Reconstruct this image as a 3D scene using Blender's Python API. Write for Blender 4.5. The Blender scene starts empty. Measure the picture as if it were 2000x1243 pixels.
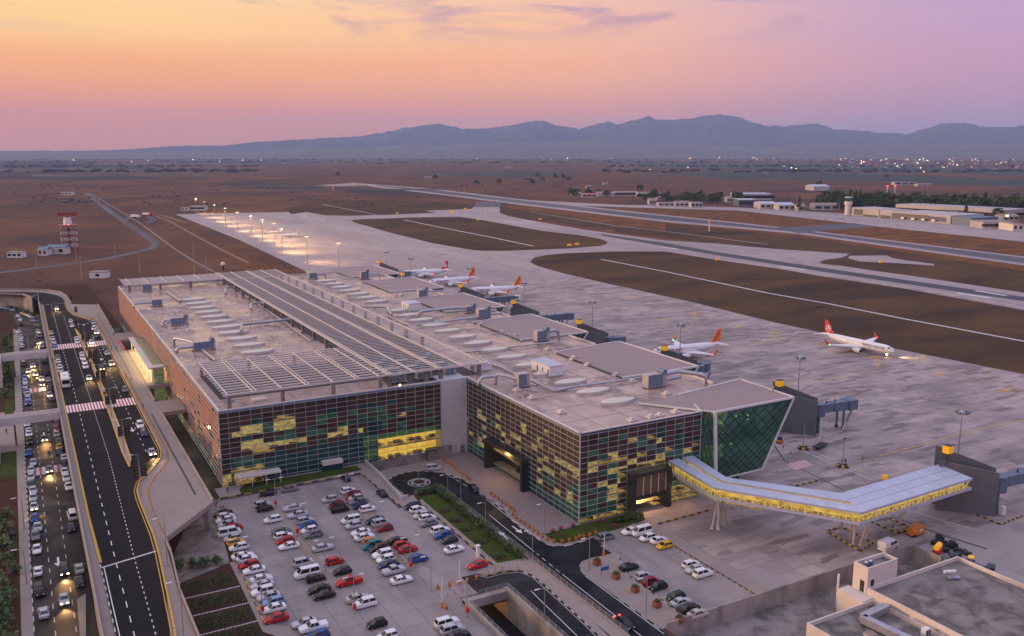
import bpy, bmesh, math, random
from math import sin, cos, pi, radians, atan2, hypot
from mathutils import Vector, Matrix
rnd = random.Random(7)
sc = bpy.context.scene
# ------------------------------------------------------------------ camera
FPX, PITCH, AZ, CH = 1732.0, 0.1849, 0.5073, 85.0
Fv = Vector((sin(AZ)*cos(PITCH), cos(AZ)*cos(PITCH), -sin(PITCH)))
Rv = Vector((cos(AZ), -sin(AZ), 0)); Uv = Rv.cross(Fv)
cd = bpy.data.cameras.new('camera'); cam = bpy.data.objects.new('camera', cd)
sc.collection.objects.link(cam); sc.camera = cam
cd.sensor_width = 36; cd.lens = FPX/2000*36; cd.clip_start = 1; cd.clip_end = 90000
cam.matrix_world = Matrix(((Rv.x, Uv.x, -Fv.x, 0), (Rv.y, Uv.y, -Fv.y, 0), (Rv.z, Uv.z, -Fv.z, CH), (0, 0, 0, 1)))
# ------------------------------------------------------------------ render, view
sc.render.engine = 'CYCLES'
sc.view_settings.view_transform = 'Standard'; sc.view_settings.look = 'None'
sc.view_settings.exposure = 0.0; sc.view_settings.gamma = 1.0
cy = sc.cycles
cy.max_bounces = 5; cy.diffuse_bounces = 2; cy.glossy_bounces = 2; cy.transmission_bounces = 3
cy.transparent_max_bounces = 10; cy.volume_bounces = 0; cy.use_denoising = True
cy.sample_clamp_indirect = 3.0; cy.sample_clamp_direct = 0; cy.caustics_reflective = False; cy.caustics_refractive = False
def lin(c):
    c = c/255.0
    return c/12.92 if c <= .04045 else ((c+.055)/1.055)**2.4
def RGB(r, g, b): return (lin(r), lin(g), lin(b), 1)
# ------------------------------------------------------------------ world: dusk sky, sun just below the western horizon
SUN_AZ = radians(-52)
w = bpy.data.worlds.new('World'); sc.world = w; w.use_nodes = True
nt = w.node_tree; N = nt.nodes; L = nt.links; N.clear()
def nd(t, **k):
    n = N.new(t)
    for a, v in k.items(): setattr(n, a, v)
    return n
def mth(op, a, b=None, clamp=False):
    n = nd('ShaderNodeMath', operation=op, use_clamp=clamp)
    for i, v in enumerate((a, b)):
        if v is None: continue
        if isinstance(v, (int, float)): n.inputs[i].default_value = v
        else: L.new(v, n.inputs[i])
    return n.outputs[0]
tc = nd('ShaderNodeTexCoord'); sx = nd('ShaderNodeSeparateXYZ'); L.new(tc.outputs['Generated'], sx.inputs[0])
X, Y, Z = sx.outputs
hl = mth('SQRT', mth('ADD', mth('MULTIPLY', X, X), mth('MULTIPLY', Y, Y)))
dt = mth('DIVIDE', mth('ADD', mth('MULTIPLY', X, sin(SUN_AZ)), mth('MULTIPLY', Y, cos(SUN_AZ))), mth('MAXIMUM', hl, .001))
elev = mth('MAXIMUM', Z, 0.0)
def ramp(stops, fac):
    r = nd('ShaderNodeValToRGB'); cr = r.color_ramp; cr.interpolation = 'EASE'
    while len(cr.elements) < len(stops): cr.elements.new(.5)
    for e, (p, c) in zip(cr.elements, stops): e.position = p; e.color = RGB(*c)
    L.new(fac, r.inputs[0]); return r.outputs[0]
ef = mth('POWER', elev, .5)     # spreads the low sky
SKY_WARM = [(0, (236, 142, 88)), (.2, (255, 144, 70)), (.29, (255, 168, 82)), (.36, (255, 204, 124)), (.42, (252, 216, 158)), (.6, (246, 220, 196)), (.8, (208, 204, 220)), (1, (190, 196, 224))]
SKY_MID = [(0, (216, 140, 120)), (.2, (246, 152, 110)), (.29, (252, 174, 116)), (.36, (248, 184, 138)), (.42, (234, 186, 160)), (.6, (222, 204, 212)), (.8, (198, 198, 222)), (1, (190, 196, 224))]
SKY_COOL = [(0, (168, 132, 165)), (.2, (190, 138, 160)), (.29, (196, 144, 172)), (.36, (188, 148, 184)), (.42, (172, 148, 194)), (.6, (176, 164, 210)), (.8, (184, 182, 220)), (1, (190, 196, 224))]
def smooth(a, b, v):
    n = nd('ShaderNodeMapRange', interpolation_type='SMOOTHSTEP')
    n.inputs[1].default_value = a; n.inputs[2].default_value = b; L.new(v, n.inputs[0]); return n.outputs[0]
def mixc(f, a, b, bt='MIX'):
    n = nd('ShaderNodeMix', data_type='RGBA', blend_type=bt)
    if isinstance(f, (int, float)): n.inputs[0].default_value = f
    else: L.new(f, n.inputs[0])
    for i, v in ((6, a), (7, b)):
        if isinstance(v, tuple): n.inputs[i].default_value = v
        else: L.new(v, n.inputs[i])
    return n.outputs[2]
col = mixc(smooth(-.34, .16, dt), ramp(SKY_COOL, ef), ramp(SKY_MID, ef))
col = mixc(smooth(.05, .60, dt), col, ramp(SKY_WARM, ef))
# thin mauve cloud wisps low in the sky
cv = nd('ShaderNodeCombineXYZ')
L.new(mth('MULTIPLY', mth('DIVIDE', X, mth('ADD', Z, .10)), 1.0), cv.inputs[0]); L.new(mth('MULTIPLY', mth('DIVIDE', Y, mth('ADD', Z, .10)), 1.0), cv.inputs[1]); cv.inputs[2].default_value = 7.7
nz = nd('ShaderNodeTexNoise'); nz.inputs['Scale'].default_value = 1.1; nz.inputs['Detail'].default_value = 8; nz.inputs['Roughness'].default_value = .6; nz.inputs['Distortion'].default_value = 1.1
L.new(cv.outputs[0], nz.inputs[0])
cl = mth('MULTIPLY', smooth(.50, .66, nz.outputs[0]), smooth(.105, .155, Z))
cl = mth('MULTIPLY', cl, .7)
col = mixc(cl, col, RGB(146, 116, 162))
bg = nd('ShaderNodeBackground'); L.new(mth('ADD', 1.24, mth('MULTIPLY', smooth(.22, .65, Z), .36)), bg.inputs['Strength']); L.new(col, bg.inputs[0])  # sky strength raised overhead to add fill light on the ground
nis = nd('ShaderNodeTexSky', sky_type='NISHITA', sun_disc=False); nis.sun_elevation = radians(1.0); nis.sun_rotation = SUN_AZ; nis.air_density = 1.6; nis.dust_density = 2.0
bg2 = nd('ShaderNodeBackground'); bg2.inputs['Strength'].default_value = .05; L.new(nis.outputs[0], bg2.inputs[0])
ad = nd('ShaderNodeAddShader'); L.new(bg.outputs[0], ad.inputs[0]); L.new(bg2.outputs[0], ad.inputs[1])
wo = nd('ShaderNodeOutputWorld'); L.new(ad.outputs[0], wo.inputs[0])
# last glow of the sunset as a very soft, weak sun
sd = bpy.data.lights.new('sun', 'SUN'); sd.energy = 4.5; sd.angle = radians(14); sd.color = (1, .60, .34)
so = bpy.data.objects.new('sun', sd); sc.collection.objects.link(so)
se = radians(5.5); sdir = Vector((sin(SUN_AZ)*cos(se), cos(SUN_AZ)*cos(se), sin(se)))
so.rotation_euler = sdir.to_track_quat('Z', 'Y').to_euler()
# ------------------------------------------------------------------ helpers
def ray(px, py): return Fv + Rv*((px-1000)/FPX) - Uv*((py-621.5)/FPX)
def G(px, py, z=0.0):
    "point at height z seen at a place of the survey photograph"
    d = ray(px, py); t = (z-CH)/d.z; return (d.x*t, d.y*t)
def PY(px, py, yy):
    d = ray(px, py); t = yy/d.y; return (d.x*t, CH+d.z*t)
def GT(x0, y0, s, pts, z): return [G(x0+a/s, y0+b/s, z) for a, b in pts]
class MB:
    def __init__(s): s.v = []; s.f = []; s.m = []; s.sm = []
    def add(s, vs, fs, m=0, sm=False):
        o = len(s.v); s.v += [tuple(v) for v in vs]
        for f in fs: s.f.append(tuple(i+o for i in f)); s.m.append(m); s.sm.append(sm)
        return s
    def box(s, x0, x1, y0, y1, z0, z1, m=0):
        return s.add([(x0,y0,z0),(x1,y0,z0),(x1,y1,z0),(x0,y1,z0),(x0,y0,z1),(x1,y0,z1),(x1,y1,z1),(x0,y1,z1)],
              [(0,3,2,1),(4,5,6,7),(0,1,5,4),(1,2,6,5),(2,3,7,6),(3,0,4,7)], m)
    def quad(s, pts, m=0): return s.add(pts, [tuple(range(len(pts)))], m)
    def prism(s, poly, z0, z1, m=0, mt=None, top=True):
        a = sum(poly[i][0]*poly[(i+1) % len(poly)][1]-poly[(i+1) % len(poly)][0]*poly[i][1] for i in range(len(poly)))
        if a < 0: poly = poly[::-1]
        n = len(poly)
        s.add([(p[0], p[1], z0) for p in poly]+[(p[0], p[1], z1) for p in poly], [(i, (i+1) % n, n+(i+1) % n, n+i) for i in range(n)], m)
        if top: s.add([(p[0], p[1], z1) for p in poly], [tuple(range(n))], m if mt is None else mt)
        return s
    def bar(s, p, q, wd, ht, m=0, up=(0, 0, 1)):
        p = Vector(p); q = Vector(q); d = (q-p).normalized(); u = Vector(up)
        if abs(d.dot(u)) > .98: u = Vector((0, 1, 0))
        r = d.cross(u).normalized()*wd/2; u = r.cross(d).normalized()*ht/2
        vs = [p-r-u, p+r-u, p+r+u, p-r+u, q-r-u, q+r-u, q+r+u, q-r+u]
        return s.add(vs, [(0,1,2,3),(7,6,5,4),(0,4,5,1),(1,5,6,2),(2,6,7,3),(3,7,4,0)], m)
    def cyl(s, x, y, z0, z1, r, r2=None, n=8, m=0, sm=True):
        r2 = r if r2 is None else r2
        vs = [(x+cos(2*pi*i/n)*r, y+sin(2*pi*i/n)*r, z0) for i in range(n)]+[(x+cos(2*pi*i/n)*r2, y+sin(2*pi*i/n)*r2, z1) for i in range(n)]
        s.add(vs, [(i, (i+1) % n, n+(i+1) % n, n+i) for i in range(n)], m, sm)
        return s.add(vs[n:], [tuple(range(n))], m)
    def tube(s, path, r, n=8, m=0, caps=True):
        P = [Vector(p) for p in path]; rings = []
        for i, p in enumerate(P):
            d = ((P[i]-P[i-1]).normalized() if i else Vector()) + ((P[i+1]-P[i]).normalized() if i < len(P)-1 else Vector())
            d.normalize(); u = Vector((0, 0, 1)) if abs(d.z) < .9 else Vector((0, 1, 0))
            a = d.cross(u).normalized(); b = a.cross(d).normalized()
            rr = r[i] if isinstance(r, (list, tuple)) else r
            k = 1.0
            if 0 < i < len(P)-1:
                c = (P[i]-P[i-1]).normalized().dot((P[i+1]-P[i]).normalized()); k = 1
            rings.append([p+(a*cos(2*pi*j/n)+b*sin(2*pi*j/n))*rr*k for j in range(n)])
        vs = [v for R_ in rings for v in R_]
        fs = [(i*n+j, i*n+(j+1) % n, (i+1)*n+(j+1) % n, (i+1)*n+j) for i in range(len(P)-1) for j in range(n)]
        s.add(vs, fs, m, True)
        if caps: s.add(rings[0], [tuple(range(n))[::-1]], m); s.add(rings[-1], [tuple(range(n))], m)
        return s
    def mesh(s, name, mats):
        me = bpy.data.meshes.new(name); me.from_pydata(s.v, [], s.f)
        for m in (mats if isinstance(mats, (list, tuple)) else [mats]): me.materials.append(m)
        me.polygons.foreach_set('material_index', s.m); me.polygons.foreach_set('use_smooth', s.sm)
        me.update(); return me
COL = sc.collection
def ob(name, me, parent=None, loc=None, rz=0, sc_=None, kind=None, color=None):
    o = bpy.data.objects.new(name, me); COL.objects.link(o)
    if parent: o.parent = parent
    if loc is not None: o.location = loc
    if rz: o.rotation_euler = (0, 0, rz)
    if sc_: o.scale = sc_
    if kind: o['kind'] = kind
    if color: o.color = color
    return o
def tag(o, label, cat, group=None):
    o['label'] = label; o['category'] = cat
    if group: o['group'] = group
    return o
def thing(name, label, cat, loc=(0, 0, 0), rz=0, group=None):
    return tag(ob(name, None, None, loc, rz), label, cat, group)
def build(mb, name, mats, parent=None, **k): return ob(name, mb.mesh(name, mats), parent, **k)
def clone(o, parent=None, **k):
    c = o.copy(); COL.objects.link(c); c.parent = parent
    for ch in o.children: clone(ch, c)
    return c
ONES = 'zero first second third fourth fifth sixth seventh eighth ninth tenth eleventh twelfth thirteenth fourteenth fifteenth sixteenth seventeenth eighteenth nineteenth'.split()
TENS = {2: 'twenty', 3: 'thirty', 4: 'forty', 5: 'fifty', 6: 'sixty', 7: 'seventy', 8: 'eighty', 9: 'ninety'}
TENTH = {2: 'twentieth', 3: 'thirtieth', 4: 'fortieth', 5: 'fiftieth', 6: 'sixtieth', 7: 'seventieth', 8: 'eightieth', 9: 'ninetieth'}
def nth(n):
    if n < 20: return ONES[n]
    t, u = divmod(n, 10)
    if t > 9: return 'hundred-and-'+(nth(n-100) if n > 100 else 'zeroth')
    return TENTH[t] if u == 0 else TENS[t]+'-'+ONES[u]
# ------------------------------------------------------------------ materials
def mat(name, base=(.5, .5, .5), rough=.7, metal=0., var=None, scale=1., vf=.5, var2=None, scale2=.1, bump=0., bscale=20., spec=None, stretch=None, emis=None, es=0., rvar=None, rand=None, alpha=None, objcol=False, isl=0., cells=None):
    """principled material; var/var2 mixed in through object-space noise, isl = brightness change per separate piece"""
    m = bpy.data.materials.new(name); m.use_nodes = True; t = m.node_tree; n = t.nodes; l = t.links
    b = n['Principled BSDF']
    b.inputs['Roughness'].default_value = rough; b.inputs['Metallic'].default_value = metal
    if spec is not None: b.inputs['Specular IOR Level'].default_value = spec
    c4 = lambda c: (c[0], c[1], c[2], 1)
    b.inputs['Base Color'].default_value = c4(base)
    tcn = n.new('ShaderNodeTexCoord'); gp = n.new('ShaderNodeNewGeometry'); co = gp.outputs['Position']
    if stretch:
        mp = n.new('ShaderNodeMapping'); mp.inputs['Scale'].default_value = stretch; l.new(co, mp.inputs[0]); co = mp.outputs[0]
    def noise(s, det=4, r=.6, d=0.):
        q = n.new('ShaderNodeTexNoise'); q.inputs['Scale'].default_value = s; q.inputs['Detail'].default_value = det; q.inputs['Roughness'].default_value = r; q.inputs['Distortion'].default_value = d
        l.new(co, q.inputs[0]); return q.outputs[0]
    def mr(v, a, b_, c=0, d=1):
        q = n.new('ShaderNodeMapRange'); l.new(v, q.inputs[0])
        for i, x in enumerate((a, b_, c, d)): q.inputs[i+1].default_value = x
        return q.outputs[0]
    def mx(f, a, b_, bt='MIX'):
        q = n.new('ShaderNodeMix'); q.data_type = 'RGBA'; q.blend_type = bt
        if isinstance(f, float): q.inputs[0].default_value = f
        else: l.new(f, q.inputs[0])
        for i, v in ((6, a), (7, b_)):
            if isinstance(v, tuple): q.inputs[i].default_value = v
            else: l.new(v, q.inputs[i])
        return q.outputs[2]
    c = c4(base)
    if objcol:
        oi = n.new('ShaderNodeObjectInfo'); c = oi.outputs['Color']; l.new(c, b.inputs['Base Color'])
    if var is not None:
        nv = noise(scale, 6, .62, .3); c = mx(mr(nv, .5-vf*.35, .5+vf*.35), c, c4(var)); l.new(c, b.inputs['Base Color'])
    if var2 is not None:
        c = mx(mr(noise(scale2, 5, .6, .6), .42, .62), c, c4(var2)); l.new(c, b.inputs['Base Color'])
    if cells:   # (size x, size y, dark colour, share)
        mp2 = n.new('ShaderNodeMapping'); mp2.inputs['Scale'].default_value = (1/cells[0], 1/cells[1], .001); l.new(gp.outputs['Position'], mp2.inputs[0])
        vo = n.new('ShaderNodeTexVoronoi'); vo.distance = 'CHEBYCHEV'; vo.inputs['Scale'].default_value = 1; vo.inputs['Randomness'].default_value = .85; l.new(mp2.outputs[0], vo.inputs[0])
        bw = n.new('ShaderNodeSeparateColor'); l.new(vo.outputs['Color'], bw.inputs[0])
        c = mx(mr(bw.outputs[0], 1-cells[3]*1.6, 1-cells[3]*.8, 0, .85), c, c4(cells[2])); l.new(c, b.inputs['Base Color'])
    if isl:
        oi2 = n.new('ShaderNodeObjectInfo'); am = n.new('ShaderNodeMath'); am.operation = 'ADD'; l.new(gp.outputs['Random Per Island'], am.inputs[0]); l.new(oi2.outputs['Random'], am.inputs[1]); fm = n.new('ShaderNodeMath'); fm.operation = 'FRACT'; l.new(am.outputs[0], fm.inputs[0]); q = n.new('ShaderNodeHueSaturation'); l.new(mr(fm.outputs[0], 0, 1, 1-isl, 1+isl), q.inputs['Value'])
        if isinstance(c, tuple): q.inputs['Color'].default_value = c
        else: l.new(c, q.inputs['Color'])
        c = q.outputs[0]; l.new(c, b.inputs['Base Color'])
    if rvar is not None:
        l.new(mr(noise(rvar[2] if len(rvar) > 2 else scale*1.3, 5, .6, .4), .42, .6, rvar[0], rvar[1]), b.inputs['Roughness'])
    if bump:
        bp = n.new('ShaderNodeBump'); bp.inputs['Strength'].default_value = bump; bp.inputs['Distance'].default_value = .1
        l.new(noise(bscale, 4), bp.inputs['Height']); l.new(bp.outputs[0], b.inputs['Normal'])
    if emis is not None:
        b.inputs['Emission Color'].default_value = c4(emis); b.inputs['Emission Strength'].default_value = es
    m['_c'] = 1
    return m
def glow(name, c, s):
    m = bpy.data.materials.new(name); m.use_nodes = True; t = m.node_tree; t.nodes.clear()
    e = t.nodes.new('ShaderNodeEmission'); e.inputs[0].default_value = (c[0], c[1], c[2], 1); e.inputs[1].default_value = s
    o = t.nodes.new('ShaderNodeOutputMaterial'); t.links.new(e.outputs[0], o.inputs[0]); return m
def glass(name, tint, dif, clear=.6, rough=.06):
    """window glass: part see-through, part tinted body, sky reflection on top"""
    m = bpy.data.materials.new(name); m.use_nodes = True; t = m.node_tree; n = t.nodes; l = t.links; n.clear()
    tr = n.new('ShaderNodeBsdfTransparent'); tr.inputs[0].default_value = (*tint, 1)
    df = n.new('ShaderNodeBsdfDiffuse'); df.inputs[0].default_value = (*dif, 1)
    gl = n.new('ShaderNodeBsdfGlossy'); gl.inputs[0].default_value = (.9, .95, 1, 1); gl.inputs['Roughness'].default_value = rough
    lw = n.new('ShaderNodeLayerWeight'); lw.inputs[0].default_value = .5
    pw = n.new('ShaderNodeMath'); pw.operation = 'POWER'; l.new(lw.outputs['Facing'], pw.inputs[0]); pw.inputs[1].default_value = 4.0
    fr = n.new('ShaderNodeMapRange'); l.new(pw.outputs[0], fr.inputs[0]); fr.inputs[3].default_value = .05; fr.inputs[4].default_value = .8
    a = n.new('ShaderNodeMixShader'); a.inputs[0].default_value = clear; l.new(df.outputs[0], a.inputs[1]); l.new(tr.outputs[0], a.inputs[2])
    b = n.new('ShaderNodeMixShader'); l.new(fr.outputs[0], b.inputs[0]); l.new(a.outputs[0], b.inputs[1]); l.new(gl.outputs[0], b.inputs[2])
    o = n.new('ShaderNodeOutputMaterial'); l.new(b.outputs[0], o.inputs[0]); return m
M = {}
M['soil'] = mat('plain soil', (.115, .052, .034), .95, var=(.17, .085, .045), scale=.02, var2=(.075, .045, .038), scale2=.0045, bump=.3, bscale=.6, spec=.05)
M['infield'] = mat('infield soil', (.082, .049, .026), .95, var=(.12, .070, .033), scale=.05, vf=.8, var2=(.055, .037, .026), scale2=.02, stretch=(.35, 1, 1), bump=.3, bscale=1, spec=.05)
M['rust'] = mat('rusty dry grass', (.15, .062, .022), .95, var=(.085, .05, .03), scale=.03, vf=.5, var2=(.2, .085, .03), scale2=.08, stretch=(.4, 1, 1), bump=.3, bscale=1, spec=.05)
M['conc'] = mat('apron concrete', (.33, .258, .24), .8, var=(.40, .318, .295), scale=.22, vf=.7, var2=(.22, .175, .165), scale2=.085, rvar=(.6, .9, .05), isl=.15, stretch=(.3, 1, 1), cells=(7.5, 2.2, (.17, .13, .12), .12))
M['concdark'] = mat('joint filler', (.07, .06, .06), .9)
M['concflat'] = mat('far concrete', (.36, .295, .28), .75, var=(.30, .245, .235), scale=.03, vf=.8, var2=(.27, .22, .22), scale2=.012, stretch=(1, .3, 1), rvar=(.6, .85), cells=(7, 6, (.24, .2, .19), .08))
M['lot'] = mat('car park concrete', (.31, .262, .25), .75, var=(.255, .213, .205), scale=.25, vf=.8, var2=(.2, .165, .16), scale2=.09, rvar=(.5, .85, .12), isl=.06, stretch=(1, .35, 1))
M['asphalt'] = mat('asphalt', (.013, .0115, .013), .85, var=(.018, .016, .018), scale=.3, vf=.8, var2=(.011, .010, .012), scale2=.07, bump=.15, bscale=8, spec=.12)
M['wetasphalt'] = mat('damp asphalt', (.013, .0125, .015), .7, var=(.021, .020, .023), scale=.25, vf=.6, var2=(.007, .007, .009), scale2=.14, rvar=(.5, .85, .16), spec=.18)
M['brownasphalt'] = mat('worn asphalt', (.030, .0235, .022), .8, var=(.023, .018, .018), scale=.25, vf=.7, rvar=(.6, .85, .1), spec=.3)
M['runway'] = mat('runway asphalt', (.085, .085, .10), .75, var=(.055, .057, .07), scale=.03, vf=.8, var2=(.12, .115, .13), scale2=.02, stretch=(1, .15, 1), spec=.2)
M['rubber'] = mat('rubber marks', (.05, .052, .066), .75, var=(.075, .075, .09), scale=.05, vf=.8, spec=.2)
M['kerb'] = mat('kerb stone', (.33, .275, .245), .85, var=(.25, .21, .19), scale=.8)
M['walk'] = mat('pale paving', (.31, .245, .21), .85, var=(.24, .19, .165), scale=.4, vf=.7, isl=.05, var2=(.27, .225, .2), scale2=.12, stretch=(.5, 1, 1))
M['paver'] = mat('brick paving', (.27, .20, .19), .75, var=(.22, .17, .165), scale=.5, isl=.12)
M['white'] = mat('white paint', (.75, .74, .73), .5, var=(.62, .61, .6), scale=1.5)
M['wpaint'] = mat('worn white line', (.62, .60, .58), .6, var=(.4, .38, .37), scale=.6, vf=1)
M['ypaint'] = mat('yellow line', (.60, .33, .03), .6, var=(.42, .24, .04), scale=.9, vf=1)
M['rpaint'] = mat('red paint', (.42, .03, .05), .6, var=(.3, .03, .05), scale=.8)
M['bpaint'] = mat('black paint', (.025, .025, .028), .6)
M['grass'] = mat('lawn', (.040, .068, .010), .95, var=(.065, .088, .016), scale=.6, vf=.9, var2=(.045, .05, .016), scale2=.3, bump=.5, bscale=15, spec=.05)
M['earth'] = mat('bed earth', (.075, .038, .025), .95, var=(.05, .028, .02), scale=.5, vf=.9, bump=.5, bscale=6, spec=.05)
M['roof'] = mat('wet roof membrane', (.34, .25, .215), .6, var=(.40, .30, .26), scale=.12, vf=.7, var2=(.2, .14, .125), scale2=.06, rvar=(.16, .75, .12), stretch=(1, .55, 1), bump=.15, bscale=1.5, cells=(2.2, 3.4, (.40, .30, .265), .3))
M['roofdry'] = mat('roof membrane', (.30, .225, .215), .8, var=(.27, .2, .195), scale=.4, vf=.6)
M['cement'] = mat('cement render', (.22, .19, .175), .9, var=(.28, .245, .225), scale=.3, vf=.9, var2=(.12, .105, .095), scale2=.22, bump=.2, bscale=5, spec=.1)
M['cementwarm'] = mat('cast concrete', (.36, .31, .28), .8, var=(.28, .24, .22), scale=.5, vf=.8, var2=(.2, .17, .155), scale2=.22, stretch=(1, 1, .5))
M['rail'] = mat('rail aluminium', (.40, .41, .43), .45)
M['frame'] = mat('white aluminium', (.62, .61, .60), .4, spec=.5)
M['steel'] = mat('white steel', (.60, .54, .50), .5, var=(.5, .45, .42), scale=.3)
M['galv'] = mat('galvanised metal', (.45, .45, .47), .38, .6, var=(.36, .36, .38), scale=.6)
M['zinc'] = mat('bluish sheet roof', (.46, .50, .60), .45, .15, var=(.40, .44, .54), scale=.5, isl=.05)
M['ahu'] = mat('grey blue unit', (.13, .20, .27), .5, .1, var=(.10, .16, .22), scale=.8)
M['ahul'] = mat('pale unit side', (.42, .38, .37), .5, .1, var=(.34, .31, .3), scale=.8)
M['dark'] = mat('dark cladding', (.018, .021, .024), .4, var=(.028, .03, .033), scale=.5)
M['black'] = mat('black rubber', (.012, .012, .012), .6)
M['fin'] = mat('grey wall panel', (.125, .135, .15), .7, var=(.10, .10, .105), scale=.3, vf=.6)
M['jet'] = mat('jet bridge blue grey', (.10, .15, .20), .5, var=(.08, .12, .165), scale=.5)
M['brown'] = mat('brown panel', (.062, .036, .023), .5, var=(.045, .027, .018), scale=.25, vf=.6, isl=.3, spec=.25)
M['orange'] = mat('terracotta panel', (.29, .095, .045), .6, var=(.2, .07, .032), scale=.3, isl=.15)
M['whiteclad'] = mat('white cladding', (.50, .49, .52), .55, var=(.43, .42, .45), scale=.5, vf=.8, isl=.03)
M['cream'] = mat('cream render', (.66, .58, .53), .8, var=(.58, .5, .45), scale=.3)
M['teal'] = glass('teal glass', (.36, .68, .66), (.014, .078, .074), .42)
M['bronze'] = glass('bronze screen glass', (.55, .38, .2), (.06, .036, .02), .38)
M['dusty'] = mat('dusty track', (.24, .19, .17), .9, var=(.16, .12, .1), scale=.05, vf=.7)
M['farwhite'] = mat('distant white wall', (.46, .44, .43), .8, var=(.36, .34, .33), scale=.1)
M['clear'] = glass('clear glass', (.9, .93, .85), (.02, .04, .03), .88)
M['canopyglass'] = glass('canopy glass', (.85, .9, .7), (.13, .14, .10), .5, .15)
M['skylight'] = mat('skylight polycarbonate', (.62, .58, .45), .35, var=(.52, .50, .38), scale=.6, vf=.7)
M['inside'] = mat('dim room', (.14, .13, .11), .8)
M['floorin'] = mat('room floor', (.2, .19, .17), .6)
M['ctrunk'] = mat('bark', (.06, .042, .03), .9, var=(.04, .03, .02), scale=3)
M['leaf'] = mat('dark leaves', (.028, .060, .016), .8, var=(.045, .085, .022), scale=1.5, vf=.9, isl=.35)
M['leaf2'] = mat('olive leaves', (.06, .085, .022), .8, var=(.085, .10, .03), scale=1.5, vf=.9, isl=.35)
M['flower'] = mat('magenta blossom', (.30, .02, .12), .7)
M['orangep'] = mat('orange plastic', (.60, .20, .02), .5)
M['red'] = mat('red paint metal', (.5, .02, .015), .45)
M['yellow'] = mat('yellow sign', (.8, .38, .01), .5, emis=(1, .5, .02), es=.25)
M['blue'] = mat('plain blue', (.02, .11, .30), .5)
M['litwin'] = None
def lit_mat(name, c1, c2, s, scale=.6):
    "lit room surfaces: a light giving wall with furniture-like variation"
    m = bpy.data.materials.new(name); m.use_nodes = True; t = m.node_tree; n = t.nodes; l = t.links; n.clear()
    tcn = n.new('ShaderNodeTexCoord'); br = n.new('ShaderNodeTexNoise'); br.inputs['Scale'].default_value = scale; br.inputs['Detail'].default_value = 3
    mp = n.new('ShaderNodeMapping'); mp.inputs['Scale'].default_value = (1, 1, 2.2); l.new(tcn.outputs['Object'], mp.inputs[0]); l.new(mp.outputs[0], br.inputs[0])
    vr = n.new('ShaderNodeTexVoronoi'); vr.distance = 'CHEBYCHEV'; vr.inputs['Scale'].default_value = scale*1.4; l.new(mp.outputs[0], vr.inputs[0])
    r = n.new('ShaderNodeValToRGB'); r.color_ramp.elements[0].position = .36; r.color_ramp.elements[1].position = .62
    r.color_ramp.elements[0].color = (*c2, 1); r.color_ramp.elements[1].color = (*c1, 1); l.new(br.outputs[0], r.inputs[0])
    mx = n.new('ShaderNodeMix'); mx.data_type = 'RGBA'; mx.blend_type = 'MULTIPLY'; mx.inputs[0].default_value = .28
    l.new(r.outputs[0], mx.inputs[6]); l.new(vr.outputs['Color'], mx.inputs[7])
    bw = n.new('ShaderNodeRGBToBW'); l.new(vr.outputs['Color'], bw.inputs[0]); l.new(bw.outputs[0], mx.inputs[7])
    e = n.new('ShaderNodeEmission'); e.inputs[1].default_value = s; l.new(mx.outputs[2], e.inputs[0])
    o = n.new('ShaderNodeOutputMaterial'); l.new(e.outputs[0], o.inputs[0]); return m
M['lit'] = lit_mat('lit room wall', (1, .70, .26), (.38, .22, .06), .8, .7)
M['lithall'] = lit_mat('bright hall', (1, .62, .10), (.85, .45, .06), 1.4, .35)
M['litgreen'] = lit_mat('cool lit room', (.75, .80, .28), (.25, .32, .12), .75)
M['lamp'] = glow('warm lamp', (1, .62, .25), 14)
M['ceil'] = glow('ceiling lamp', (1, .72, .25), 5)
M['red_l'] = glow('red beacon', (1, .03, .02), 12)
M['green_l'] = glow('green light', (.05, 1, .35), 6)
M['head_l'] = glow('headlamp', (1, .60, .25), 34)
M['headoff'] = mat('headlamp lens', (.6, .6, .62), .2)
M['tail'] = mat('tail lamp', (.3, .01, .01), .3)
M['paint'] = mat('car paint', (.5, .5, .5), .25, objcol=True, spec=.22)
M['carglass'] = mat('car glass', (.015, .018, .022), .12, spec=.7)
M['trim'] = mat('grey trim', (.2, .2, .21), .5)
# ================================================================== SETTING
B = -2.0     # level of apron, plaza and plain; car park and arrivals road lie at 0, departures deck at 8
def S(name, mb, mats, **k): return build(mb, name, mats, kind='structure', **k)
HOLES = [(98.6, 167.6, -100, 118.2), (68.6, 77.4, -100, 142)]
def ground():
    xs = [-45000, 68.6, 77.4, 98.6, 167.6, 45000]; ys = [-3000, -100, 118.2, 142, 45000]
    mb = MB()
    for i in range(len(xs)-1):
        for j in range(len(ys)-1):
            cx, cy_ = (xs[i]+xs[i+1])/2, (ys[j]+ys[j+1])/2
            if any(a < cx < b and c < cy_ < d for a, b, c, d in HOLES): continue
            mb.quad([(xs[i], ys[j], B-.06), (xs[i+1], ys[j], B-.06), (xs[i+1], ys[j+1], B-.06), (xs[i], ys[j+1], B-.06)])
    S('ground', mb, M['soil'])
ground()
def flat(name, poly, z, m, stuff=False, kind='structure', th=0.0):
    mb = MB()
    if th: mb.prism(poly, z-th, z)
    else: mb.quad([(p[0], p[1], z) for p in poly])
    me = mb.mesh(name, m); bm = bmesh.new(); bm.from_mesh(me)
    bmesh.ops.triangulate(bm, faces=[f for f in bm.faces if len(f.verts) > 4])
    for f in bm.faces:
        if f.normal.z < -.5 and not th: f.normal_flip()
    bm.to_mesh(me); bm.free()
    return ob(name, me, kind=kind)
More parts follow.
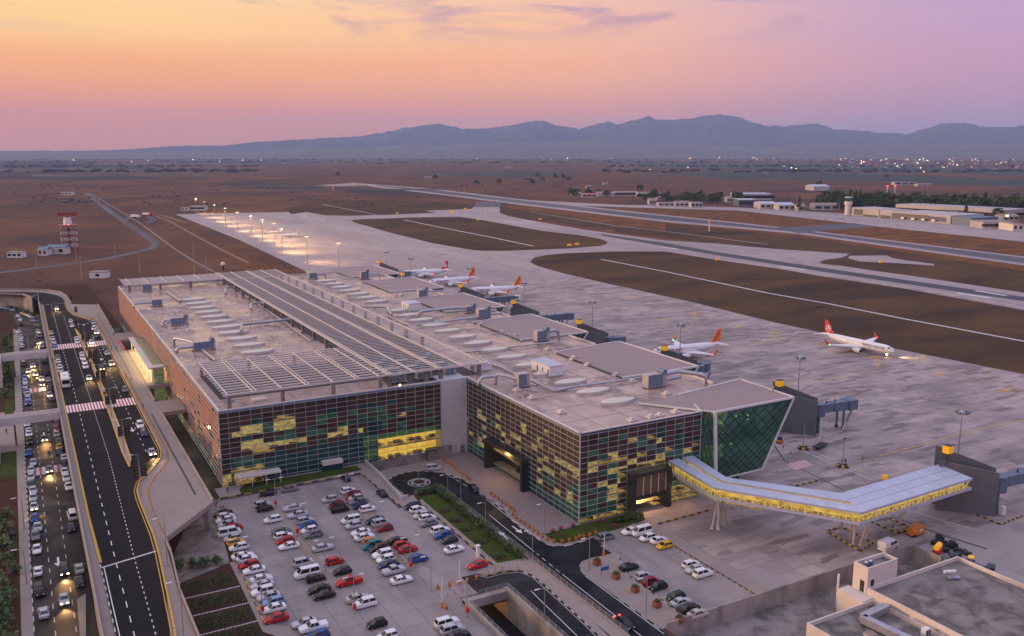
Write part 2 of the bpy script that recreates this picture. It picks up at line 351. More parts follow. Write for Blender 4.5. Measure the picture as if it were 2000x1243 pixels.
def gp(pts, z=B, o=(0, 0), s=1.0): return [G(o[0]+a/s, o[1]+b/s, z) for a, b in pts]
cA = dict(o=(0, 260), s=2.857); cB = dict(o=(600, 260), s=2.857); cC = dict(o=(1200, 260), s=2.5)
c1 = dict(o=(0, 540), s=3.452); c2 = dict(o=(0, 880), s=3.424); c3 = dict(o=(400, 880), s=3.424); c4 = dict(o=(850, 880), s=3.424)
c5 = dict(o=(1250, 880), s=2.667); c6 = dict(o=(200, 500), s=3.551); c7 = dict(o=(600, 500), s=3.551); c8 = dict(o=(1050, 580), s=3.36); c9 = dict(o=(1500, 540), s=3.452); cS = dict(o=(1150, 760), s=2.353)
def inside(x, y, poly):
    r = False; n = len(poly)
    for i in range(n):
        x1, y1 = poly[i]; x2, y2 = poly[(i+1) % n]
        if (y1 > y) != (y2 > y) and x < (x2-x1)*(y-y1)/(y2-y1)+x1: r = not r
    return r
APRON = gp([(320, 410), (343, 419), (470, 416), (595, 414), (635, 421), (687, 422), (768, 419), (852, 416), (828, 412), (922, 408.5), (925, 404.5), (976, 404.5), (976, 416), (992, 422), (1020, 428), (1142, 449), (1300, 470), (1400, 476), (1520, 487), (1660, 496), (1645, 503), (1610, 508), (1600, 513), (1608, 516), (1640, 519), (1700, 528), (1800, 542), (1880, 554), (2000, 572), (2300, 618), (2800, 700)]) + [(600, 60), (400, 20), (168, 20), (168, 118.2), (126.6, 118.2), (126.0, 160), (126, 165.9), (150, 170), (165, 470), (160, 520)] + gp([(595, 529), (470, 470)])
INF1 = gp([(245, 487), (300, 482), (450, 477), (560, 472), (850, 468), (1000, 490), (1300, 545), (1550, 575), (1640, 592), (1675, 608), (1672, 618), (1640, 630), (1450, 645), (1100, 658), (980, 658), (900, 650), (700, 615), (430, 548), (330, 518), (262, 500)], **cB)
INF2 = gp([(1035, 512), (1044, 503), (1070, 498), (1108, 495), (1195, 491.5), (1300, 491.5), (1400, 508), (1520, 525), (1598, 539), (1760, 563), (2000, 606), (2300, 660), (2300, 800), (2000, 731), (1752, 682), (1500, 627), (1350, 590), (1195, 556), (1100, 534), (1050, 520)])
INF3 = gp([(1600, 511.5), (1620, 507), (1650, 505), (1700, 508), (1760, 514), (1900, 530), (2000, 541), (2300, 590), (2300, 618), (2000, 572), (1880, 554), (1800, 542), (1700, 528), (1640, 519), (1608, 516)])
flat('apron', APRON, B-.03, M['concflat'])
for n_, p_ in (('infield', INF1), ('infield', INF2), ('infield', INF3)): flat(n_, p_, B+.02, M['infield'])
flat('infield', gp([(0, 395), (150, 383), (300, 375), (700, 385), (880, 400), (915, 412), (905, 423), (650, 432), (715, 446), (450, 457), (100, 458), (0, 440), (-90, 455), (-120, 420)], **cB), B-.02, M['infield'])
flat('infield', gp([(1075, 412), (1250, 400), (1700, 450), (2000, 497), (2000, 560), (1550, 525), (1200, 470), (1085, 440)], **cB), B-.02, M['infield'])
flat('infield', gp([(0, 408), (600, 470), (900, 500), (1300, 560), (1700, 620), (2100, 690), (2100, 745), (1560, 640), (1460, 615), (1150, 588), (800, 566), (500, 540), (0, 486)], **cC), B-.024, M['infield'])
flat('verge', gp([(0, 408), (300, 445), (600, 478), (900, 508), (1200, 550), (1600, 612), (2000, 672), (2100, 690), (2100, 662), (1600, 590), (1200, 530), (900, 488), (500, 440), (0, 405)], **cC), B-.015, M['rust'])
flat('verge', gp([(1100, 405), (1250, 402), (1550, 440), (2000, 500), (2000, 545), (1700, 510), (1450, 460), (1150, 425)], **cB), B-.012, M['rust'])
flat('verge', gp([(0, 362), (400, 378), (800, 400), (1080, 435), (1170, 442), (800, 463), (560, 440), (250, 405), (0, 375)], **cC), B-.015, M['rust'])
flat('verge', gp([(940, 488), (1240, 456), (1700, 495), (2000, 540), (2000, 596), (1500, 542), (1100, 505)], **cC), B-.015, M['rust'])
flat('verge', gp([(850, 450), (960, 460), (1030, 500), (1110, 560), (1320, 660), (1560, 770), (1400, 770), (1200, 640), (1000, 540), (880, 480)], **cA), B-.02, M['rust'])
# hump where the taxiway drops to the runway
flat('taxiway', gp([(925, 404.8), (930, 394.8), (981.5, 394.8), (976, 404.8)]), B+.03, M['runway'])
RW = gp([(691, 357.5), (740, 361), (845, 369), (1037, 391.5), (1200, 409.5), (1548, 446.5), (2000, 501), (2500, 560), (2500, 590), (2000, 519), (1560, 457.5), (1300, 434), (1200, 422.5), (1020, 401), (845, 379), (730, 365.5)])
flat('runway', RW, B-.004, M['concflat'])
flat('runway', gp([(735, 361.6), (845, 371), (1037, 394), (1200, 412), (1548, 448.6), (2000, 504), (2500, 564), (2500, 583), (2000, 514.5), (1560, 454), (1300, 430.5), (1200, 419), (1020, 398), (845, 376.5), (735, 363.6)]), B+.012, M['runway'])
flat('runway', gp([(600, 363.5), (640, 361), (691, 357.5), (720, 362), (660, 364)]), B-.008, M['concflat'])
flat('taxiway', gp([(1037, 391.5), (1142, 397), (1200, 399.8), (1440, 405.5), (1640, 417), (1700, 421), (1860, 430), (2010, 445), (2010, 474), (1900, 462), (1830, 455), (1696, 441), (1640, 434), (1440, 411.5), (1300, 407.5), (1200, 404.5), (1142, 402.5), (1060, 396)]), B-.006, M['concflat'])
flat('taxiway', gp([(790, 462), (1100, 446), (1160, 440), (1290, 457), (1100, 470), (960, 484), (900, 492), (870, 484)], **cC), B+.02, M['runway'])
flat('taxiway', gp([(1175, 457.5), (1300, 475), (1400, 492.5), (1600, 522.5), (1900, 566), (2000, 580), (2300, 625), (2300, 636), (2000, 588.5), (1900, 574.5), (1600, 530), (1400, 499), (1300, 481.5), (1175, 460.5)]), B-.01, M['rubber'])
flat('pavement', gp([(1150, 600), (1330, 598), (1360, 612), (1420, 622), (1560, 640), (1560, 648), (1380, 636), (1200, 628), (1140, 612)], **cC), B+.045, M['concflat'])
def strip(name, pts, wd, z, m, kind='structure', dash=None, closed=False, mb=None):
    own = mb is None; mb = mb or MB()
    pts = list(pts)+([pts[0]] if closed else [])
    if dash:
        on, off = dash; out = []; carry = 0.0
        for a, b in zip(pts, pts[1:]):
            ln = hypot(b[0]-a[0], b[1]-a[1]); t = -carry
            while t < ln:
                t0, t1 = max(t, 0), min(t+on, ln)
                if t1 > t0+.05: out.append([(a[0]+(b[0]-a[0])*t0/ln, a[1]+(b[1]-a[1])*t0/ln), (a[0]+(b[0]-a[0])*t1/ln, a[1]+(b[1]-a[1])*t1/ln)])
                t += on+off
            carry = (ln-(t-on-off)) if ln-(t-on-off) < on+off else 0
        runs = out
    else: runs = [pts]
    for r in runs:
        L_ = []; R_ = []
        for i, p in enumerate(r):
            a = r[max(i-1, 0)]; b = r[min(i+1, len(r)-1)]
            dx, dy = b[0]-a[0], b[1]-a[1]; ln = hypot(dx, dy) or 1
            L_.append((p[0]-dy/ln*wd/2, p[1]+dx/ln*wd/2, z)); R_.append((p[0]+dy/ln*wd/2, p[1]-dx/ln*wd/2, z))
        for i in range(len(r)-1): mb.quad([R_[i], R_[i+1], L_[i+1], L_[i]])
    return S(name, mb, m) if own else mb
# drains, tracks, far roads
strip('drain', gp([(789, 430), (873, 447), (960, 464), (1041, 481)]), 2.6, B+.05, M['wpaint'])
strip('drain', gp([(1174, 507), (1300, 531), (1500, 573), (1620, 594), (1760, 622), (2000, 667), (2200, 704)]), 2.2, B+.05, M['wpaint'])
strip('drain', gp([(631, 400), (733, 419)]), 2, B+.03, M['wpaint'])
strip('drain', gp([(1035, 414), (1200, 441), (1330, 456), (1500, 478)]), 1.6, B+.03, M['wpaint'])
strip('drain', gp([(304, 423), (330, 432), (375, 457), (430, 487), (486, 514)]), 2.4, B+.02, M['dusty'])
strip('track', gp([(304, 424), (318, 421), (350, 432), (364, 434)]), 3, B+.015, M['dusty'])
strip('road', gp([(168, 377), (190, 394), (215, 414), (250, 438), (280, 458), (300, 470), (306, 477), (296, 485), (262, 494), (215, 504), (150, 514), (70, 524), (-40, 538)]), 8.5, B+.0, M['runway'])
strip('track', gp([(175, 377), (245, 419), (273, 436), (315, 467), (345, 489), (380, 511), (418, 531)]), 2.2, B+.004, M['dusty'])
strip('track', gp([(245, 430), (262, 420), (290, 422), (300, 430), (285, 436)]), 9, B-.02, M['runway'])
strip('track', gp([(-30, 400), (60, 396), (140, 391), (175, 390), (245, 384), (330, 379), (420, 374), (525, 369)]), 6, B-.02, M['dusty'])
strip('track', gp([(-40, 345), (120, 341), (250, 336), (420, 333), (600, 329)]), 10, B-.02, M['soil'])
for pts in (gp([(1288, 482.5), (1322, 486.8)]), gp([(1524, 521), (1572, 527.5)]), gp([(1868, 572.5), (1934, 582.5)]), gp([(1905, 568), (1966, 578)]), gp([(985, 432), (1010, 435)]), gp([(1020, 431), (1045, 434)])): strip('marking', pts, 2.6, B+.02, M['white'])
strip('marking', gp([(1290, 490), (1400, 506), (1600, 535), (1800, 565), (2000, 601)]), .6, B+.03, M['white'])
strip('marking', gp([(1142, 450.5), (1300, 471.5), (1520, 489.5)]), .9, B+.03, M['wpaint'])
strip('marking', gp([(946, 421), (950, 405)]), 1.6, B+.06, M['ypaint'])
# yellow taxi lines and stand markings on the apron
for pts in ([(600, 660), (690, 640), (745, 610), (757, 585), (742, 562), (700, 548)], [(540, 680), (420, 690), (250, 715), (100, 730)], [(820, 530), (1100, 600), (1300, 655), (1726, 780)], [(1500, 760), (1726, 800)], [(-40, 450), (40, 430), (55, 400), (40, 385)], [(750, 1210), (1200, 1090), (1500, 1010), (1760, 960)]):
    strip('marking', gp(pts, **c9), .45, B+.02, M['ypaint'])
for pts in ([(880, 250), (1000, 200), (1035, 130), (1020, 108)], [(1380, 320), (1500, 290), (1560, 260), (1555, 240)]): strip('marking', gp(pts, **c8), .35, B+.02, M['ypaint'])
for x, y in ((1035, 542), (1065, 545), (1000, 560), (1175, 598), (1292, 625), (1437, 640), (1600, 600), (1353, 611), (1228, 582), (1510, 650), (1705, 698), (1836, 730), (1963, 763), (1611, 673)):
    p = G(x, y, B); strip('marking', [(p[0]-3.2, p[1]), (p[0]+3.2, p[1])], 2.0, B+.02, M['ypaint'])
for a, b in (((1792, 702), (1806, 693)), ((1925, 724), (1940, 720))): strip('marking', gp([a, b]), 1.1, B+.03, M['ypaint'])
for pts in ([(540, 850), (800, 790), (1050, 775)], [(600, 920), (1080, 835)], [(170, 1130), (350, 1090), (360, 1040), (290, 990)], [(290, 1180), (460, 1243)]): strip('marking', gp(pts, **c9), .3, B+.02, M['wpaint'])
# service road east of the concourse: dark line drain, dashes, hatched crossing
sr = dict(o=(1150, 760), s=2.353)
strip('drain', gp([(690, 20), (900, 330), (1190, 475)], **sr), .5, B+.012, M['concdark'])
strip('drain', gp([(1400, 590), (1620, 670), (1830, 735)], **sr), .6, B+.012, M['concdark'])
strip('marking', gp([(840, 220), (1100, 335), (1310, 420)], **sr), .35, B+.02, M['wpaint'])
strip('marking', gp([(860, 330), (1180, 400), (1310, 455)], **sr), .25, B+.02, M['wpaint'], dash=(2, 3))
strip('marking', gp([(1480, 560), (1640, 610), (1810, 655)], **sr), .35, B+.02, M['wpaint'])
strip('marking', gp([(1440, 590), (1720, 655)], **sr), .25, B+.02, M['wpaint'], dash=(3, 3))
q = gp([(905, 345), (990, 325), (1035, 352), (950, 376)], **sr)
def crossing(q, n, m1, m2, z, name='crosswalk'):
    mb = MB()
    for i in range(n):
        a, b = i/n, (i+1)/n
        lp = lambda p, r, t: (p[0]+(r[0]-p[0])*t, p[1]+(r[1]-p[1])*t, z)
        mb.quad([lp(q[0], q[1], a), lp(q[0], q[1], b), lp(q[3], q[2], b), lp(q[3], q[2], a)], i % 2)
    me = mb.mesh(name, [m1, m2]); bm = bmesh.new(); bm.from_mesh(me)
    for f in bm.faces:
        if f.normal.z < 0: f.normal_flip()
    bm.to_mesh(me); bm.free(); return ob(name, me, kind='structure')
crossing([q[0], q[3], q[2], q[1]], 13, M['rpaint'], M['white'], B+.03)
# --- apron slabs near the terminal: real slabs with joints
unit = MB().box(-.5, .5, -.5, .5, -1, 0).mesh('slab', M['conc'])
SUBAPRON = [(126.4, 118.6)]
def slab_ok(cx, cy_, h):
    if cy_ < 118.2+h and cx < 168+h: return False
    if cx < 126.4+h: return False
    if cy_ > 165.8-h and cx < 150+h: return False
    if cy_ > 180 and cx < 170: return False
    for d in ((-h, -h), (h, -h), (h, h), (-h, h)):
        p = (cx+d[0], cy_+d[1])
        if not inside(p[0], p[1], APRON) or inside(p[0], p[1], INF2) or inside(p[0], p[1], INF1): return False
    return True
cand = []
sz = 5.4
ix = 0
for i in range(70):
    for j in range(75):
        cx, cy_ = 129.3+i*sz, 121.2+j*sz
        d = Vector((cx, cy_, B-CH)); dd = Vector((cx, cy_, B))-Vector((0, 0, CH))
        zc = dd.dot(Fv)
        if zc < 50: continue
        px = 1000+FPX*dd.dot(Rv)/zc; py = 621.5-FPX*dd.dot(Uv)/zc
        if not (-30 < px < 2060 and py < 1300): continue
        if slab_ok(cx, cy_, sz*.52): cand.append((zc, cx, cy_))
cand.sort()
AP = bpy.data.objects['apron']
slabm = [M['conc']]
rs = random.Random(3)
for k, (zc, cx, cy_) in enumerate(cand[:300]):
    ob('slab', unit, AP, (cx+rs.uniform(-.04, .04), cy_+rs.uniform(-.04, .04), B+rs.uniform(0, .012)), sc_=(sz-.17, sz-.17, .02))
mb = MB()
for zc, cx, cy_ in cand[300:]:
    w_ = sz/2-.085; mb.box(cx-w_, cx+w_, cy_-w_, cy_+w_, B-.02, B+rs.uniform(0, .012))
build(mb, 'slab_field', M['conc'], AP, kind='stuff')
# --- upper terrace at level 0 (car park, arrivals road, left verge)
TER = [(-400, -60), (68.6, -60), (68.6, 142), (77.4, 142), (77.4, -60), (88.6, -60), (88.6, 197), (81.4, 197), (79.2, 196), (78.4, 214.2), (78.4, 225.5), (40, 225.5), (40, 480), (36, 640), (-400, 640)]
flat('terrace', TER, -.02, M['earth'], th=2.0)
PARK = [(33.2, -40), (68.6, -40), (68.6, 142), (77.4, 142), (77.4, 117), (79, 117), (79, 142), (80.4, 151), (80.4, 192.5), (75.6, 191.2), (74.6, 218.2), (38, 218.2), (36.2, 214.5)]
flat('car_park', PARK, .0, M['concdark'])
cp = bpy.data.objects['car_park']; lu = MB().box(-.5, .5, -.5, .5, -1, 0).mesh('slab', M['lot'])
xs = [34, 38.6, 44.6, 49.3, 54.2, 59.4, 65.0, 68.5, 74.6, 80.3]; yy = 118.0
while yy < 217:
    for a, b in zip(xs, xs[1:]):
        cx, cy_ = (a+b)/2, yy+2.6
        if 68.5 <= cx <= 77.5 and cy_ < 144.5:
            continue
        if not inside(cx, cy_, PARK) or cx > 77 and cy_ < 146: continue
        if cy_ > 189 and cx > 76: continue
        ob('slab', lu, cp, (cx, cy_, .02+rs.uniform(0, .006)), sc_=(b-a-.07, 5.13, .02))
    yy += 5.2
# sidewalk and lawn along the left facade
flat('footpath', [(38, 218.2), (74.6, 218.2), (75.6, 191.2), (80.4, 192.5), (81, 197), (79.2, 196.2), (78.4, 214), (78.4, 225.4), (38, 225.4)], .12, M['walk'], th=.12)
flat('lawn', gp([(467, 957), (480, 945.5), (695, 910), (707, 918), (472, 966)], .15), .16, M['grass'])
flat('footpath', [(33.3, 218), (38, 218.2), (40, 225.4), (39.9, 470), (33.0, 470)], .06, M['brownasphalt'])
def kerb(pts, z, h, segs=(M['bpaint'], M['ypaint']), seg=1.9, wd=.17, name='kerb', closed=False):
    """painted kerb: alternating blocks"""
    mb = MB(); P = list(pts)+([pts[0]] if closed else []); k = 0
    for a, b in zip(P, P[1:]):
        ln = hypot(b[0]-a[0], b[1]-a[1]); n = max(1, round(ln/seg))
        for i in range(n):
            p = (a[0]+(b[0]-a[0])*i/n, a[1]+(b[1]-a[1])*i/n, z+h/2); q_ = (a[0]+(b[0]-a[0])*(i+1)/n, a[1]+(b[1]-a[1])*(i+1)/n, z+h/2)
            v = Vector(q_)-Vector(p); q2 = Vector(q_)-v*.03
            mb.bar(p, q2, wd, h, k % len(segs)); k += 1
    return build(mb, name, list(segs), kind='structure')
BY = (M['bpaint'], M['ypaint']); BW = (M['bpaint'], M['wpaint'])
kerb([(36.2, 214.5), (38, 218.1), (74.6, 218.1), (75.5, 191.2), (80.5, 192.6), (80.5, 151)], 0, .26, BY)
kerb([(36.2, 214.5), (33.2, 165), (33.0, 152)], 0, .22, BY)
# gardens beside the car park, left
flat('bed', [(20.4, 140), (20.6, 176), (32.6, 181), (33.0, 152), (36.5, 146), (36, 120), (20, 120)], .01, M['earth'])
flat('footpath', [(32.6, 181), (34.4, 181), (33.9, 152.2), (36.8, 149), (36.5, 120), (34.5, 120), (34.6, 146), (32.0, 150)], .1, M['walk'], th=.1)
flat('footpath', [(20.6, 176), (32.6, 181), (36.0, 214), (38, 218), (33.2, 222), (20.4, 183)], .05, M['cement'])
# roundabout, road and plaza at the lower level
RC = (87.8, 209.2)
ring = [(RC[0]+8.4*cos(t), RC[1]+8.4*sin(t)) for t in [radians(a) for a in range(40, 245, 8)]]
KR = GT(850, 880, 3.424, [(1060, 588), (1000, 607), (920, 630), (860, 643), (800, 643), (740, 628), (640, 565), (560, 510), (485, 445), (497, 420), (490, 400)], B)
ISL = GT(850, 880, 3.424, [(1000, 835), (972, 800), (966, 775), (985, 745), (1030, 728), (1200, 690), (1222, 690), (1222, 702), (1060, 745)], B)
ROAD1 = [(97.4, 20), (97.4, 143)] + ISL[:6] + KR + [(98.2, 178), (98.6, 190), (99.2, 200), (98.8, 206), (96.6, 212)] + ring + [(88.4, 197), (88.4, 20)]
flat('road', ROAD1, B+.0, M['wetasphalt'])
flat('plaza', [(110.3, 158), (110.3, 225.6), (78.5, 225.6), (78.5, 200), (RC[0]-8, RC[1]-5)] + [p for p in ring[::-1] if p[1] > 208] + [(96.8, 212.2), (99.0, 206), (99.4, 200), (98.8, 190), (98.4, 178)] + KR[::-1][:9], B-.004, M['walk'])
PAV = GT(850, 880, 3.424, [(500, 385), (560, 490), (640, 545), (728, 560)], B) + [(110.2, 165.7), (110.2, 190), (110.2, 228), (104, 228), (99.8, 206.5), (99.6, 190)]
flat('plaza', PAV, B+.02, M['paver'], th=.04)
circ = lambda r, n=28: [(RC[0]+r*cos(2*pi*i/n), RC[1]+r*sin(2*pi*i/n)) for i in range(n)]
strip('marking', circ(2.95, 36), .18, B+.02, M['white'], closed=True)
flat('roundabout_island', circ(2.2), B+.18, M['walk'], th=.2)
kerb(circ(2.3, 14), B, .2, BW, name='kerb', closed=True, seg=1.1)
flat('bed', circ(1.5), B+.2, M['earth'])
kerb(ring[::-1][2:], B, .11, BW, seg=1.9)
kerb([(97.4, 117), (97.4, 143)]+ISL[:6], B, .11, BW, seg=1.9)
kerb(KR+[(98.2, 178), (98.6, 190), (99.2, 200), (98.8, 206), (96.6, 212)][::-1], B, .11, BW, seg=1.9)
strip('marking', [(97.0, 117), (97.0, 143)], .15, B+.015, M['white'])
strip('marking', [(97.9, 163), (97.7, 178), (98.1, 190)], .14, B+.015, M['white'])
strip('marking', [(92.9, 117), (93.2, 146)], .15, B+.015, M['white'])
strip('marking', [(93.2, 147), (93.5, 157)], .15, B+.015, M['white'], dash=(1.6, 1.4))
strip('marking', [(93.5, 158), (94.2, 181)], .15, B+.015, M['white'])
def arrow(x, y, a, z, s=1.0, m=None):
    mb = MB(); c, n = cos(a), sin(a)
    P = lambda u, v: (x+(u*c-v*n)*s, y+(u*n+v*c)*s, z)
    mb.quad([P(-1.6, -.13), P(.2, -.13), P(.2, .13), P(-1.6, .13)]); mb.quad([P(.2, -.55), P(1.6, 0), P(.2, .55)])
    S('marking', mb, m or M['white'])
arrow(91.6, 169, pi/2, B+.015, 1.5); arrow(95.9, 170, -pi/2, B+.015, 1.5)
LAWN2 = GT(850, 880, 3.424, [(735, 563), (960, 503), (1290, 440), (1380, 430), (1405, 455), (1270, 512), (1150, 545), (1060, 570), (1000, 592), (850, 625), (795, 610)], B)
flat('lawn', LAWN2, B+.14, M['grass'], th=.14)
# right hand car park
RP = [(98.2, 118.4), (104.6, 118.4), (122.3, 118.4), (122.5, 146), (122.4, 160.2), (118, 160.4)] + GT(850, 880, 3.424, [(1150, 545), (1060, 588), (1222, 692), (1030, 728), (1000, 835)], B)
flat('car_park', RP, B-.012, M['lot'])
cp2 = bpy.data.objects['car_park.001']
for a, b in ((104.6, 108.0), (108.0, 112.8), (112.8, 117.6), (117.6, 122.3)):
    for j in range(8):
        cx, cy_ = (a+b)/2, 121.1+j*5.0
        if inside(cx, cy_-2.3, RP) and inside(cx, cy_+2.3, RP): ob('slab', lu, cp2, (cx, cy_, B+.016+rs.uniform(0, .006)), sc_=(b-a-.07, 4.93, .02))
flat('footpath', [(97.7, 118.4), (104.0, 118.4), (104.9, 140)] + [ISL[7], ISL[6]] + ISL[:6][::-1], B+.12, M['walk'], th=.12)
kerb([(104.1, 118.6), (105.0, 140), ISL[7]], B, .14, BW, seg=1.3)
flat('footpath', [(122.5, 118.4), (126.4, 118.4), (126.2, 160), (122.4, 158.9), (122.6, 146)], B+.12, M['walk'], th=.12)
mbk = MB()
for (x0, y0, x1, y1, n) in ((105.4, 143, 104.4, 120, 30), (122.2, 157, 122.2, 119.5, 44)):
    for i in range(n):
        t = i/n; x, y = x0+(x1-x0)*t, y0+(y1-y0)*t; mbk.box(x-.1, x+.1, y, y+.42, B, B+.12, i % 2)
build(mbk, 'kerb', [M['ypaint'], M['bpaint']], kind='structure')
mbk = MB()
for j in range(8): y = 121+j*3; mbk.box(117.2, 121.8, y-.06, y+.06, B+.026, B+.03)
for j in range(6): y = 142+j*2.8; mbk.box(117.4, 121.8, y-.06, y+.06, B+.026, B+.03)
build(mbk, 'marking', M['ypaint'], kind='structure')
# exit road beside the ramp
flat('road', GT(850, 880, 3.424, [(175, 850), (270, 826), (350, 838), (440, 815), (560, 803), (650, 838), (720, 890), (820, 985), (1000, 1150), (1180, 1330), (900, 1330), (700, 1120), (600, 1015), (530, 955), (470, 935), (300, 972)], 0), .03, M['wetasphalt'])
kerb(GT(850, 880, 3.424, [(270, 832), (350, 842), (440, 818), (560, 806)], 0), 0, .2, BY, seg=1.2)
kerb(GT(850, 880, 3.424, [(560, 806), (650, 842), (720, 895), (820, 990), (1000, 1155), (1180, 1335)], 0), 0, .2, BW, seg=1.2)
kerb(GT(850, 880, 3.424, [(530, 958), (600, 1018), (700, 1125), (860, 1300)], 0), 0, .2, BW, seg=1.2)
strip('marking', GT(850, 880, 3.424, [(640, 940), (730, 1030), (950, 1243), (1010, 1300)], 0), .13, .045, M['white'])
strip('marking', GT(850, 880, 3.424, [(290, 838), (350, 852), (450, 826), (560, 815), (650, 850), (800, 985), (990, 1160), (1100, 1270)], 0), .12, .045, M['wpaint'])
flat('footpath', GT(850, 880, 3.424, [(270, 820), (400, 760), (520, 740), (600, 720), (640, 760), (1250, 1330), (1190, 1330), (1000, 1148), (720, 886), (650, 834), (560, 800), (440, 808), (350, 832)], 0), .12, M['walk'], th=.12)
flat('footpath', [(86.0, 20), (88.56, 20), (88.56, 151.7), (81, 151.3), (84.9, 149.0), (86.2, 143.5), (86.0, 138)], .1, M['walk'], th=.1)
# strip of lawn
flat('lawn', [(80.6, 152.2), (87.9, 151.8), (88.2, 197), (81.2, 195.4), (80.9, 192)], .1, M['grass'], th=.1)
flat('footpath', [(80.5, 151.4), (81.7, 152.4), (81.7, 193.5), (80.6, 192.2)], .13, M['walk'], th=.12)
# sunken yard lower right
flat('yard', [(97, 20), (168, 20), (168, 118.3), (98, 118.3)], -4.6, M['cement'])
# ramp trench into the basement
mb = MB(); mb.box(77.34, 77.9, 60, 142.2, -5.5, .9); mb.box(68.1, 68.66, 60, 142.2, -5.5, .9); mb.box(68.1, 77.9, 165, 165.4, -5.5, -.1); mb.box(77.4, 77.9, 142.2, 165, -5.5, -2.07); mb.box(68.1, 68.6, 142.2, 165, -5.5, -2.07)
mb.box(68.1, 77.9, 141.0, 142.4, -1.2, .55)
S('ramp_wall', mb, M['cementwarm'])
flat('ramp_road', [(68.6, 60), (77.4, 60), (77.4, 165), (68.6, 165)], -5.3, M['asphalt'])
# --- arrivals road, its pavements and gardens, left
LOW = [(-3.9, 60), (6.0, 60), (6.0, 520), (2, 560), (-14, 590), (-60, 596), (-60, 570), (-16, 560), (-7, 535), (-4.5, 495)]
flat('road', LOW, .0, M['brownasphalt'])
flat('footpath', [(-5.8, 60), (-3.9, 60), (-4.6, 480), (-6.4, 492), (-6.6, 480)], .12, M['walk'], th=.12)
kerb([(-3.9, 100), (-4.2, 300), (-4.6, 480)], 0, .15, BW, seg=2)
flat('lawn', [(-16, 60), (-5.8, 60), (-5.9, 256), (-16, 256)], .1, M['earth'])
flat('lawn', [(-10, 259), (-6.0, 259), (-6.1, 284), (-10, 284)], .1, M['grass'])
flat('footpath', [(-30, 284), (-6.1, 284), (-6.2, 330), (-30, 330)], .08, M['walk'])
flat('lawn', [(-9.4, 312), (-6.8, 312), (-6.8, 345), (-9.4, 345)], .1, M['grass'])
flat('lawn', [(-10.2, 350), (-6.6, 350), (-6.6, 478), (-10.2, 478)], .1, M['grass'])
flat('bed', [(-60, 490), (-12, 490), (-8.4, 520), (-12, 538), (-60, 545)], .1, M['earth'])
for x in (-.6, 2.7): strip('marking', [(x, 60), (x-.2, 470)], .16, .012, M['wpaint'], dash=(2.2, 3.4))
arrow(-1.9+3, 199, -pi/2, .014, 1.6); arrow(1.2, 297, -pi/2, .014, 1.6)
for yc in (262, 357): crossing([(-3.8, yc-3.2), (5.6, yc-3.2), (5.6, yc+3.2), (-3.8, yc+3.2)], 13, M['rpaint'], M['wpaint'], .016)
flat('road_island', GT(0, 880, 3.424, [(515, 1000), (575, 960), (575, 1243), (560, 1300), (540, 1300)], 0), .14, M['walk'], th=.14)
# --- departures deck
DZ = 8.0
DECK = [(5.9, 50), (20.0, 50), (19.2, 156.6), (20.3, 181.6), (32.8, 197), (32.6, 276), (40, 276.4), (40, 290), (32.6, 290), (32.6, 311), (40, 311.4), (40, 374), (32.6, 374), (32.4, 396), (40, 396), (40, 412), (32.3, 412), (32.1, 496.5), (20.6, 505)] + gp([(139, 594), (130, 580), (118, 572), (92, 568), (50, 566.5), (-60, 566.5), (-60, 571), (0, 575), (45, 577), (62, 583)], 8) + [(5.6, 545)]
flat('deck', DECK, DZ-.1, M['walk'], th=1.1)
DROAD = [(7.9, 50), (15.4, 140), (17.2, 157.7), (18.1, 174.3), (18.4, 184.3), (18.2, 206.2), (18.4, 212), (19.6, 218), (22.8, 224.1), (26.5, 233.6), (27.4, 240), (27.4, 390), (26.6, 421), (25.2, 452), (19.7, 468.4), (17.9, 485.5), (17.9, 509.9)] + gp([(122, 582), (110, 576.5), (88, 572), (50, 570), (-60, 570), (-60, 573), (0, 576.5), (60, 580), (76, 590)], 8) + [(7.6, 508), (7.3, 400), (7.5, 300), (7.9, 200)]
DROAD[0] = (7.9, 50); DROAD.insert(1, (13.0, 50))
flat('deck_road', DROAD, DZ, M['asphalt'])
MED = [(17.9, 434), (19.2, 413), (19.6, 363), (19.9, 318), (20.1, 281), (20.1, 253), (19.8, 236), (18.9, 229), (18.5, 242), (18.8, 273), (18.8, 300), (19.1, 342), (18.4, 400)]
flat('median', MED, DZ+.16, M['walk'], th=.16)
strip('marking', MED, .42, DZ+.165, M['ypaint'], closed=True)
def off(pts, d): return [(p[0]+d, p[1]) for p in pts]
RK = [(15.0, 130), (16.4, 144), (17.2, 157.7), (18.1, 174.3), (18.4, 184.3), (18.2, 206.2), (18.4, 212), (19.6, 218), (22.8, 224.1), (26.5, 233.6), (27.4, 240), (27.4, 390), (26.6, 421), (25.2, 452), (19.7, 468.4), (17.9, 485.5), (17.9, 509.9)]
kerb(off(RK, .15), DZ-.02, .16, (M['ypaint'],), seg=6, wd=.34)
strip('marking', off(RK, -.45), .18, DZ+.012, M['ypaint'])
strip('marking', [(8.2, 176), (7.8, 200), (7.7, 300), (7.5, 400), (7.6, 508)], .22, DZ+.012, M['ypaint'])
kerb([(7.9, 176), (7.6, 200), (7.5, 300), (7.2, 400), (7.4, 505)], DZ-.02, .14, (M['ypaint'],), seg=6, wd=.3)
kerb([(8.0, 120), (7.9, 175)], DZ-.02, .14, BW, seg=1.6)
strip('marking', [(8.6, 60), (8.4, 174)], .15, DZ+.012, M['white'])
strip('marking', [(10.4, 60), (10.6, 175), (11.2, 300), (11.1, 505)], .16, DZ+.012, M['white'], dash=(2.4, 3.2))
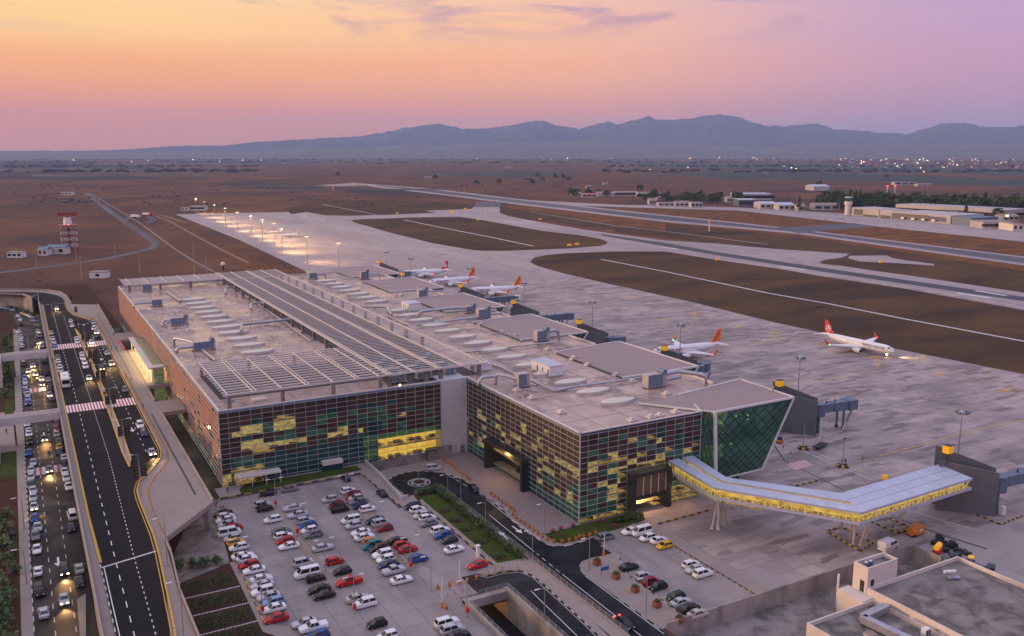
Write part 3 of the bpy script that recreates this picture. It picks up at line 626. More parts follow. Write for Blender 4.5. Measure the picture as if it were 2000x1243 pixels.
strip('marking', [(12.9, 60), (13.9, 176), (15.1, 240), (15.2, 470)], .15, DZ+.012, M['white'], dash=(.9, 1.3))
strip('marking', [(24.0, 240), (23.6, 415)], .15, DZ+.012, M['white'], dash=(2, 3.5))
strip('marking', [(7.9, 173.6), (18.0, 176.2)], .5, DZ+.016, M['wpaint'])
strip('marking', [(7.6, 508), (17.8, 510)], .3, DZ+.016, M['wpaint'])
def xw(y0, y1): 
    crossing([(7.9, y0), (18.8, y0), (18.8, y1), (7.9, y1)], 25, M['white'], M['rpaint'], DZ+.02)
    crossing([(20.3, y0), (27.1, y0), (27.1, y1), (20.3, y1)], 15, M['white'], M['rpaint'], DZ+.02)
xw(289, 298); xw(388, 398)
arrow(23.0, 262, -pi/2, DZ+.014, 1.3); arrow(25.7, 262, -pi/2, DZ+.014, 1.3); arrow(23, 361, -pi/2, DZ+.014, 1.3); arrow(22, 440, -pi/2, DZ+.014, 1.3)
strip('drain', [(30.0, 203), (29.9, 276)], .5, DZ-.085, M['bpaint']); strip('drain', [(29.9, 330), (29.8, 470)], .25, DZ-.085, M['bpaint']); strip('drain', [(33.2, 312), (33.2, 374)], .3, DZ-.085, M['bpaint'])
# parapets
def wall(name, pts, z0, z1, t=.25, m=None, kind='structure'):
    mb = MB()
    for a, b in zip(pts, pts[1:]):
        mb.bar((a[0], a[1], (z0+z1)/2), (b[0], b[1], (z0+z1)/2), t, z1-z0)
    return build(mb, name, m or M['cement'], kind=kind)
wall('parapet', [(6.0, 50), (6.0, 545)] + gp([(62, 583), (45, 577), (0, 575), (-60, 571)], 8), DZ-1.3, DZ+1.0, .22, M['kerb'])
wall('parapet', [(20.3, 50), (19.4, 156.6), (20.4, 174), (20.3, 181.6)], DZ-1.3, DZ+.8, .22, M['kerb'])
wall('parapet', [(32.7, 197.1), (32.6, 276)], DZ-1.3, DZ+.55, .3, M['kerb']); wall('parapet', [(32.6, 290), (32.6, 311)], DZ-1, DZ+.55, .3, M['kerb'])
wall('parapet', [(32.6, 374), (32.4, 396)], DZ-1, DZ+.7, .3, M['red']); wall('parapet', [(32.3, 412), (32.1, 496)], DZ-1, DZ+.7, .3, M['kerb'])
wall('parapet', [(20.3, 505)] + gp([(139, 594), (130, 580), (118, 572), (92, 568), (50, 566.5), (-60, 566.5)], 8), DZ-1, DZ+.8, .3, M['kerb'])
wall('ramp_wall', [(6.3, 50), (6.3, 173)], 0, DZ-.9, .3, M['cement'])
wall('ramp_wall', [(6.3, 470), (6.3, 545)] + gp([(62, 583), (45, 577), (0, 575), (-60, 571)], 8), 0, DZ-.9, .4, M['cementwarm'])
wall('ramp_wall', [(20.2, 50), (19.4, 156)], 0, DZ-.9, .3, M['cement'])
# retaining walls
wall('retaining_wall', [(98.6, 118.3), (167.8, 118.3), (168.0, 20)], -4.7, B+1.15, .35, M['cementwarm'])
wall('retaining_wall', [(78.45, 225), (78.4, 214.2), (77.2, 195.2)], B, 1.1, .3, M['whiteclad'])
wall('retaining_wall', [(77.2, 195.2), (79.0, 195.6)], B, 1.1, .25, M['whiteclad'])
wall('retaining_wall', [(79.4, 222.8), (88, 223.4), (102.2, 224.6)], B, .9, .3, M['cement'])
wall('retaining_wall', [(88.7, 100), (88.7, 197.6), (81.4, 197.2)], B, .35, .25, M['kerb'])
# --- far landscape
def mountains():
    sky = [(-700, 291), (-200, 298), (0, 298), (180, 296), (260, 284), (330, 262), (370, 258), (440, 262), (500, 255), (560, 259), (640, 261), (700, 263), (740, 259), (800, 249), (860, 241), (900, 252), (950, 251), (1000, 245), (1030, 238), (1058, 235), (1085, 245), (1130, 252), (1165, 243), (1187, 237), (1200, 243), (1240, 235), (1265, 226), (1280, 234), (1330, 234), (1370, 227), (1400, 223), (1445, 230), (1465, 240), (1500, 247), (1545, 246), (1590, 241), (1625, 252), (1690, 257), (1770, 263), (1800, 252), (1840, 241), (1880, 240), (1910, 247), (1950, 249), (2000, 246), (2200, 240), (2500, 255), (2900, 268)]
    def hgt(px):
        for (a, ya), (b, yb) in zip(sky, sky[1:]):
            if a <= px <= b: return ya+(yb-ya)*(px-a)/(b-a)
        return 290
    sky = [(a, 294-(294-b)*(.25 if a < 420 else .25+.75*min(1, (a-420)/340))) for a, b in sky]
    from mathutils import noise as nz
    for name, D0, k in (('mountains', 21000, 1.0), ('foothills', 15500, .34)):
        mb = MB(); nx, ny = 900, 30; vs = []
        for i in range(nx+1):
            px = -650+3500*i/nx; d = ray(px, 298); hx = hypot(d.x, d.y); ux, uy = d.x/hx, d.y/hx
            y = hgt(px) if k == 1 else 298-((298-hgt(px+260))*.30+2*nz.noise((px*.006, 3, 1)))*min(1, max(0, (px-420)/500))
            dv = ray(px, y); top = CH+(dv.z/hypot(dv.x, dv.y))*D0
            if k == 1: top += (nz.noise((px*.05, 0, 5))*30+nz.noise((px*.15, 2, 5))*22+nz.noise((px*.42, 7, 5))*12)*(.35+.65*min(1, max(0, (290-y)/40)))
            top = max(top, 12)
            for j in range(ny+1):
                t = j/ny; D = D0+(t-.5)*7000; prof = max(0, 1-abs(t-.5)*2)**1.15
                x, yy_ = ux*D, uy*D
                nn = .5-2.2*abs(nz.fractal((x/1900, yy_/1900, 2.2), 1.0, 2.1, 6))
                z = min(top*prof*(1+.55*nn*(1-prof)*2.0), CH+(top-CH)*D/D0*.97) if t != .5 else top
                vs.append((x, yy_, max(z, -3) if 0 < j < ny else B-3))
        fs = [(i*(ny+1)+j, (i+1)*(ny+1)+j, (i+1)*(ny+1)+j+1, i*(ny+1)+j+1) for i in range(nx) for j in range(ny)]
        mb.add(vs, fs, 0, False)
        S(name, mb, M['rock'] if k == 1 else M['scrub'])
M['rock'] = mat('mountain rock', (.05, .05, .062), .95, var=(.085, .08, .085), scale=.0009, vf=.6, var2=(.045, .045, .04), scale2=.0016, spec=.05)
M['scrub'] = mat('foothill scrub', (.06, .055, .045), .95, var=(.09, .075, .06), scale=.001, vf=.6)
mountains()
M['field'] = mat('hazy green field', (.045, .062, .058), .95, var=(.06, .068, .055), scale=.003, spec=.05)  # vegetation with the blue haze of the far plain put into its colour
M['scrubland'] = mat('dark scrub', (.034, .038, .04), .95, var=(.055, .048, .045), scale=.004, vf=.7, spec=.05)
FZ = [0]
for pts in ([(-200, 299.6), (2300, 299.6), (2300, 312), (1500, 309), (800, 307), (-200, 309)], [(1290, 338), (1560, 333), (1760, 342), (2000, 352), (2000, 366), (1800, 358), (1600, 352), (1420, 350)], [(1180, 315), (1500, 318), (2000, 330), (2000, 342), (1600, 334), (1300, 328)], [(780, 340), (1000, 334), (1150, 338), (1000, 345)], [(1560, 345), (1640, 340), (1740, 346), (1680, 352)]):
    flat('field', gp(pts), B-.05+.004*FZ[0], M['field']); FZ[0] += 1
for pts in ([(0, 312), (120, 313), (260, 324), (330, 333), (200, 333), (60, 340), (-60, 338)], [(280, 318), (450, 314), (640, 317), (560, 322), (380, 324)], [(-40, 340), (90, 337), (240, 342), (330, 350), (180, 352), (0, 350)], [(420, 360), (500, 356), (600, 362), (640, 368), (520, 370)], [(650, 366), (760, 370), (860, 376), (780, 382), (680, 376)]):
    flat('scrubland', gp(pts), B-.052+.004*FZ[0], M['scrubland']); FZ[0] += 1
# low mesa banks on the left
def bank(px0, px1, py, h, dep, seed):
    from mathutils import noise as nz
    mb = MB(); n = 60; vs = []
    for i in range(n+1):
        px = px0+(px1-px0)*i/n; x, y = G(px, py+nz.noise((px*.01, seed, 0))*2.5, B); d = hypot(x, y); e = min(1, 4*min(i, n-i)/n)
        hh = h*e*(.7+.5*nz.noise((px*.03, seed, 2)))
        for dd, k in ((0, 0), (dep*.12, .8), (dep*.22, 1), (dep, 0)): vs.append((x+x/d*dd, y+y/d*dd, B-.1+hh*k))
    mb.add(vs, [(i*4+j, (i+1)*4+j, (i+1)*4+j+1, i*4+j+1) for i in range(n) for j in range(3)], 0, True)
    S('hills', mb, M['bank'])
M['bank'] = mat('mesa bank', (.075, .042, .034), .95, var=(.05, .04, .034), scale=.02, vf=.8)
for a in ((-300, 340, 334, 14, 500, 1), (60, 420, 345, 12, 350, 2), (180, 700, 322, 16, 900, 3), (-300, 160, 315, 18, 900, 4), (420, 640, 366, 7, 120, 5), (500, 900, 372, 4, 80, 6)): bank(*a)
# haze: one closed box of even air round everything
mb = MB(); mb.box(-26000, 36000, -600, 27500, -11, 1120)
hz = mb.mesh('haze', M['white']); hm = bpy.data.materials.new('haze'); hm.use_nodes = True; t_ = hm.node_tree; t_.nodes.clear()
pv = t_.nodes.new('ShaderNodeVolumePrincipled'); pv.inputs['Color'].default_value = (.46, .62, 1.0, 1); pv.inputs['Density'].default_value = 4.5e-5; pv.inputs['Anisotropy'].default_value = .0
o_ = t_.nodes.new('ShaderNodeOutputMaterial'); t_.links.new(pv.outputs[0], o_.inputs['Volume']); hz.materials[0] = hm
ob('haze', hz, kind='stuff')
# ================================================================== TERMINAL
M['litfloor'] = lit_mat('lit room floor', (.85, .50, .13), (.30, .15, .03), .75, .8)
RZ = 20.4; ROW = 1.36; CW = 2.85
pane_u = {}
def pane_mesh(key, m):
    if key not in pane_u: pane_u[key] = MB().box(0, 1, 0, .06, 0, 1).mesh(key, m)
    return pane_u[key]
PM = {'a': ('brown_panel', M['bronze']), 'b': ('brown_panel', M['brown']), 'o': ('terracotta_panel', M['orange']), 't': ('glass_pane', M['teal']), 'y': ('glass_pane_clear', M['clear'])}
def curtain(owner, ox, oy, dx, dy, ztop, rows, cols, pat, single=None, depth=4.0, strip_top=True, rail=.12, litmat='lit', hall=None, zbot=None, names=None, fine=True, panes=True, nomull=False):
    """pat(r, c) -> 'b','o','t','y','a' ; cols = list of widths. outward normal is (dy, -dx)"""
    nx, ny = dy, -dx; rz = atan2(dy, dx)
    top = ztop-(.66 if strip_top else 0); H = top-rows*ROW; W = sum(cols)
    P = lambda u, n, z: (ox+dx*u+nx*n, oy+dy*u+ny*n, z)
    us = [0]
    for c_ in cols: us.append(us[-1]+c_)
    stuff = {}
    for r in range(rows):
        for c_ in range(len(cols)):
            k = pat(r, c_)
            if k == ' ': continue
            kk = {'d': 't', 'g': 't'}.get(k, k)
            z0 = top-(r+1)*ROW+.04; u0, u1 = us[c_]+.04, us[c_+1]-.04
            nm, m = PM[kk]
            if names: nm = names.get(nm, nm)
            if single and single(r, c_, kk):
                o = ob({'glass_pane_clear': 'glass_pane'}.get(nm, nm), pane_mesh(nm, m), owner, P(u0, 0, z0), rz, (u1-u0, 1, ROW-.08))
            else:
                mb = stuff.setdefault(kk, MB())
                a, b, c2, d = P(u0, .03, z0), P(u1, .03, z0), P(u1, .03, z0+ROW-.08), P(u0, .03, z0+ROW-.08)
                mb.quad([a, b, c2, d])
    for kk, mb in stuff.items(): build(mb, {'a': 'brown_panel', 'b': 'brown_panel', 'o': 'terracotta_panel', 't': 'glass_pane', 'y': 'glass_pane'}[kk], PM[kk][1], owner, kind='stuff')
    # rails, mullions
    occ = lambda r, c: 0 <= r < rows and 0 <= c < len(cols) and pat(r, c) != ' '
    for r in range(rows+1):
        z = top-r*ROW; c_ = 0
        while c_ < len(cols):
            if occ(r, c_) or occ(r-1, c_):
                e = c_
                while e < len(cols) and (occ(r, e) or occ(r-1, e)): e += 1
                build(MB().bar(P(us[c_]-.05, rail/2, z), P(us[e]+.05, rail/2, z), rail, .075), 'rail', M['rail'], owner); c_ = e
            else: c_ += 1
    mv = MB().box(-.03, .03, -.04, .04, 0, 1).mesh('mullion', M['rail'])
    for i, u in enumerate(us):
        if nomull and 0 < i < len(us)-1: continue
        wd = 2.6 if i in (0, len(us)-1) else 1
        r = 0
        while r < rows:
            if occ(r, i) or occ(r, i-1):
                e = r
                while e < rows and (occ(e, i) or occ(e, i-1)): e += 1
                ob('mullion', mv, owner, P(u, .06, top-e*ROW), rz, (wd, wd, (e-r)*ROW+(.66 if r == 0 else 0))); r = e
            else: r += 1
    if strip_top:
        build(MB().bar(P(0, .02, ztop-.38), P(W, .02, ztop-.38), .06, .5), 'cornice_strip', M['ahu'], owner)
    # rooms behind the glass
    wall_d, wall_l, hallm, fl = MB(), MB(), MB(), MB()
    step = 3
    lamps = MB()
    r0 = 0
    while r0 < rows:
        r1 = min(rows, r0+step); z1, z0 = top-r0*ROW, top-r1*ROW
        c0 = 0
        while c0 < len(cols):
            c1 = min(len(cols), c0+2)
            ks = [pat(r, c_) for r in range(r0, r1) for c_ in range(c0, c1)]
            lit_ = any(k in 'ya' for k in ks); isH = hall and hall(r0, c0)
            mbw = hallm if isH else wall_l if lit_ else wall_d
            u0, u1 = us[c0], us[c1]
            if all(k == ' ' for k in ks): c0 = c1; continue
            mbw.quad([P(u0, -depth, z0), P(u1, -depth, z0), P(u1, -depth, z1), P(u0, -depth, z1)])
            if lit_ or isH:
                if u0 > .5: mbw.quad([P(u0, -depth, z0+.05), P(u0, -.3, z0+.05), P(u0, -.3, z1), P(u0, -depth, z1)])
                if fine:
                    fl.quad([P(u0, -depth, z0+.16), P(u0, -.2, z0+.16), P(u1, -.2, z0+.16), P(u1, -depth, z0+.16)], 2)
                    lamps.quad([P(u0+.5, -depth*.5-.2, z1-.3), P(u0+.5, -depth*.5+.2, z1-.3), P(u1-.5, -depth*.5+.2, z1-.3), P(u1-.5, -depth*.5-.2, z1-.3)])
                    for q in range(2):
                        x = rnd.uniform(u0+.4, u1-1.6); fl.add([P(x, -2.6, z0+.2), P(x+1.4, -2.6, z0+.2), P(x+1.4, -1.6, z0+.2), P(x, -1.6, z0+.2), P(x, -2.6, z0+.95), P(x+1.4, -2.6, z0+.95), P(x+1.4, -1.6, z0+.95), P(x, -1.6, z0+.95)], [(4,5,6,7),(0,1,5,4),(1,2,6,5),(2,3,7,6),(3,0,4,7)], 1)
            c0 = c1
        fl.add([P(0, -depth, z0-.15), P(W, -depth, z0-.15), P(W, -.12, z0-.15), P(0, -.12, z0-.15), P(0, -depth, z0+.12), P(W, -depth, z0+.12), P(W, -.12, z0+.12), P(0, -.12, z0+.12)], [(4,5,6,7),(0,3,2,1),(0,1,5,4),(2,3,7,6)], 0)
        r0 = r1
    build(wall_d, 'room_wall', M['inside'], owner, kind='stuff')
    if wall_l.v: build(wall_l, 'room_wall_lit', M[litmat], owner, kind='stuff')
    if hallm.v: build(hallm, 'hall_wall_lit', M['lithall'], owner, kind='stuff')
    build(fl, 'room_floor', [M['floorin'], M['dark'], M['litfloor']], owner, kind='stuff')
    if lamps.v: build(lamps, 'ceiling_light', M['ceil'], owner, kind='stuff')
    return H
def HS(r, c): return ((r*73856093) ^ (c*19349663+7)) % 997/997
def amber(k, r, c, p, r0=2): return 'a' if k == 'b' and r >= r0 and HS(r, c) < p else k
HALL = thing('terminal_hall', 'big departures hall with brown and teal gridded glass front and slatted roof', 'building', (40, 225.5, 0))
CON = thing('terminal_concourse', 'gate concourse with brown panel grid facades and lens shaped roof lights, right of the link', 'building', (110.4, 165.8, B))
def at(o):  # world-built meshes parented to an Empty keep their place
    pass
HALL.location = (0, 0, 0); CON.location = (0, 0, 0)
F1 = """
bbbbbbbbbbbbbbbbbaaabb
bbbbbbbbbbbbbbbbbaaabb
bbbtbyybbbtbbttbtaabbb
aayytyybbtdbdattbbbbbb
byyytyybbdabbdbtbbtbbb
bbtbbbtbtbbttttttyabtb
aayyattbttayabttbaabab
aayyyyyybbyybytdbtaatb
baayybbdadbbdddbatbbbb
bttabtbbtdtbtttbgggggg
btbtttttttttttttgggggg
byyttttttttttttyyyyyyy
yyyyttttttttttddyyyyyy
yyyyttttdttttddyyyyyyy
yyyyddddddddddd       """.strip('\n').split('\n')
F1 = [r.ljust(22) for r in F1]
F1[10] = 'btttttttttttttt'+'yyyyyyy'; F1[11] = 'byyytttttttttttyyyyyyy'; F1[12] = 'yyyytttttttttttyyyyyyy'; F1[13] = 'yyyytttdtttttddyyyyyyy'; F1[14] = 'yyyydtdddtdddddyyyyyyy'; F1[9] = 'bttbbtbbttttttttttgttt'
F1[9] = F1[9][:15]+'ttttttt'
cols1 = [2.3]+[CW]*20+[2.2]
s1 = sum(cols1); cols1 = [c*61.8/s1 for c in cols1]
curtain(HALL, 40.1, 225.5, 1, 0, RZ, 15, cols1, lambda r, c: amber(F1[r][c], r, c, .12 if c < 15 else .3), single=lambda r, c, k: True, hall=lambda r, c: r >= 9 and c >= 14)
# grey link between the two blocks
mb = MB(); n = 0
ob('wall', MB().box(102.0, 110.3, 225.75, 232, B, RZ+.1).mesh('wall', M['whiteclad']), HALL)
for i in range(8):
    x0 = 102.0+i*1.04
    for j in range(8):
        z0 = B+.1+j*2.8; build(MB().box(x0+.02, x0+1.02, 225.6+rnd.uniform(0, .015), 225.76, z0, z0+2.76), 'cladding_panel', M['whiteclad'], HALL)
build(MB().box(108.2, 108.6, 225.5, 225.7, B+.1, B+2.3).box(108.9, 109.3, 225.5, 225.7, B+.1, B+2.3), 'door', M['dark'], HALL)
# long left facade, mostly terracotta strips
rq = random.Random(5)
NF0 = 85
def f0(r, c):
    cc = NF0-1-c   # 0 = nearest the camera
    if r >= 12 and cc > 2: return 'y' if rq0.get((r, c), 0) < .45 else 't'
    p = .0 if cc > 48 else .05+.05*(r > 4) + (.25 if r > 7 and cc < 26 else 0)
    return 't' if rq0.get((r, c), 1) < p else 'o'
rq0 = {(r, c): rq.random() for r in range(15) for c in range(NF0)}
curtain(HALL, 40.1, 225.5+NF0*2.868, 0, -1, RZ, 15, [2.868]*NF0, f0, single=lambda r, c, k: c > NF0-16, strip_top=True, rail=.15, fine=False, nomull=True, litmat='lit', depth=3)
# back and roof of the hall
ob('back_wall', MB().box(40.2, 150, 469, 469.4, B, RZ-.1).mesh('back_wall', M['whiteclad']), HALL)
flat('roof', [(40.2, 225.8), (110.6, 225.8), (110.6, 469.2), (40.2, 469.2)], RZ-.45, M['roof']).parent = HALL
def coping(pts, owner, z=RZ, t=.5):
    for a, b in zip(pts, pts[1:]): build(MB().bar((a[0], a[1], z-.15), (b[0], b[1], z-.15), t, .6), 'coping', M['steel'], owner)
coping([(110.5, 226.0), (40.2, 225.7)], HALL); coping([(40.35, 225.9), (40.35, 469.2)], HALL); coping([(40.2, 469.1), (150, 469.1)], HALL)
# concourse
C2 = [61.6/22]*22
r2 = random.Random(21)
G2 = {}
for r in range(16):
    for c in range(22):
        v = r2.random(); cc = c
        p = [.0, .02, .12, .16, .22, .24, .26, .24, .26, .30, .38, .45, .55, .75, 1, 1][r]
        k = 'b'
        if v < p: k = 'y' if (2 <= r <= 9 and r2.random() < .85) or (r < 13 and r2.random() < .5) else 't'
        elif v < p+.1 and r > 3: k = 'a'
        if r >= 13: k = 't' if (r > 13 or v < .8) else 'b'
        if 9 <= c and 6 < c < 13.6 and r >= 10: k = ' '
        G2[r, c] = k
def f2(r, c):
    if 5 <= c <= 11 and r >= 10: return ' '
    return G2[r, c]
PY0, PY1 = 190.4, 210.2
# facade runs from the inner corner (y=227.4) toward the camera
curtain(CON, 110.4, 227.4, 0, -1, RZ, 16, C2, lambda r, c: ' ' if (6 <= c <= 12 and r >= 10) else amber(G2[r, c], r, c, .30) if G2[r, c] != ' ' else 't', single=lambda r, c, k: k != 'b' or c > 9, rail=.14)
C3 = [2.2]+[CW]*11+[2.55]; C3 = [c*36.6/sum(C3) for c in C3]
F3 = """
bbbbbaabbbbbb
bbtbtbbbtbtbt
abbbbytytbbab
btbbbbtbybtbb
aatybbbtbbtbt
ayyyybybtytby
bybtayabyttyb
abtyyayyybttt
bbbtyyyyytttt
tbyby    tttt
bttyb    tttt
tbtyy    tttt
dtdyy    tttt
btbty    yyyy
tttty    yyyy
yyyyy    yyyy""".strip('\n').split('\n')
curtain(CON, 110.4, 165.8, 1, 0, RZ, 16, C3, lambda r, c: amber(F3[r][c], r, c, .42, 1), single=lambda r, c, k: True, rail=.14, depth=5)
for x in (120.6, 122.6):    # lattice mast behind the glass
    build(MB().bar((x, 168, B), (x, 168, 17), .35, .35), 'lattice_post', M['ceil'] if False else M['lit'], CON)
mb = MB()
for i in range(9): mb.bar((120.6, 168, B+i*2), (122.6, 168, B+i*2+2), .2, .2); mb.bar((122.6, 168, B+i*2), (120.6, 168, B+i*2+2), .2, .2)
build(mb, 'lattice', M['lit'], CON)
CR = [(110.5, 165.9), (147, 165.9), (149.6, 171), (151, 180), (169.5, 186), (169.5, 469.2), (110.5, 469.2)]
flat('roof', CR, RZ-.46, M['roof']).parent = CON
coping([(110.65, 227.4), (110.65, 165.8)], CON); coping([(110.4, 166.0), (147.1, 166.0)], CON); coping([(147, 165.8), (150, 172)], CON)
build(MB().box(150, 169.4, 186.5, 469, B, RZ-.5), 'side_wall', M['teal'], CON)
build(MB().box(147.02, 148.5, 166.2, 180, B, RZ-.5), 'side_wall', M['teal'], CON)
for y0, y1 in ((186.5, 203), (246, 263), (306, 326), (369.5, 388), (430.5, 445.5)):
    coping([(169.5, y0), (169.5, y1)], CON)
# portals: dark box frames
mbp = MB(); mbp.box(108.3, 112.5, 189.6, 190.6, B, 6.6).box(108.3, 112.5, 210.0, 211.0, B, 6.6).box(108.3, 112.5, 190.6, 210.0, 5.7, 6.6)
build(mbp, 'portal_frame', M['dark'], CON)
build(MB().box(113.6, 113.8, 190.6, 210.0, B, 5.7), 'portal_back', M['dark'], CON)
build(MB().box(110.4, 113.6, 190.5, 190.62, B, 5.7).box(110.4, 113.6, 209.9, 210.0, B, 5.7), 'portal_side', M['dark'], CON)
build(MB().box(112.6, 113.4, 199, 200.6, B, 3), 'entrance_box', M['dark'], CON)
for y in (198.4, 201.2): build(MB().cyl(112.9, y, 2.3, 2.9, .22), 'wall_lamp', M['lamp'], CON)
for y in (193, 195.5, 207): build(MB().cyl(112.9, y, B+.1, B+.45, .12), 'floor_lamp', M['lamp'], CON)
mbp = MB(); mbp.box(124.2, 125.6, 163.6, 168.6, B, 8.3).box(135.0, 136.4, 163.6, 168.6, B, 8.3).box(125.6, 135.0, 163.6, 168.6, 7.4, 8.3).box(125.6, 135.0, 163.8, 165.4, 1.5, 2.3)
build(mbp, 'portal_frame', M['dark'], CON)
M['mesh'] = mat('bronze mesh screen', (.16, .10, .055), .5, var=(.12, .075, .04), scale=.8, stretch=(1, 1, 6))
for i in range(4): build(MB().box(125.7+i*2.33, 127.95+i*2.33, 164.2, 164.4, 2.3, 7.4), 'mesh_screen', M['mesh'], CON)
for i in range(5): build(MB().box(125.55+i*2.33, 125.7+i*2.33, 164.0, 164.2, 2.3, 7.4), 'screen_post', M['frame'], CON)
build(MB().box(125.6, 136.4, 178, 178.3, B, 2), 'passage_wall', M['cementwarm'], CON)
build(MB().box(135.0, 135.4, 168.6, 178, B, 2).box(125.2, 125.6, 168.6, 178, B, 2).box(125.2, 135.4, 168.6, 178, 2.0, 2.3), 'passage_wall', M['cementwarm'], CON)
flat('passage_floor', [(125.6, 160), (135, 160), (135, 178), (125.6, 178)], B+.04, M['concflat']).parent = CON
# stair parapet, basement canopies
def zig():
    mb = MB(); mb.prism([(100.3, 221.8), (104.2, 225.6), (100.3, 225.6), (94, 224.2)], B, 1.6); return mb
t = tag(build(MB().box(96.5, 104, 223.0, 223.3, B, .6).box(99.5, 104, 223.0, 223.3, .6, 1.8), 'stair_wall', M['cement']), 'stepped grey stair parapet at the foot of the yellow lit lobby', 'wall')
t = thing('entrance_canopy', 'long low white canopy over the hall side entrance beside the lawn', 'canopy', (43.2, 221.5, 0))
build(MB().box(0, 11.2, 0, 3.2, 2.9, 3.3), 'canopy_roof', M['steel'], t)
for x in (.15, 3.6, 7.2, 10.9): build(MB().box(x-.06, x+.06, .1, .22, 0, 2.9), 'post', M['frame'], t)
t = thing('entrance_canopy', 'short white canopy box against the teal hall glass beside the lawn', 'canopy', (66.0, 223.4, 0))
build(MB().box(0, 5.6, 0, 2.0, 1.9, 2.9), 'canopy_roof', M['steel'], t); build(MB().box(.1, 5.5, .3, 2.0, .16, 1.9), 'canopy_side', M['teal'], t)
# skylights
def lens(nm, owner, x, y, L_=11.2, Wd=4.4, tilt=0):
    mb = MB(); n = 14; top = []; bot = []
    for i in range(n+1):
        t = i/n; u = (t-.5)*L_; w_ = Wd/2*(1-(2*t-1)**2)**.75 + .05; top.append((u, w_)); 
    ring_ = [(u, -w_) for u, w_ in top] + [(u, w_) for u, w_ in top[::-1][1:-1]]
    mb.prism(ring_, 0, .75, 1, top=False)
    m_ = len(ring_); z = .75
    vs = [(u, w_*.0, z+.5*(1-(2*u/L_)**2)) for u, _ in top]
    for i in range(n):
        a, b = top[i], top[i+1]
        mb.add([(a[0], -a[1], z), (b[0], -b[1], z), vs[i+1], vs[i]], [(0, 1, 2, 3)], 0); mb.add([(a[0], a[1], z), (b[0], b[1], z), vs[i+1], vs[i]], [(3, 2, 1, 0)], 0)
    return mb.mesh(nm, [M['skylight'], M['steel']])
LM = lens('skylight', None, 0, 0)
for i in range(11): ob('skylight', LM, HALL, (65.2, 290.2+i*12.05, RZ-.45))
for y in (184.2, 195.8, 207.2, 219, 231, 243, 255, 267, 279, 291.5, 303.5, 316, 328, 340, 366, 378, 390, 402, 414, 426, 439): ob('skylight', LM, CON, (134.4 if y < 230 else 135, y, RZ-.46), rz=.02)
# ---- slatted pergola over the roof
PG = thing('roof_pergola', 'white steel slatted pergola standing on concrete posts over the hall roof', 'pergola')
def beam(x0, y0, x1, y1, z, w_=.3, h=.42, nm='beam', m='steel'): return build(MB().bar((x0, y0, z), (x1, y1, z), w_, h), nm, M[m], PG)
PZ = 23.7
for x in (87, 94.6, 102.2, 109.8, 117.2):
    beam(x, 226.6, x, 472, PZ); 
    if x in (87, 102.2): beam(x+.9, 226.6, x+.9, 472, PZ)
for i in range(118):
    y = 227.4+i*2.08; beam(86.6, y, 117.5, y, PZ-.05, .36, .12, 'slat')
for x in (43.2, 49.6, 50.5, 57, 63.6, 64.5, 71, 77.6, 78.5, 84.2): beam(x, 228.0, x, 268.4, PZ, .22, .34)
for i in range(15): y = 228.4+i*2.84; beam(42.2, y, 87, y, PZ-.22, .42, .34, 'slat')
beam(42, 227.7, 118, 227.1, PZ, .4, .5)
for x in (48, 56, 64, 72, 80): beam(x-4, 449, x-4, 471.4, PZ, .22, .34)
for i in range(14): y = 448.6+i*1.7; beam(41, y, 87, y, PZ-.2, .6, .1, 'slat')
for x in (43.4, 57.2, 71, 84.6): build(MB().box(x-.45, x+.45, 227.4, 228.3, RZ-.45, PZ-.2), 'post', M['cement'], PG)
for x in (87.4, 98.6, 103.2, 115.6): build(MB().box(x-.5, x+.5, 227.6, 228.8, RZ-.45, PZ-.2), 'post', M['cement'], PG)
for x in (43.4, 57.2, 71): build(MB().box(x-.4, x+.4, 266, 267, RZ-.45, PZ-.4), 'post', M['cement'], PG); build(MB().box(x-.5, x+.5, 450, 451, RZ-.45, PZ-.4), 'post', M['cement'], PG)
for k in range(15):
    y = 272+k*14; build(MB().box(87, 88, y, y+1, RZ-.45, PZ-.3), 'post', M['cement'], PG); build(MB().box(116, 117, y, y+1, RZ-.45, PZ-.3), 'post', M['cement'], PG)
# plant well and front roof: dark sheets, slat shade put into their colour
flat('plant_deck', [(88.3, 229), (116, 229), (116, 470), (88.3, 470)], RZ-.42, mat('slat shade floor', (.045, .038, .036), .85, var=(.07, .058, .054), scale=.3)).parent = HALL
flat('shaded_roof', [(43, 238), (87.8, 238), (87.8, 267), (43, 267)], RZ-.42, bpy.data.materials['slat shade floor']).parent = HALL
# added strips by the left edge, sky reflection put into their blue colour
for i in range(9): build(MB().bar((43.6, 230.0+i*4.1, RZ+.9), (45.2, 230.0+i*4.1, RZ+.9), 2.2, .1), 'sky_glint_strip', M['blue'], PG)
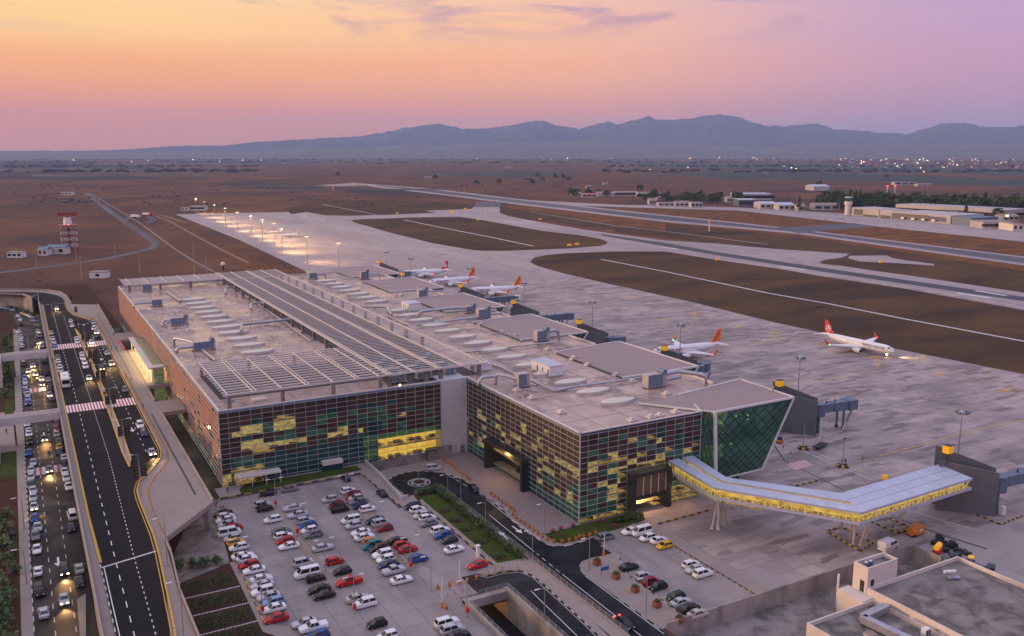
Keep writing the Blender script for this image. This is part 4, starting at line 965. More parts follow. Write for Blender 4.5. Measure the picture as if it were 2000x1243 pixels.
# ---- gate lounges: glass wedges jutting over the apron
M['lounge'] = glass('lounge glass', (.45, .75, .55), (.04, .14, .10), .42, .05)
M['loungein'] = lit_mat('lounge interior', (.42, .46, .14), (.05, .12, .07), .9, .25)
def lounge(i, y0, label, w_=True):
    t = thing('gate_lounge', label, 'building', (0, 0, 0), 0, 'gate lounges jutting from the concourse over the apron')
    A_, Bp, C_, D_ = (150.5, y0+38, RZ), (178.6, y0+41.5, RZ), (178.4, y0, RZ), (150.0, y0, RZ)
    if i == 0: A_, Bp, C_, D_ = (152.5, 181, RZ), (178.5, 185.5, RZ), (177.6, 164.1, RZ), (149.6, 163.8, RZ)
    b2, c2, d2 = (166.5, Bp[1]-4, 2.2), (165.6, C_[1]+1.2, 2.2), (150.6, D_[1]+1.2, 2.2)
    if i == 0: c2, d2, b2 = (166.8, 163.6, 2.4), (149.2, 163.2, 2.4), (167, 182, 2.4)
    flat('roof', [A_[:2], Bp[:2], C_[:2], D_[:2]], RZ+.03, M['roofdry']).parent = t
    for p, q_ in ((A_, Bp), (Bp, C_), (C_, D_)) if i else ((A_, Bp), (Bp, C_), (C_, D_), ): build(MB().bar((p[0], p[1], RZ), (q_[0], q_[1], RZ), .45, .5), 'roof_edge', M['frame'], t)
    if i == 0: build(MB().bar((149.6, 163.8, RZ), (138, 180, RZ-.1), .4, .4), 'roof_edge', M['frame'], t); flat('roof', [(149.6, 163.8), (152.5, 181), (139, 179.5)], RZ+.02, M['roofdry']).parent = t
    build(MB().quad([D_, C_, c2, d2]), 'glass_front', M['lounge'], t)
    build(MB().quad([C_, Bp, b2, c2]), 'glass_side', M['lounge'], t)
    build(MB().quad([D_, d2, (d2[0]+.2, d2[1]+12, d2[2]), (D_[0]+.2, D_[1]+14, RZ)]), 'glass_side', M['lounge'], t)
    build(MB().bar(C_, c2, .5, .5), 'edge_post', M['frame'], t)
    if i == 0: build(MB().bar((D_[0], D_[1]-.2, D_[2]), (150.2, d2[1]-.3, 2.0), .75, .6), 'edge_post', M['frame'], t)
    build(MB().bar(d2, c2, .4, .4).bar(c2, b2, .4, .4), 'edge_beam', M['frame'], t)
    # diagonal glazing bars
    vC, vD, vc, vd = Vector(C_), Vector(D_), Vector(c2), Vector(d2)
    def P(u, v): # u 0..1 D->C, v 0..1 top->bottom
        return (vD+(vC-vD)*u)*(1-v)+(vd+(vc-vd)*u)*v
    n = 7 if i == 0 else 6
    if i < 4:
        nn = n; k = nn
        for s_ in (1, -1):
            for j in range(-k, 2*k):
                # line u = j/k + s*v*1.1 clipped
                pts = []
                for st in range(25):
                    v = st/24; u = j/k+s_*v*1.05
                    if 0 <= u <= 1: pts.append(P(u, v)+Vector((0, -.08, 0)))
                if len(pts) > 2: build(MB().bar(pts[0], pts[-1], .13, .13), 'glazing_bar', M['dark'], t)
    if i == 0:
        for s_ in (1, -1):
            for j in range(-3, 6):
                pts = []
                for st in range(17):
                    v = st/16; u = j/3+s_*v*1.3
                    if 0 <= u <= 1:
                        a = Vector(D_).lerp(Vector((D_[0]-2.6, D_[1]+2, RZ)), u); b = Vector(d2).lerp(Vector((147.2, 166, 2.4)), u); pts.append(a.lerp(b, v))
                if len(pts) > 2: build(MB().bar(pts[0], pts[-1], .12, .12), 'glazing_bar', M['dark'], t)
        build(MB().quad([D_, d2, (147.1, 166, 2.4), (147.1, 166, RZ)]), 'glass_side', M['lounge'], t)
    build(MB().quad([(d2[0], d2[1]+.3, 2.1), (c2[0], c2[1]+.3, 2.1), (b2[0], b2[1], 2.1), (150.6, b2[1], 2.1)]), 'floor', M['floorin'], t)
    build(MB().box(150, 164, D_[1]+12, D_[1]+12.3, 2.2, 19.5), 'inner_wall', M['loungein'], t)
    build(MB().box(150, 170, D_[1]+2, D_[1]+12, 10.8, 11.2), 'mezzanine', M['floorin'], t)
    build(MB().box(151.5, 164.3, D_[1]+5.5, D_[1]+30, B, 2.1), 'base', M['teal'], t)
    if i == 0:
        for k in range(3): build(MB().box(157.5+k*2.0, 159.2+k*2.0, D_[1]+5.3, D_[1]+5.4, .6, 1.7), 'lit_window', M['lithall'], t)
    rr = random.Random(i)
    for k in range(9 if i == 0 else 4): x = rr.uniform(153, 168); z = rr.uniform(8, 17); build(MB().cyl(x, D_[1]+3+rr.uniform(0, 4), z, z+.2, .12, n=6), 'lamp', M['ceil'], t)
    return t
for i, (y0, lb) in enumerate(((164, 'nearest gate lounge, dark green glass wedge beside the yellow walkway'), (203.5, 'second gate lounge from the walkway, flat beige roof and green glass corner'), (264, 'third gate lounge roof wedge from the walkway, behind the large ducts'), (327, 'fourth gate lounge roof wedge, below the orange tailed airliners'), (388.5, 'fifth gate lounge roof wedge, second from the far end'), (446, 'farthest gate lounge roof wedge, nearest the floodlit stands'))): lounge(i, y0, lb)

# pale paver strips laid in rows on the roof membrane
rv = random.Random(4); mb = MB()
def pavers(x0, x1, y0, y1, p):
    x = x0
    while x < x1:
        y = y0; on = rv.random() < .8
        while y < y1:
            if rv.random() < .06: on = not on
            if on and rv.random() < p: mb.box(x, x+.55, y, y+rv.uniform(1.2, 2.4), RZ-.45, RZ-.40)
            y += 2.8
        x += 1.15
for k in range(11): pavers(46, 58, 286+k*12.05, 294+k*12.05, .55); pavers(72, 85, 286+k*12.05, 295+k*12.05, .5)
for k in range(17): pavers(119, 128, 236+k*13, 245+k*13, .55); pavers(141, 149, 232+k*13, 240+k*13, .45)
build(mb, 'roof_paver', mat('pale roof paver', (.50, .39, .34), .6), HALL, kind='stuff')
mb = MB()
for k in range(30): mb.box(110.9, 168 if 120+k*12 > 60 else 147, 0, 0, 0, 0) if False else None
for y in range(236, 468, 11): mb.box(41, 87, y, y+.12, RZ-.45, RZ-.43)
for y in range(176, 468, 11): mb.box(111, 149, y, y+.12, RZ-.45, RZ-.43)
for x in (50.2, 61, 76): mb.box(x, x+.1, 228, 468, RZ-.45, RZ-.432)
for x in (119, 129, 141): mb.box(x, x+.1, 168, 468, RZ-.45, RZ-.432)
build(mb, 'roof_seam', mat('dark roof seam', (.13, .10, .095), .7), HALL, kind='stuff')
# ================================================================== WALKWAY BRIDGE
WB = thing('walkway_bridge', 'elevated glazed walkway, lit yellow inside, on white slanted legs over the apron', 'walkway')
ZT, ZB = 9.3, 6.4
N0 = [(136.8, 165.6), (134.5, 146.1), (152, 120.0), (191.8, 121.2)]
N1 = [(139.8, 165.6), (137.5, 147.7), (153.9, 123.2), (192.3, 124.3)]
M0 = [(141.4, 165.6), (139.0, 148.5), (155.0, 125.2), (192.5, 125.6)]
M1 = [(144.3, 165.6), (141.1, 149.6), (157.1, 129.5), (193.3, 130.8)]
def lerp2(a, b, t): return (a[0]+(b[0]-a[0])*t, a[1]+(b[1]-a[1])*t)
def roofstrips(A, Bq, seg):
    for i in range(len(A)-1):
        ln = hypot(A[i+1][0]-A[i][0], A[i+1][1]-A[i][1]); n = max(3, int(ln/seg))
        for k in range(n):
            a, b = k/n, (k+1)/n-.035/ln
            p = [lerp2(A[i], A[i+1], a), lerp2(A[i], A[i+1], b), lerp2(Bq[i], Bq[i+1], b), lerp2(Bq[i], Bq[i+1], a)]
            build(MB().prism(p, ZT-.12, ZT+rnd.uniform(0, .02)), 'roof_sheet', M['zinc'], WB)
roofstrips(N0, N1, 2.1); roofstrips(M0[:3], M1[:3], 2.1)
roofstrips([N1[2], N1[3]], [M0[2], M0[3]], 2.1) if False else None
e1 = [lerp2(N0[2], M1[2], .355), lerp2(N0[3], M1[3], .345)]; e2 = [lerp2(N0[2], M1[2], .655), lerp2(N0[3], M1[3], .655)]; e3 = [lerp2(N0[2], M1[2], .675), lerp2(N0[3], M1[3], .675)]
roofstrips(e1, e2, 2.4); roofstrips(e3, [M1[2], M1[3]], 2.4)
M['truss'] = mat('lit truss paint', (.75, .66, .42), .5, emis=(1, .72, .2), es=.35)  # glow in the paint stands in for light from inside the walkway
M['bridgelit'] = lit_mat('walkway inner wall', (1, .60, .10), (.50, .27, .03), 1.15, .5)
def side(A, z0, z1, sgn, nm='glass_wall', glassm=True, seg=2.9):
    for i in range(len(A)-1):
        a, b = A[i], A[i+1]; ln = hypot(b[0]-a[0], b[1]-a[1]); n = max(2, round(ln/seg)); dx, dy = (b[0]-a[0])/ln, (b[1]-a[1])/ln
        nx, ny = dy*sgn, -dx*sgn
        build(MB().bar((a[0], a[1], z1-.22), (b[0], b[1], z1-.22), .3, .5), 'fascia', M['zinc'], WB)
        build(MB().bar((a[0], a[1], z0+.3), (b[0], b[1], z0+.3), .3, .62), 'floor_beam', M['zinc'], WB)
        tr = MB()
        for k in range(n):
            p, q_ = lerp2(a, b, k/n), lerp2(a, b, (k+1)/n); m_ = lerp2(p, q_, .5)
            lo, hi = z0+.6, z1-.45
            o = .25
            pi_, qi, mi = [(v[0]-nx*o, v[1]-ny*o) for v in (p, q_, m_)]
            if k % 2: tr.bar((*pi_, lo), (*qi, hi), .16, .16)
            else: tr.bar((*pi_, hi), (*mi, lo), .13, .13)
            tr.bar((*pi_, lo), (*pi_, hi), .14, .14); tr.bar((*mi, lo), (*mi, hi), .09, .09)
            if glassm: build(MB().quad([(p[0], p[1], lo), (q_[0], q_[1], lo), (q_[0], q_[1], hi), (p[0], p[1], hi)]), 'glass_pane', M['clear'], WB)
        build(tr, 'truss', M['truss'], WB)
side(N0, ZB, ZT, 1); side(M0[:3], ZB, ZT, 1); side([N1[0], N1[1], N1[2]], ZB, ZT, -1, glassm=False); side(M1, ZB, ZT, -1)
def core(A, Bq, z0, z1):
    mb = MB()
    for i in range(len(A)-1):
        c0, c1 = lerp2(A[i], Bq[i], .62), lerp2(A[i+1], Bq[i+1], .62)
        mb.quad([(c0[0], c0[1], z0), (c1[0], c1[1], z0), (c1[0], c1[1], z1), (c0[0], c0[1], z1)])
        mb.quad([(*A[i], z0), (*A[i+1], z0), (*Bq[i+1], z0), (*Bq[i], z0)], 1)
    build(mb, 'inner_wall_lit', [M['bridgelit'], M['litfloor']], WB)
    u = MB()
    for i in range(len(A)-1): u.prism([A[i], A[i+1], Bq[i+1], Bq[i]], z0-.5, z0-.05)
    build(u, 'floor_slab', M['zinc'], WB)
core(N0, N1, ZB+.55, ZT-.3); core(M0[:3], M1[:3], ZB+.55, ZT-.3); core([e1[0], e1[1]], [M1[2], M1[3]], ZB+.55, ZT-.3)
# lower link under the first span
L0 = [(139.2, 165.4), (137.2, 149), (143.5, 139.5)]; L1 = [(141.6, 165.4), (139.4, 150.2), (145.4, 141.0)]
ZT2, ZB2 = 6.2, 3.9
_z = (ZT, ZB); ZT = 6.3
side(L0, 3.8, 6.3, 1); side(L1, 3.8, 6.3, -1, glassm=False); core(L0, L1, 4.3, 6.1); ZT, ZB = _z
def leg(a, b, r=.22): build(MB().tube([a, b], r, 8), 'support_leg', M['steel'], WB)
for bx, by, tx, ty in ((136.2, 148.4, 137.6, 148), (137.2, 147.2, 136.0, 146.4), (137.0, 147.4, 139.2, 148.8), (139.9, 148.5, 138.6, 147.8), (140.3, 148.7, 141, 149.4), (143.1, 149.9, 141.8, 150.5), (142.6, 149.9, 142.8, 149.2),
      (158.3, 126.3, 156.6, 124.6), (159.2, 125.2, 157.9, 122.2), (159.2, 125.2, 160.8, 122), (158.3, 126.3, 159.4, 127.6), (160.5, 132.1, 158.7, 129.2), (160.4, 129.0, 159.4, 127.6), (160.2, 127.6, 158.2, 126.4), (174.3, 130.6, 173.2, 129.8), (174.3, 130.6, 175.8, 129.6), (174.5, 127.4, 173.2, 125), (174.5, 127.4, 176.2, 125.2), (174.4, 129, 174.4, 128)):
    leg((bx, by, B), (tx, ty, ZB))
for bx, by in ((136.2, 148.4), (137.2, 147.2), (139.9, 148.5), (143.1, 149.9), (158.3, 126.3), (159.2, 125.2), (160.5, 132.1), (174.3, 130.6), (174.5, 127.4)): build(MB().cyl(bx, by, B, B+.25, .5), 'footing', M['steel'], WB)
kerb([(156.6, 123.0), (162.6, 124.5), (163.4, 134), (158.5, 134), (156.6, 123.0)], B, .3, BY, seg=.9, wd=.35)
kerb([(172, 125.4), (177.5, 125.4), (177.6, 132.8), (172, 132.8), (172, 125.4)], B, .3, BY, seg=.9, wd=.35)
kerb(gp([(95, 385), (375, 310)], **c5), B, .3, BY, seg=1.2, wd=.3); kerb(gp([(810, 188), (925, 160)], **c5), B, .3, BY, seg=1.2, wd=.3)
kerb(gp([(1550, 265), (1700, 320), (1880, 388), (2000, 340), (2100, 300)], **c5), B, .3, BY, seg=.9, wd=.3)
# ================================================================== GATE NODES, JET BRIDGES
F0p = G(1943.5, 1009.4, B); F1p = G(1834.7, 899.2, 10.8)
sgn0 = G(1851.8, 877.4, 14.0)
fdx, fdy = F1p[0]-F0p[0], F1p[1]-F0p[1]; fl_ = hypot(fdx, fdy); ux, uy = fdx/fl_, fdy/fl_; vx, vy = uy, -ux   # v points to the apron side
if vx < 0: vx, vy = -vx, -vy
def node(sx_, sy_, label, jl, jlabel, near=False, jang=0.0, sgntxt=None):
    p = G(sx_, sy_, 14.0); dx, dy = p[0]-sgn0[0], p[1]-sgn0[1]
    F0_ = (F0p[0]+dx, F0p[1]+dy)
    t = thing('gate_stair_tower', label, 'gate tower', (0, 0, 0), 0, 'grey wall gate towers between lounges and aircraft stands')
    def finw(o, L_, za, zb, nm):
        a = (F0_[0]+vx*o, F0_[1]+vy*o); b = (a[0]+ux*L_, a[1]+uy*L_); hx, hy = vx*.2, vy*.2
        vs = [(a[0]-hx, a[1]-hy, B), (a[0]+hx, a[1]+hy, B), (b[0]+hx, b[1]+hy, B), (b[0]-hx, b[1]-hy, B), (a[0]-hx, a[1]-hy, za), (a[0]+hx, a[1]+hy, za), (b[0]+hx, b[1]+hy, zb), (b[0]-hx, b[1]-hy, zb)]
        build(MB().add(vs, [(0,3,2,1),(4,5,6,7),(0,1,5,4),(1,2,6,5),(2,3,7,6),(3,0,4,7)]), nm, M['fin'], t)
    finw(0, fl_, 9.1, 10.8, 'side_wall'); finw(4.4, fl_+.5, 8.8, 13.2, 'side_wall')
    a = (F0_[0]+vx*.4+ux*.2, F0_[1]+vy*.4+uy*.2)
    build(MB().bar((a[0]+vx*.2, a[1]+vy*.2, 2.4), (a[0]+vx*3.6, a[1]+vy*3.6, 2.4), .2, 8.8), 'louvre_screen', M['brown'], t)
    m_ = (F0_[0]+vx*2.2+ux*1.5, F0_[1]+vy*2.2+uy*1.5); e = (F0_[0]+vx*2.2+ux*(fl_-.5), F0_[1]+vy*2.2+uy*(fl_-.5))
    build(MB().bar((m_[0], m_[1], 5.2), (e[0], e[1], 5.2), 3.9, 4.4), 'corridor', M['jet'], t)
    s = (p[0], p[1])
    build(MB().box(s[0]-.08, s[0]+.08, s[1]-.08, s[1]+.08, 10, 13), 'sign_post', M['dark'], t)
    sb = build(MB().box(-.95, .95, -.85, .85, -.95, .95), 'sign_box', M['yellow'], t, loc=(s[0], s[1], 14), rz=.0)
    build(MB().box(-1.0, 1.0, -.9, .9, .95, 1.1).box(-1.0, 1.0, -.9, .9, -1.1, -.95), 'sign_frame', M['dark'], sb)
    # jet bridge
    jb = thing('jet_bridge', jlabel, 'jet bridge', (0, 0, 0), 0, 'blue grey passenger bridges at the gates')
    j0 = (F0_[0]+vx*2.4, F0_[1]+vy*2.4); c, s_ = cos(jang), sin(jang); j1 = (j0[0]+c*jl, j0[1]+s_*jl)
    build(MB().cyl(j0[0]+.6, j0[1]-.2, 3.6, 7.6, 1.9, n=12), 'rotunda', M['jet'], jb); build(MB().cyl(j0[0]+.6, j0[1]-.2, B, 3.6, .5), 'column', M['jet'], jb)
    h = lerp2(j0, j1, .55)
    build(MB().bar((j0[0], j0[1], 6), (h[0], h[1], 5.8), 2.6, 2.6), 'tunnel', M['jet'], jb); build(MB().bar((h[0]-c, h[1]-s_, 5.8), (j1[0], j1[1], 5.6), 3.0, 2.9), 'tunnel', M['jet'], jb)
    cab = build(MB().bar((j1[0]-c*.5, j1[1]-s_*.5, 5.6), (j1[0]+c*3.2, j1[1]+s_*3.2, 5.6), 4.0, 3.2), 'cab', M['jet'], jb)
    build(MB().bar((j1[0]+c*3.2, j1[1]+s_*3.2, 5.4), (j1[0]+c*3.6, j1[1]+s_*3.6, 5.4), 3.4, 2.6), 'cab_hood', M['black'], jb)
    g_ = lerp2(j0, j1, .82)
    for q in (-1.3, 1.3): build(MB().box(g_[0]-.25, g_[0]+.25, g_[1]+q-.25, g_[1]+q+.25, B+.8, 4.4), 'leg', M['jet'], jb); build(MB().tube([(g_[0], g_[1]+q-.3, B+.5), (g_[0], g_[1]+q+.3, B+.5)], .5, 10), 'wheel', M['black'], jb)
    build(MB().bar((g_[0]-1, g_[1]-2.2, B+.2), (g_[0]+2.6, g_[1]-2.2, 4.4), .8, .2), 'stair', M['galv'], jb)
    for q in (.3, .6): w_ = lerp2(j0, j1, q); build(MB().cyl(w_[0], w_[1], 7.2, 8.0, .2), 'roof_lamp', M['dark'], jb)
node(1851.8, 877.4, 'grey gate tower at the end of the yellow walkway with a yellow sign', 26, 'jet bridge running out of the right edge beside the yellow walkway', jang=-.04)
c8f = lambda x, y: (1050+x/3.36, 580+y/3.36); c7f = lambda x, y: (600+x/3.551, 500+y/3.551)
node(*c8f(1587, 566), 'grey gate tower behind the dark green glass wedge lounge', 13, 'empty jet bridge beyond the dark green glass wedge lounge')
node(*c8f(833, 335), 'gate tower with yellow sign in front of the right hand orange tailed jet', 6, 'jet bridge docked at the nose of the right hand orange tailed jet', jang=.5)
node(*c8f(272, 163), 'gate tower beside the second lounge roof with a yellow box sign', 5, 'short jet bridge by the second lounge, nearly hidden behind its tower')
node(*c7f(1430, 318), 'gate tower with yellow sign between the white bus and third lounge roof', 16, 'long empty jet bridge right of the white and dark apron bus')
node(*c7f(1065, 205), 'gate tower with yellow sign at the nose of the middle left airliner', 16, 'jet bridge in front of the third airliner from the left, beside the bus', jang=.04)
node(*c7f(662, 125), 'gate tower with yellow sign at the nose of the red tailed jet', 8, 'jet bridge docked at the red tailed jet farthest left', jang=.3)
node(*c7f(497, 40), 'far gate tower with yellow sign behind the farthest lounge roof', 6, 'jet bridge at the far gate behind the farthest lounge roof')
# ================================================================== AIRCRAFT
def text_mesh(txt, size, name, m, shear=0., font_off=.03):
    cu = bpy.data.curves.new(name, 'FONT'); cu.body = txt; cu.size = size; cu.shear = shear; cu.offset = font_off; cu.align_x = 'CENTER'; cu.align_y = 'CENTER'; cu.resolution_u = 2
    o = bpy.data.objects.new(name, cu); COL.objects.link(o); dg = bpy.context.evaluated_depsgraph_get()
    me = bpy.data.meshes.new_from_object(o.evaluated_get(dg)); bpy.data.objects.remove(o); bpy.data.curves.remove(cu)
    me.materials.clear(); me.materials.append(m); return me
WH = mat('aircraft white', (.72, .71, .72), .3, spec=.5)
def airliner(name, label, nose, tail, Lg, scheme, lights=True):
    nx_, ny_ = G(*nose, 3.4-2); tx_, ty_ = G(*tail, 5.2-2)
    hd = atan2(ny_-ty_, nx_-tx_)
    t = thing(name, label, 'airliner', (nx_, ny_, B), hd, None)
    R = 1.95; zc = 3.35
    st = [(0, .05, -.35), (-.5, .75, -.22), (-1.5, 1.3, -.1), (-3, 1.7, 0), (-5, R, 0), (-Lg*.62, R, 0), (-Lg*.72, R*.95, .12), (-Lg*.82, R*.75, .45), (-Lg*.92, R*.42, .85), (-Lg*.985, R*.16, 1.1), (-Lg, .08, 1.15)]
    n = 16; vs = []; fs = []
    for x, r, dz in st: vs += [(x, cos(2*pi*j/n)*r, zc+dz+sin(2*pi*j/n)*r*(1.03)) for j in range(n)]
    for i in range(len(st)-1): fs += [(i*n+j, i*n+(j+1) % n, (i+1)*n+(j+1) % n, (i+1)*n+j) for j in range(n)]
    fu = build(MB().add(vs, fs, 0, True).add([vs[0]], [], 0), 'fuselage', WH, t)
    mb = MB()
    for sd_ in (-1, 1):
        for k in range(int((Lg*.62-6)/.8)):
            x = -6-k*.8; mb.quad([(x, sd_*(R*.985+.02), zc+.5), (x-.3, sd_*(R*.985+.02), zc+.5), (x-.3, sd_*(R*.955+.02), zc+.85), (x, sd_*(R*.955+.02), zc+.85)])
    build(mb, 'window_row', M['carglass'], t, kind='stuff')
    mb = MB()
    for sd_ in (-1, 1): mb.quad([(-1.3, sd_*.1, zc+1.05), (-1.55, sd_*1.05, zc+.8), (-2.6, sd_*1.5, zc+.75), (-2.5, sd_*1.25, zc+1.25), (-2.0, sd_*.1, zc+1.5)])
    build(mb, 'cockpit_window', M['carglass'], t)
    fc, tip, ttx = scheme
    fm = M[fc]
    # fin
    x0 = -Lg*.80; zb = zc+R*.9
    F = [(x0, zb), (x0-1.6, zb+.7), (x0-4.6, zb+5.8), (x0-6.3, zb+5.9), (x0-5.9, zb+.3)]
    def slab(poly, y0, y1):
        m2 = MB(); k = len(poly); m2.add([(p[0], y0, p[1]) for p in poly]+[(p[0], y1, p[1]) for p in poly], [tuple(range(k))[::-1], tuple(range(k, 2*k))]+[(i, (i+1) % k, k+(i+1) % k, k+i) for i in range(k)]); return m2
    build(slab(F, -.16, .16), 'tail_fin', fm, t)
    for sd_ in (-1, 1):
        s = 'wing'
        W_ = [(-Lg*.36, 1.2), (-Lg*.36-6.8, 15.6), (-Lg*.36-8.2, 15.9), (-Lg*.36-7.6, 6.0), (-Lg*.36-7.4, 1.2)]
        zw = [zc-1.2, zc+.3, zc+.3, zc-.6, zc-1.2]; k = 5
        m2 = MB(); m2.add([(p[0], sd_*p[1], z) for p, z in zip(W_, zw)]+[(p[0], sd_*p[1], z+(.5 if i in (0, 4) else .12 if i in (1, 2) else .3)) for i, (p, z) in enumerate(zip(W_, zw))], [(0,1,2,3,4), (9,8,7,6,5)]+[(i, (i+1) % k, k+(i+1) % k, k+i) for i in range(k)])
        wg = build(m2, 'wing', WH, t)
        bx = -Lg*.36-6.8
        m2 = MB(); m2.add([(bx-.1, sd_*15.6, zc+.35), (bx-1.4, sd_*15.9, zc+.35), (bx-2.6, sd_*16.5, zc+2.5), (bx-1.9, sd_*16.4, zc+2.6), (bx-.1, sd_*15.7, zc+.35), (bx-1.4, sd_*16.0, zc+.35), (bx-2.6, sd_*16.6, zc+2.5), (bx-1.9, sd_*16.5, zc+2.6)], [(0,1,2,3), (7,6,5,4), (0,4,5,1), (2,6,7,3), (1,5,6,2), (3,7,4,0)])
        build(m2, 'winglet', M[tip], wg)
        build(MB().cyl(bx-.2, sd_*15.8, zc+.4, zc+.75, .22, n=6), 'navigation_light', M['red_l' if sd_ > 0 else 'green_l'], wg)
        m2 = MB(); ex = -Lg*.36-.6; m2.tube([(ex+1.9, sd_*5.6, zc-1.75), (ex+1.2, sd_*5.6, zc-1.75), (ex-1.2, sd_*5.6, zc-1.7), (ex-2.6, sd_*5.6, zc-1.55)], [.95, 1.12, 1.0, .55], 12)
        en = build(m2, 'engine', WH, t); build(MB().tube([(ex+1.92, sd_*5.6, zc-1.75), (ex+1.96, sd_*5.6, zc-1.75)], .82, 12), 'engine_intake', M['dark'], en)
        H_ = [(-Lg*.88, .5), (-Lg*.88-3.1, 5.9), (-Lg*.88-4.2, 5.9), (-Lg*.88-3.4, .5)]
        m2 = MB(); m2.add([(p[0], sd_*p[1], zc+1.0+p[1]*.06) for p in H_]+[(p[0], sd_*p[1], zc+1.2+p[1]*.06) for p in H_], [(0,1,2,3), (7,6,5,4)]+[(i, (i+1) % 4, 4+(i+1) % 4, 4+i) for i in range(4)])
        build(m2, 'tailplane', WH, t)
        gx = -Lg*.47
        gm = MB(); gm.tube([(gx, sd_*3.3, .55), (gx, sd_*4.1, .55)], .55, 10).bar((gx, sd_*3.4, .6), (gx, sd_*2.6, zc-1.3), .22, .22); build(gm, 'main_gear', M['black'], t)
    gm = MB(); gm.tube([(-4.6, -.3, .4), (-4.6, .3, .4)], .4, 10).bar((-4.6, 0, .4), (-4.8, 0, zc-1.6), .16, .16); build(gm, 'nose_gear', M['black'], t)
    def body_text(txt, size, xc, z0, m, both=True, stretch=1):
        for sd_ in (-1, 1):
            me = text_mesh(txt, size, 'lettering', m)
            for v in me.vertices:
                a = asin_((z0+v.co.y)/R); x = xc+(v.co.x*stretch)*(1 if sd_ > 0 else -1)*-1
                x = xc+v.co.x*stretch*(-sd_); v.co = (x, sd_*(cos(a)*R+.04), zc+sin(a)*R*1.03)
            ob('lettering', me, t)
    def fin_shape(pts, m, nm, yoff=.18):
        for sd_ in (-1, 1):
            build(MB().quad([(p[0], sd_*yoff, p[1]) for p in pts]), nm, m, t)
    cx_, cz_ = x0-4.0, zb+2.9
    if scheme[2] == 'pgs':
        body_text('flypgs.com', 2.1, -9.2, .35, M['magenta'])
        for sd_ in (-1, 1):
            me = text_mesh('PEGASUS', 1.25, 'lettering', M['darkred'])
            for v in me.vertices:
                u, w_ = v.co.x*sd_*1.0, v.co.y*sd_
                ax, az = -.55, .83
                u = v.co.x
                v.co = (cx_-.0+ax*u+(.83*v.co.y)*-sd_*(-1 if sd_ < 0 else 1)*0 - .83*v.co.y, sd_*.19, cz_-.1+az*u*1-.55*v.co.y)
            ob('lettering', me, t)
    if scheme[2] == 'fh':
        body_text('freebird', 1.5, -8, .4, M['skyblue'])
        c_ = [(cx_+1.25*cos(a*pi/8), cz_-.3+1.35*sin(a*pi/8)) for a in range(16)]
        fin_shape(c_, M['whitem'], 'emblem')
        fin_shape([(cx_+.8, cz_+.3), (cx_-.1, cz_-.1), (cx_-.9, cz_+.5), (cx_-.2, cz_-.6), (cx_-.6, cz_-1.1), (cx_+.2, cz_-.7)], M['red'], 'emblem', .2)
    if scheme[2] == 'tk':
        body_text('TURKISH AIRLINES', 1.35, -9.5, .55, M['navy'], stretch=1.05)
        rr = 1.45; ring_ = [(cx_+rr*cos(a*pi/12), cz_-.6+rr*sin(a*pi/12)) for a in range(24)]; rin = [(cx_+rr*.86*cos(a*pi/12), cz_-.6+rr*.86*sin(a*pi/12)) for a in range(24)]
        for sd_ in (-1, 1):
            mb = MB()
            for i in range(24): j = (i+1) % 24; mb.quad([(ring_[i][0], sd_*.18, ring_[i][1]), (ring_[j][0], sd_*.18, ring_[j][1]), (rin[j][0], sd_*.18, rin[j][1]), (rin[i][0], sd_*.18, rin[i][1])])
            mb.quad([(cx_-1.3, sd_*.18, cz_-1.05), (cx_+1.3, sd_*.18, cz_-.85), (cx_+1.3, sd_*.18, cz_-.65), (cx_-1.3, sd_*.18, cz_-.85)])
            mb.quad([(cx_+.75, sd_*.18, cz_-.75), (cx_-.35, sd_*.18, cz_-.8), (cx_-.4, sd_*.18, cz_-.1), (cx_-.1, sd_*.18, cz_+.5), (cx_+.35, sd_*.18, cz_+.35), (cx_+.35, sd_*.18, cz_-.2)])
            build(mb, 'emblem', M['whitem'], t)
        build(MB().cyl(-3.6, 0, .9, 1.4, .3, n=8), 'landing_light', M['head_l'], t)
    return t
from math import asin
def asin_(v): return asin(max(-.99, min(.99, v)))
M['tailorange'] = mat('orange tail', (.72, .19, .015), .35); M['tailred'] = mat('red tail', (.65, .02, .02), .35)
M['magenta'] = mat('magenta lettering', (.42, .015, .06), .5); M['darkred'] = mat('dark red lettering', (.35, .02, .02), .5); M['navy'] = mat('navy lettering', (.03, .03, .16), .5)
M['skyblue'] = mat('blue lettering', (.05, .28, .6), .5); M['whitem'] = mat('emblem white', (.75, .72, .7), .5)
P = ('tailorange', 'tailorange', 'pgs'); K = ('tailred', 'tailred', 'tk'); Fb = ('tailred', 'frame', 'fh')
z3 = lambda x, y: (780+x/6.667, 490+y/6.667)
airliner('airliner', 'white airliner with orange tail docked behind the second gate lounge roof', (1274.7, 687), (1411, 667), 34.7, P)
airliner('airliner', 'white airliner with round red tail emblem taxiing with its nose light on', (1747, 686), (1594, 645), 39, K)
airliner('airliner', 'orange tailed airliner beside the apron bus, third parked jet from left', z3(895, 520), z3(1555, 452), 34.7, P)
airliner('airliner', 'bright orange tailed airliner between red tailed jet and the bus', z3(380, 410), z3(1000, 328), 34.7, P)
airliner('airliner', 'white airliner with red tail and pale circle, farthest left at the gates', z3(20, 290), z3(625, 235), 34.7, Fb)
pcb = bpy.data.lights.new('landing_light', 'SPOT'); pcb.energy = 9000; pcb.color = (1, .75, .4); pcb.spot_size = radians(50); pcb.shadow_soft_size = .3
p_ = G(1737, 690, 0); lo = bpy.data.objects.new('landing_light', pcb); COL.objects.link(lo); lo.location = (p_[0]+1, p_[1]-1, 1.5-1); lo.rotation_euler = Vector((-.8, .45, .25)).to_track_quat('Z', 'Y').to_euler()
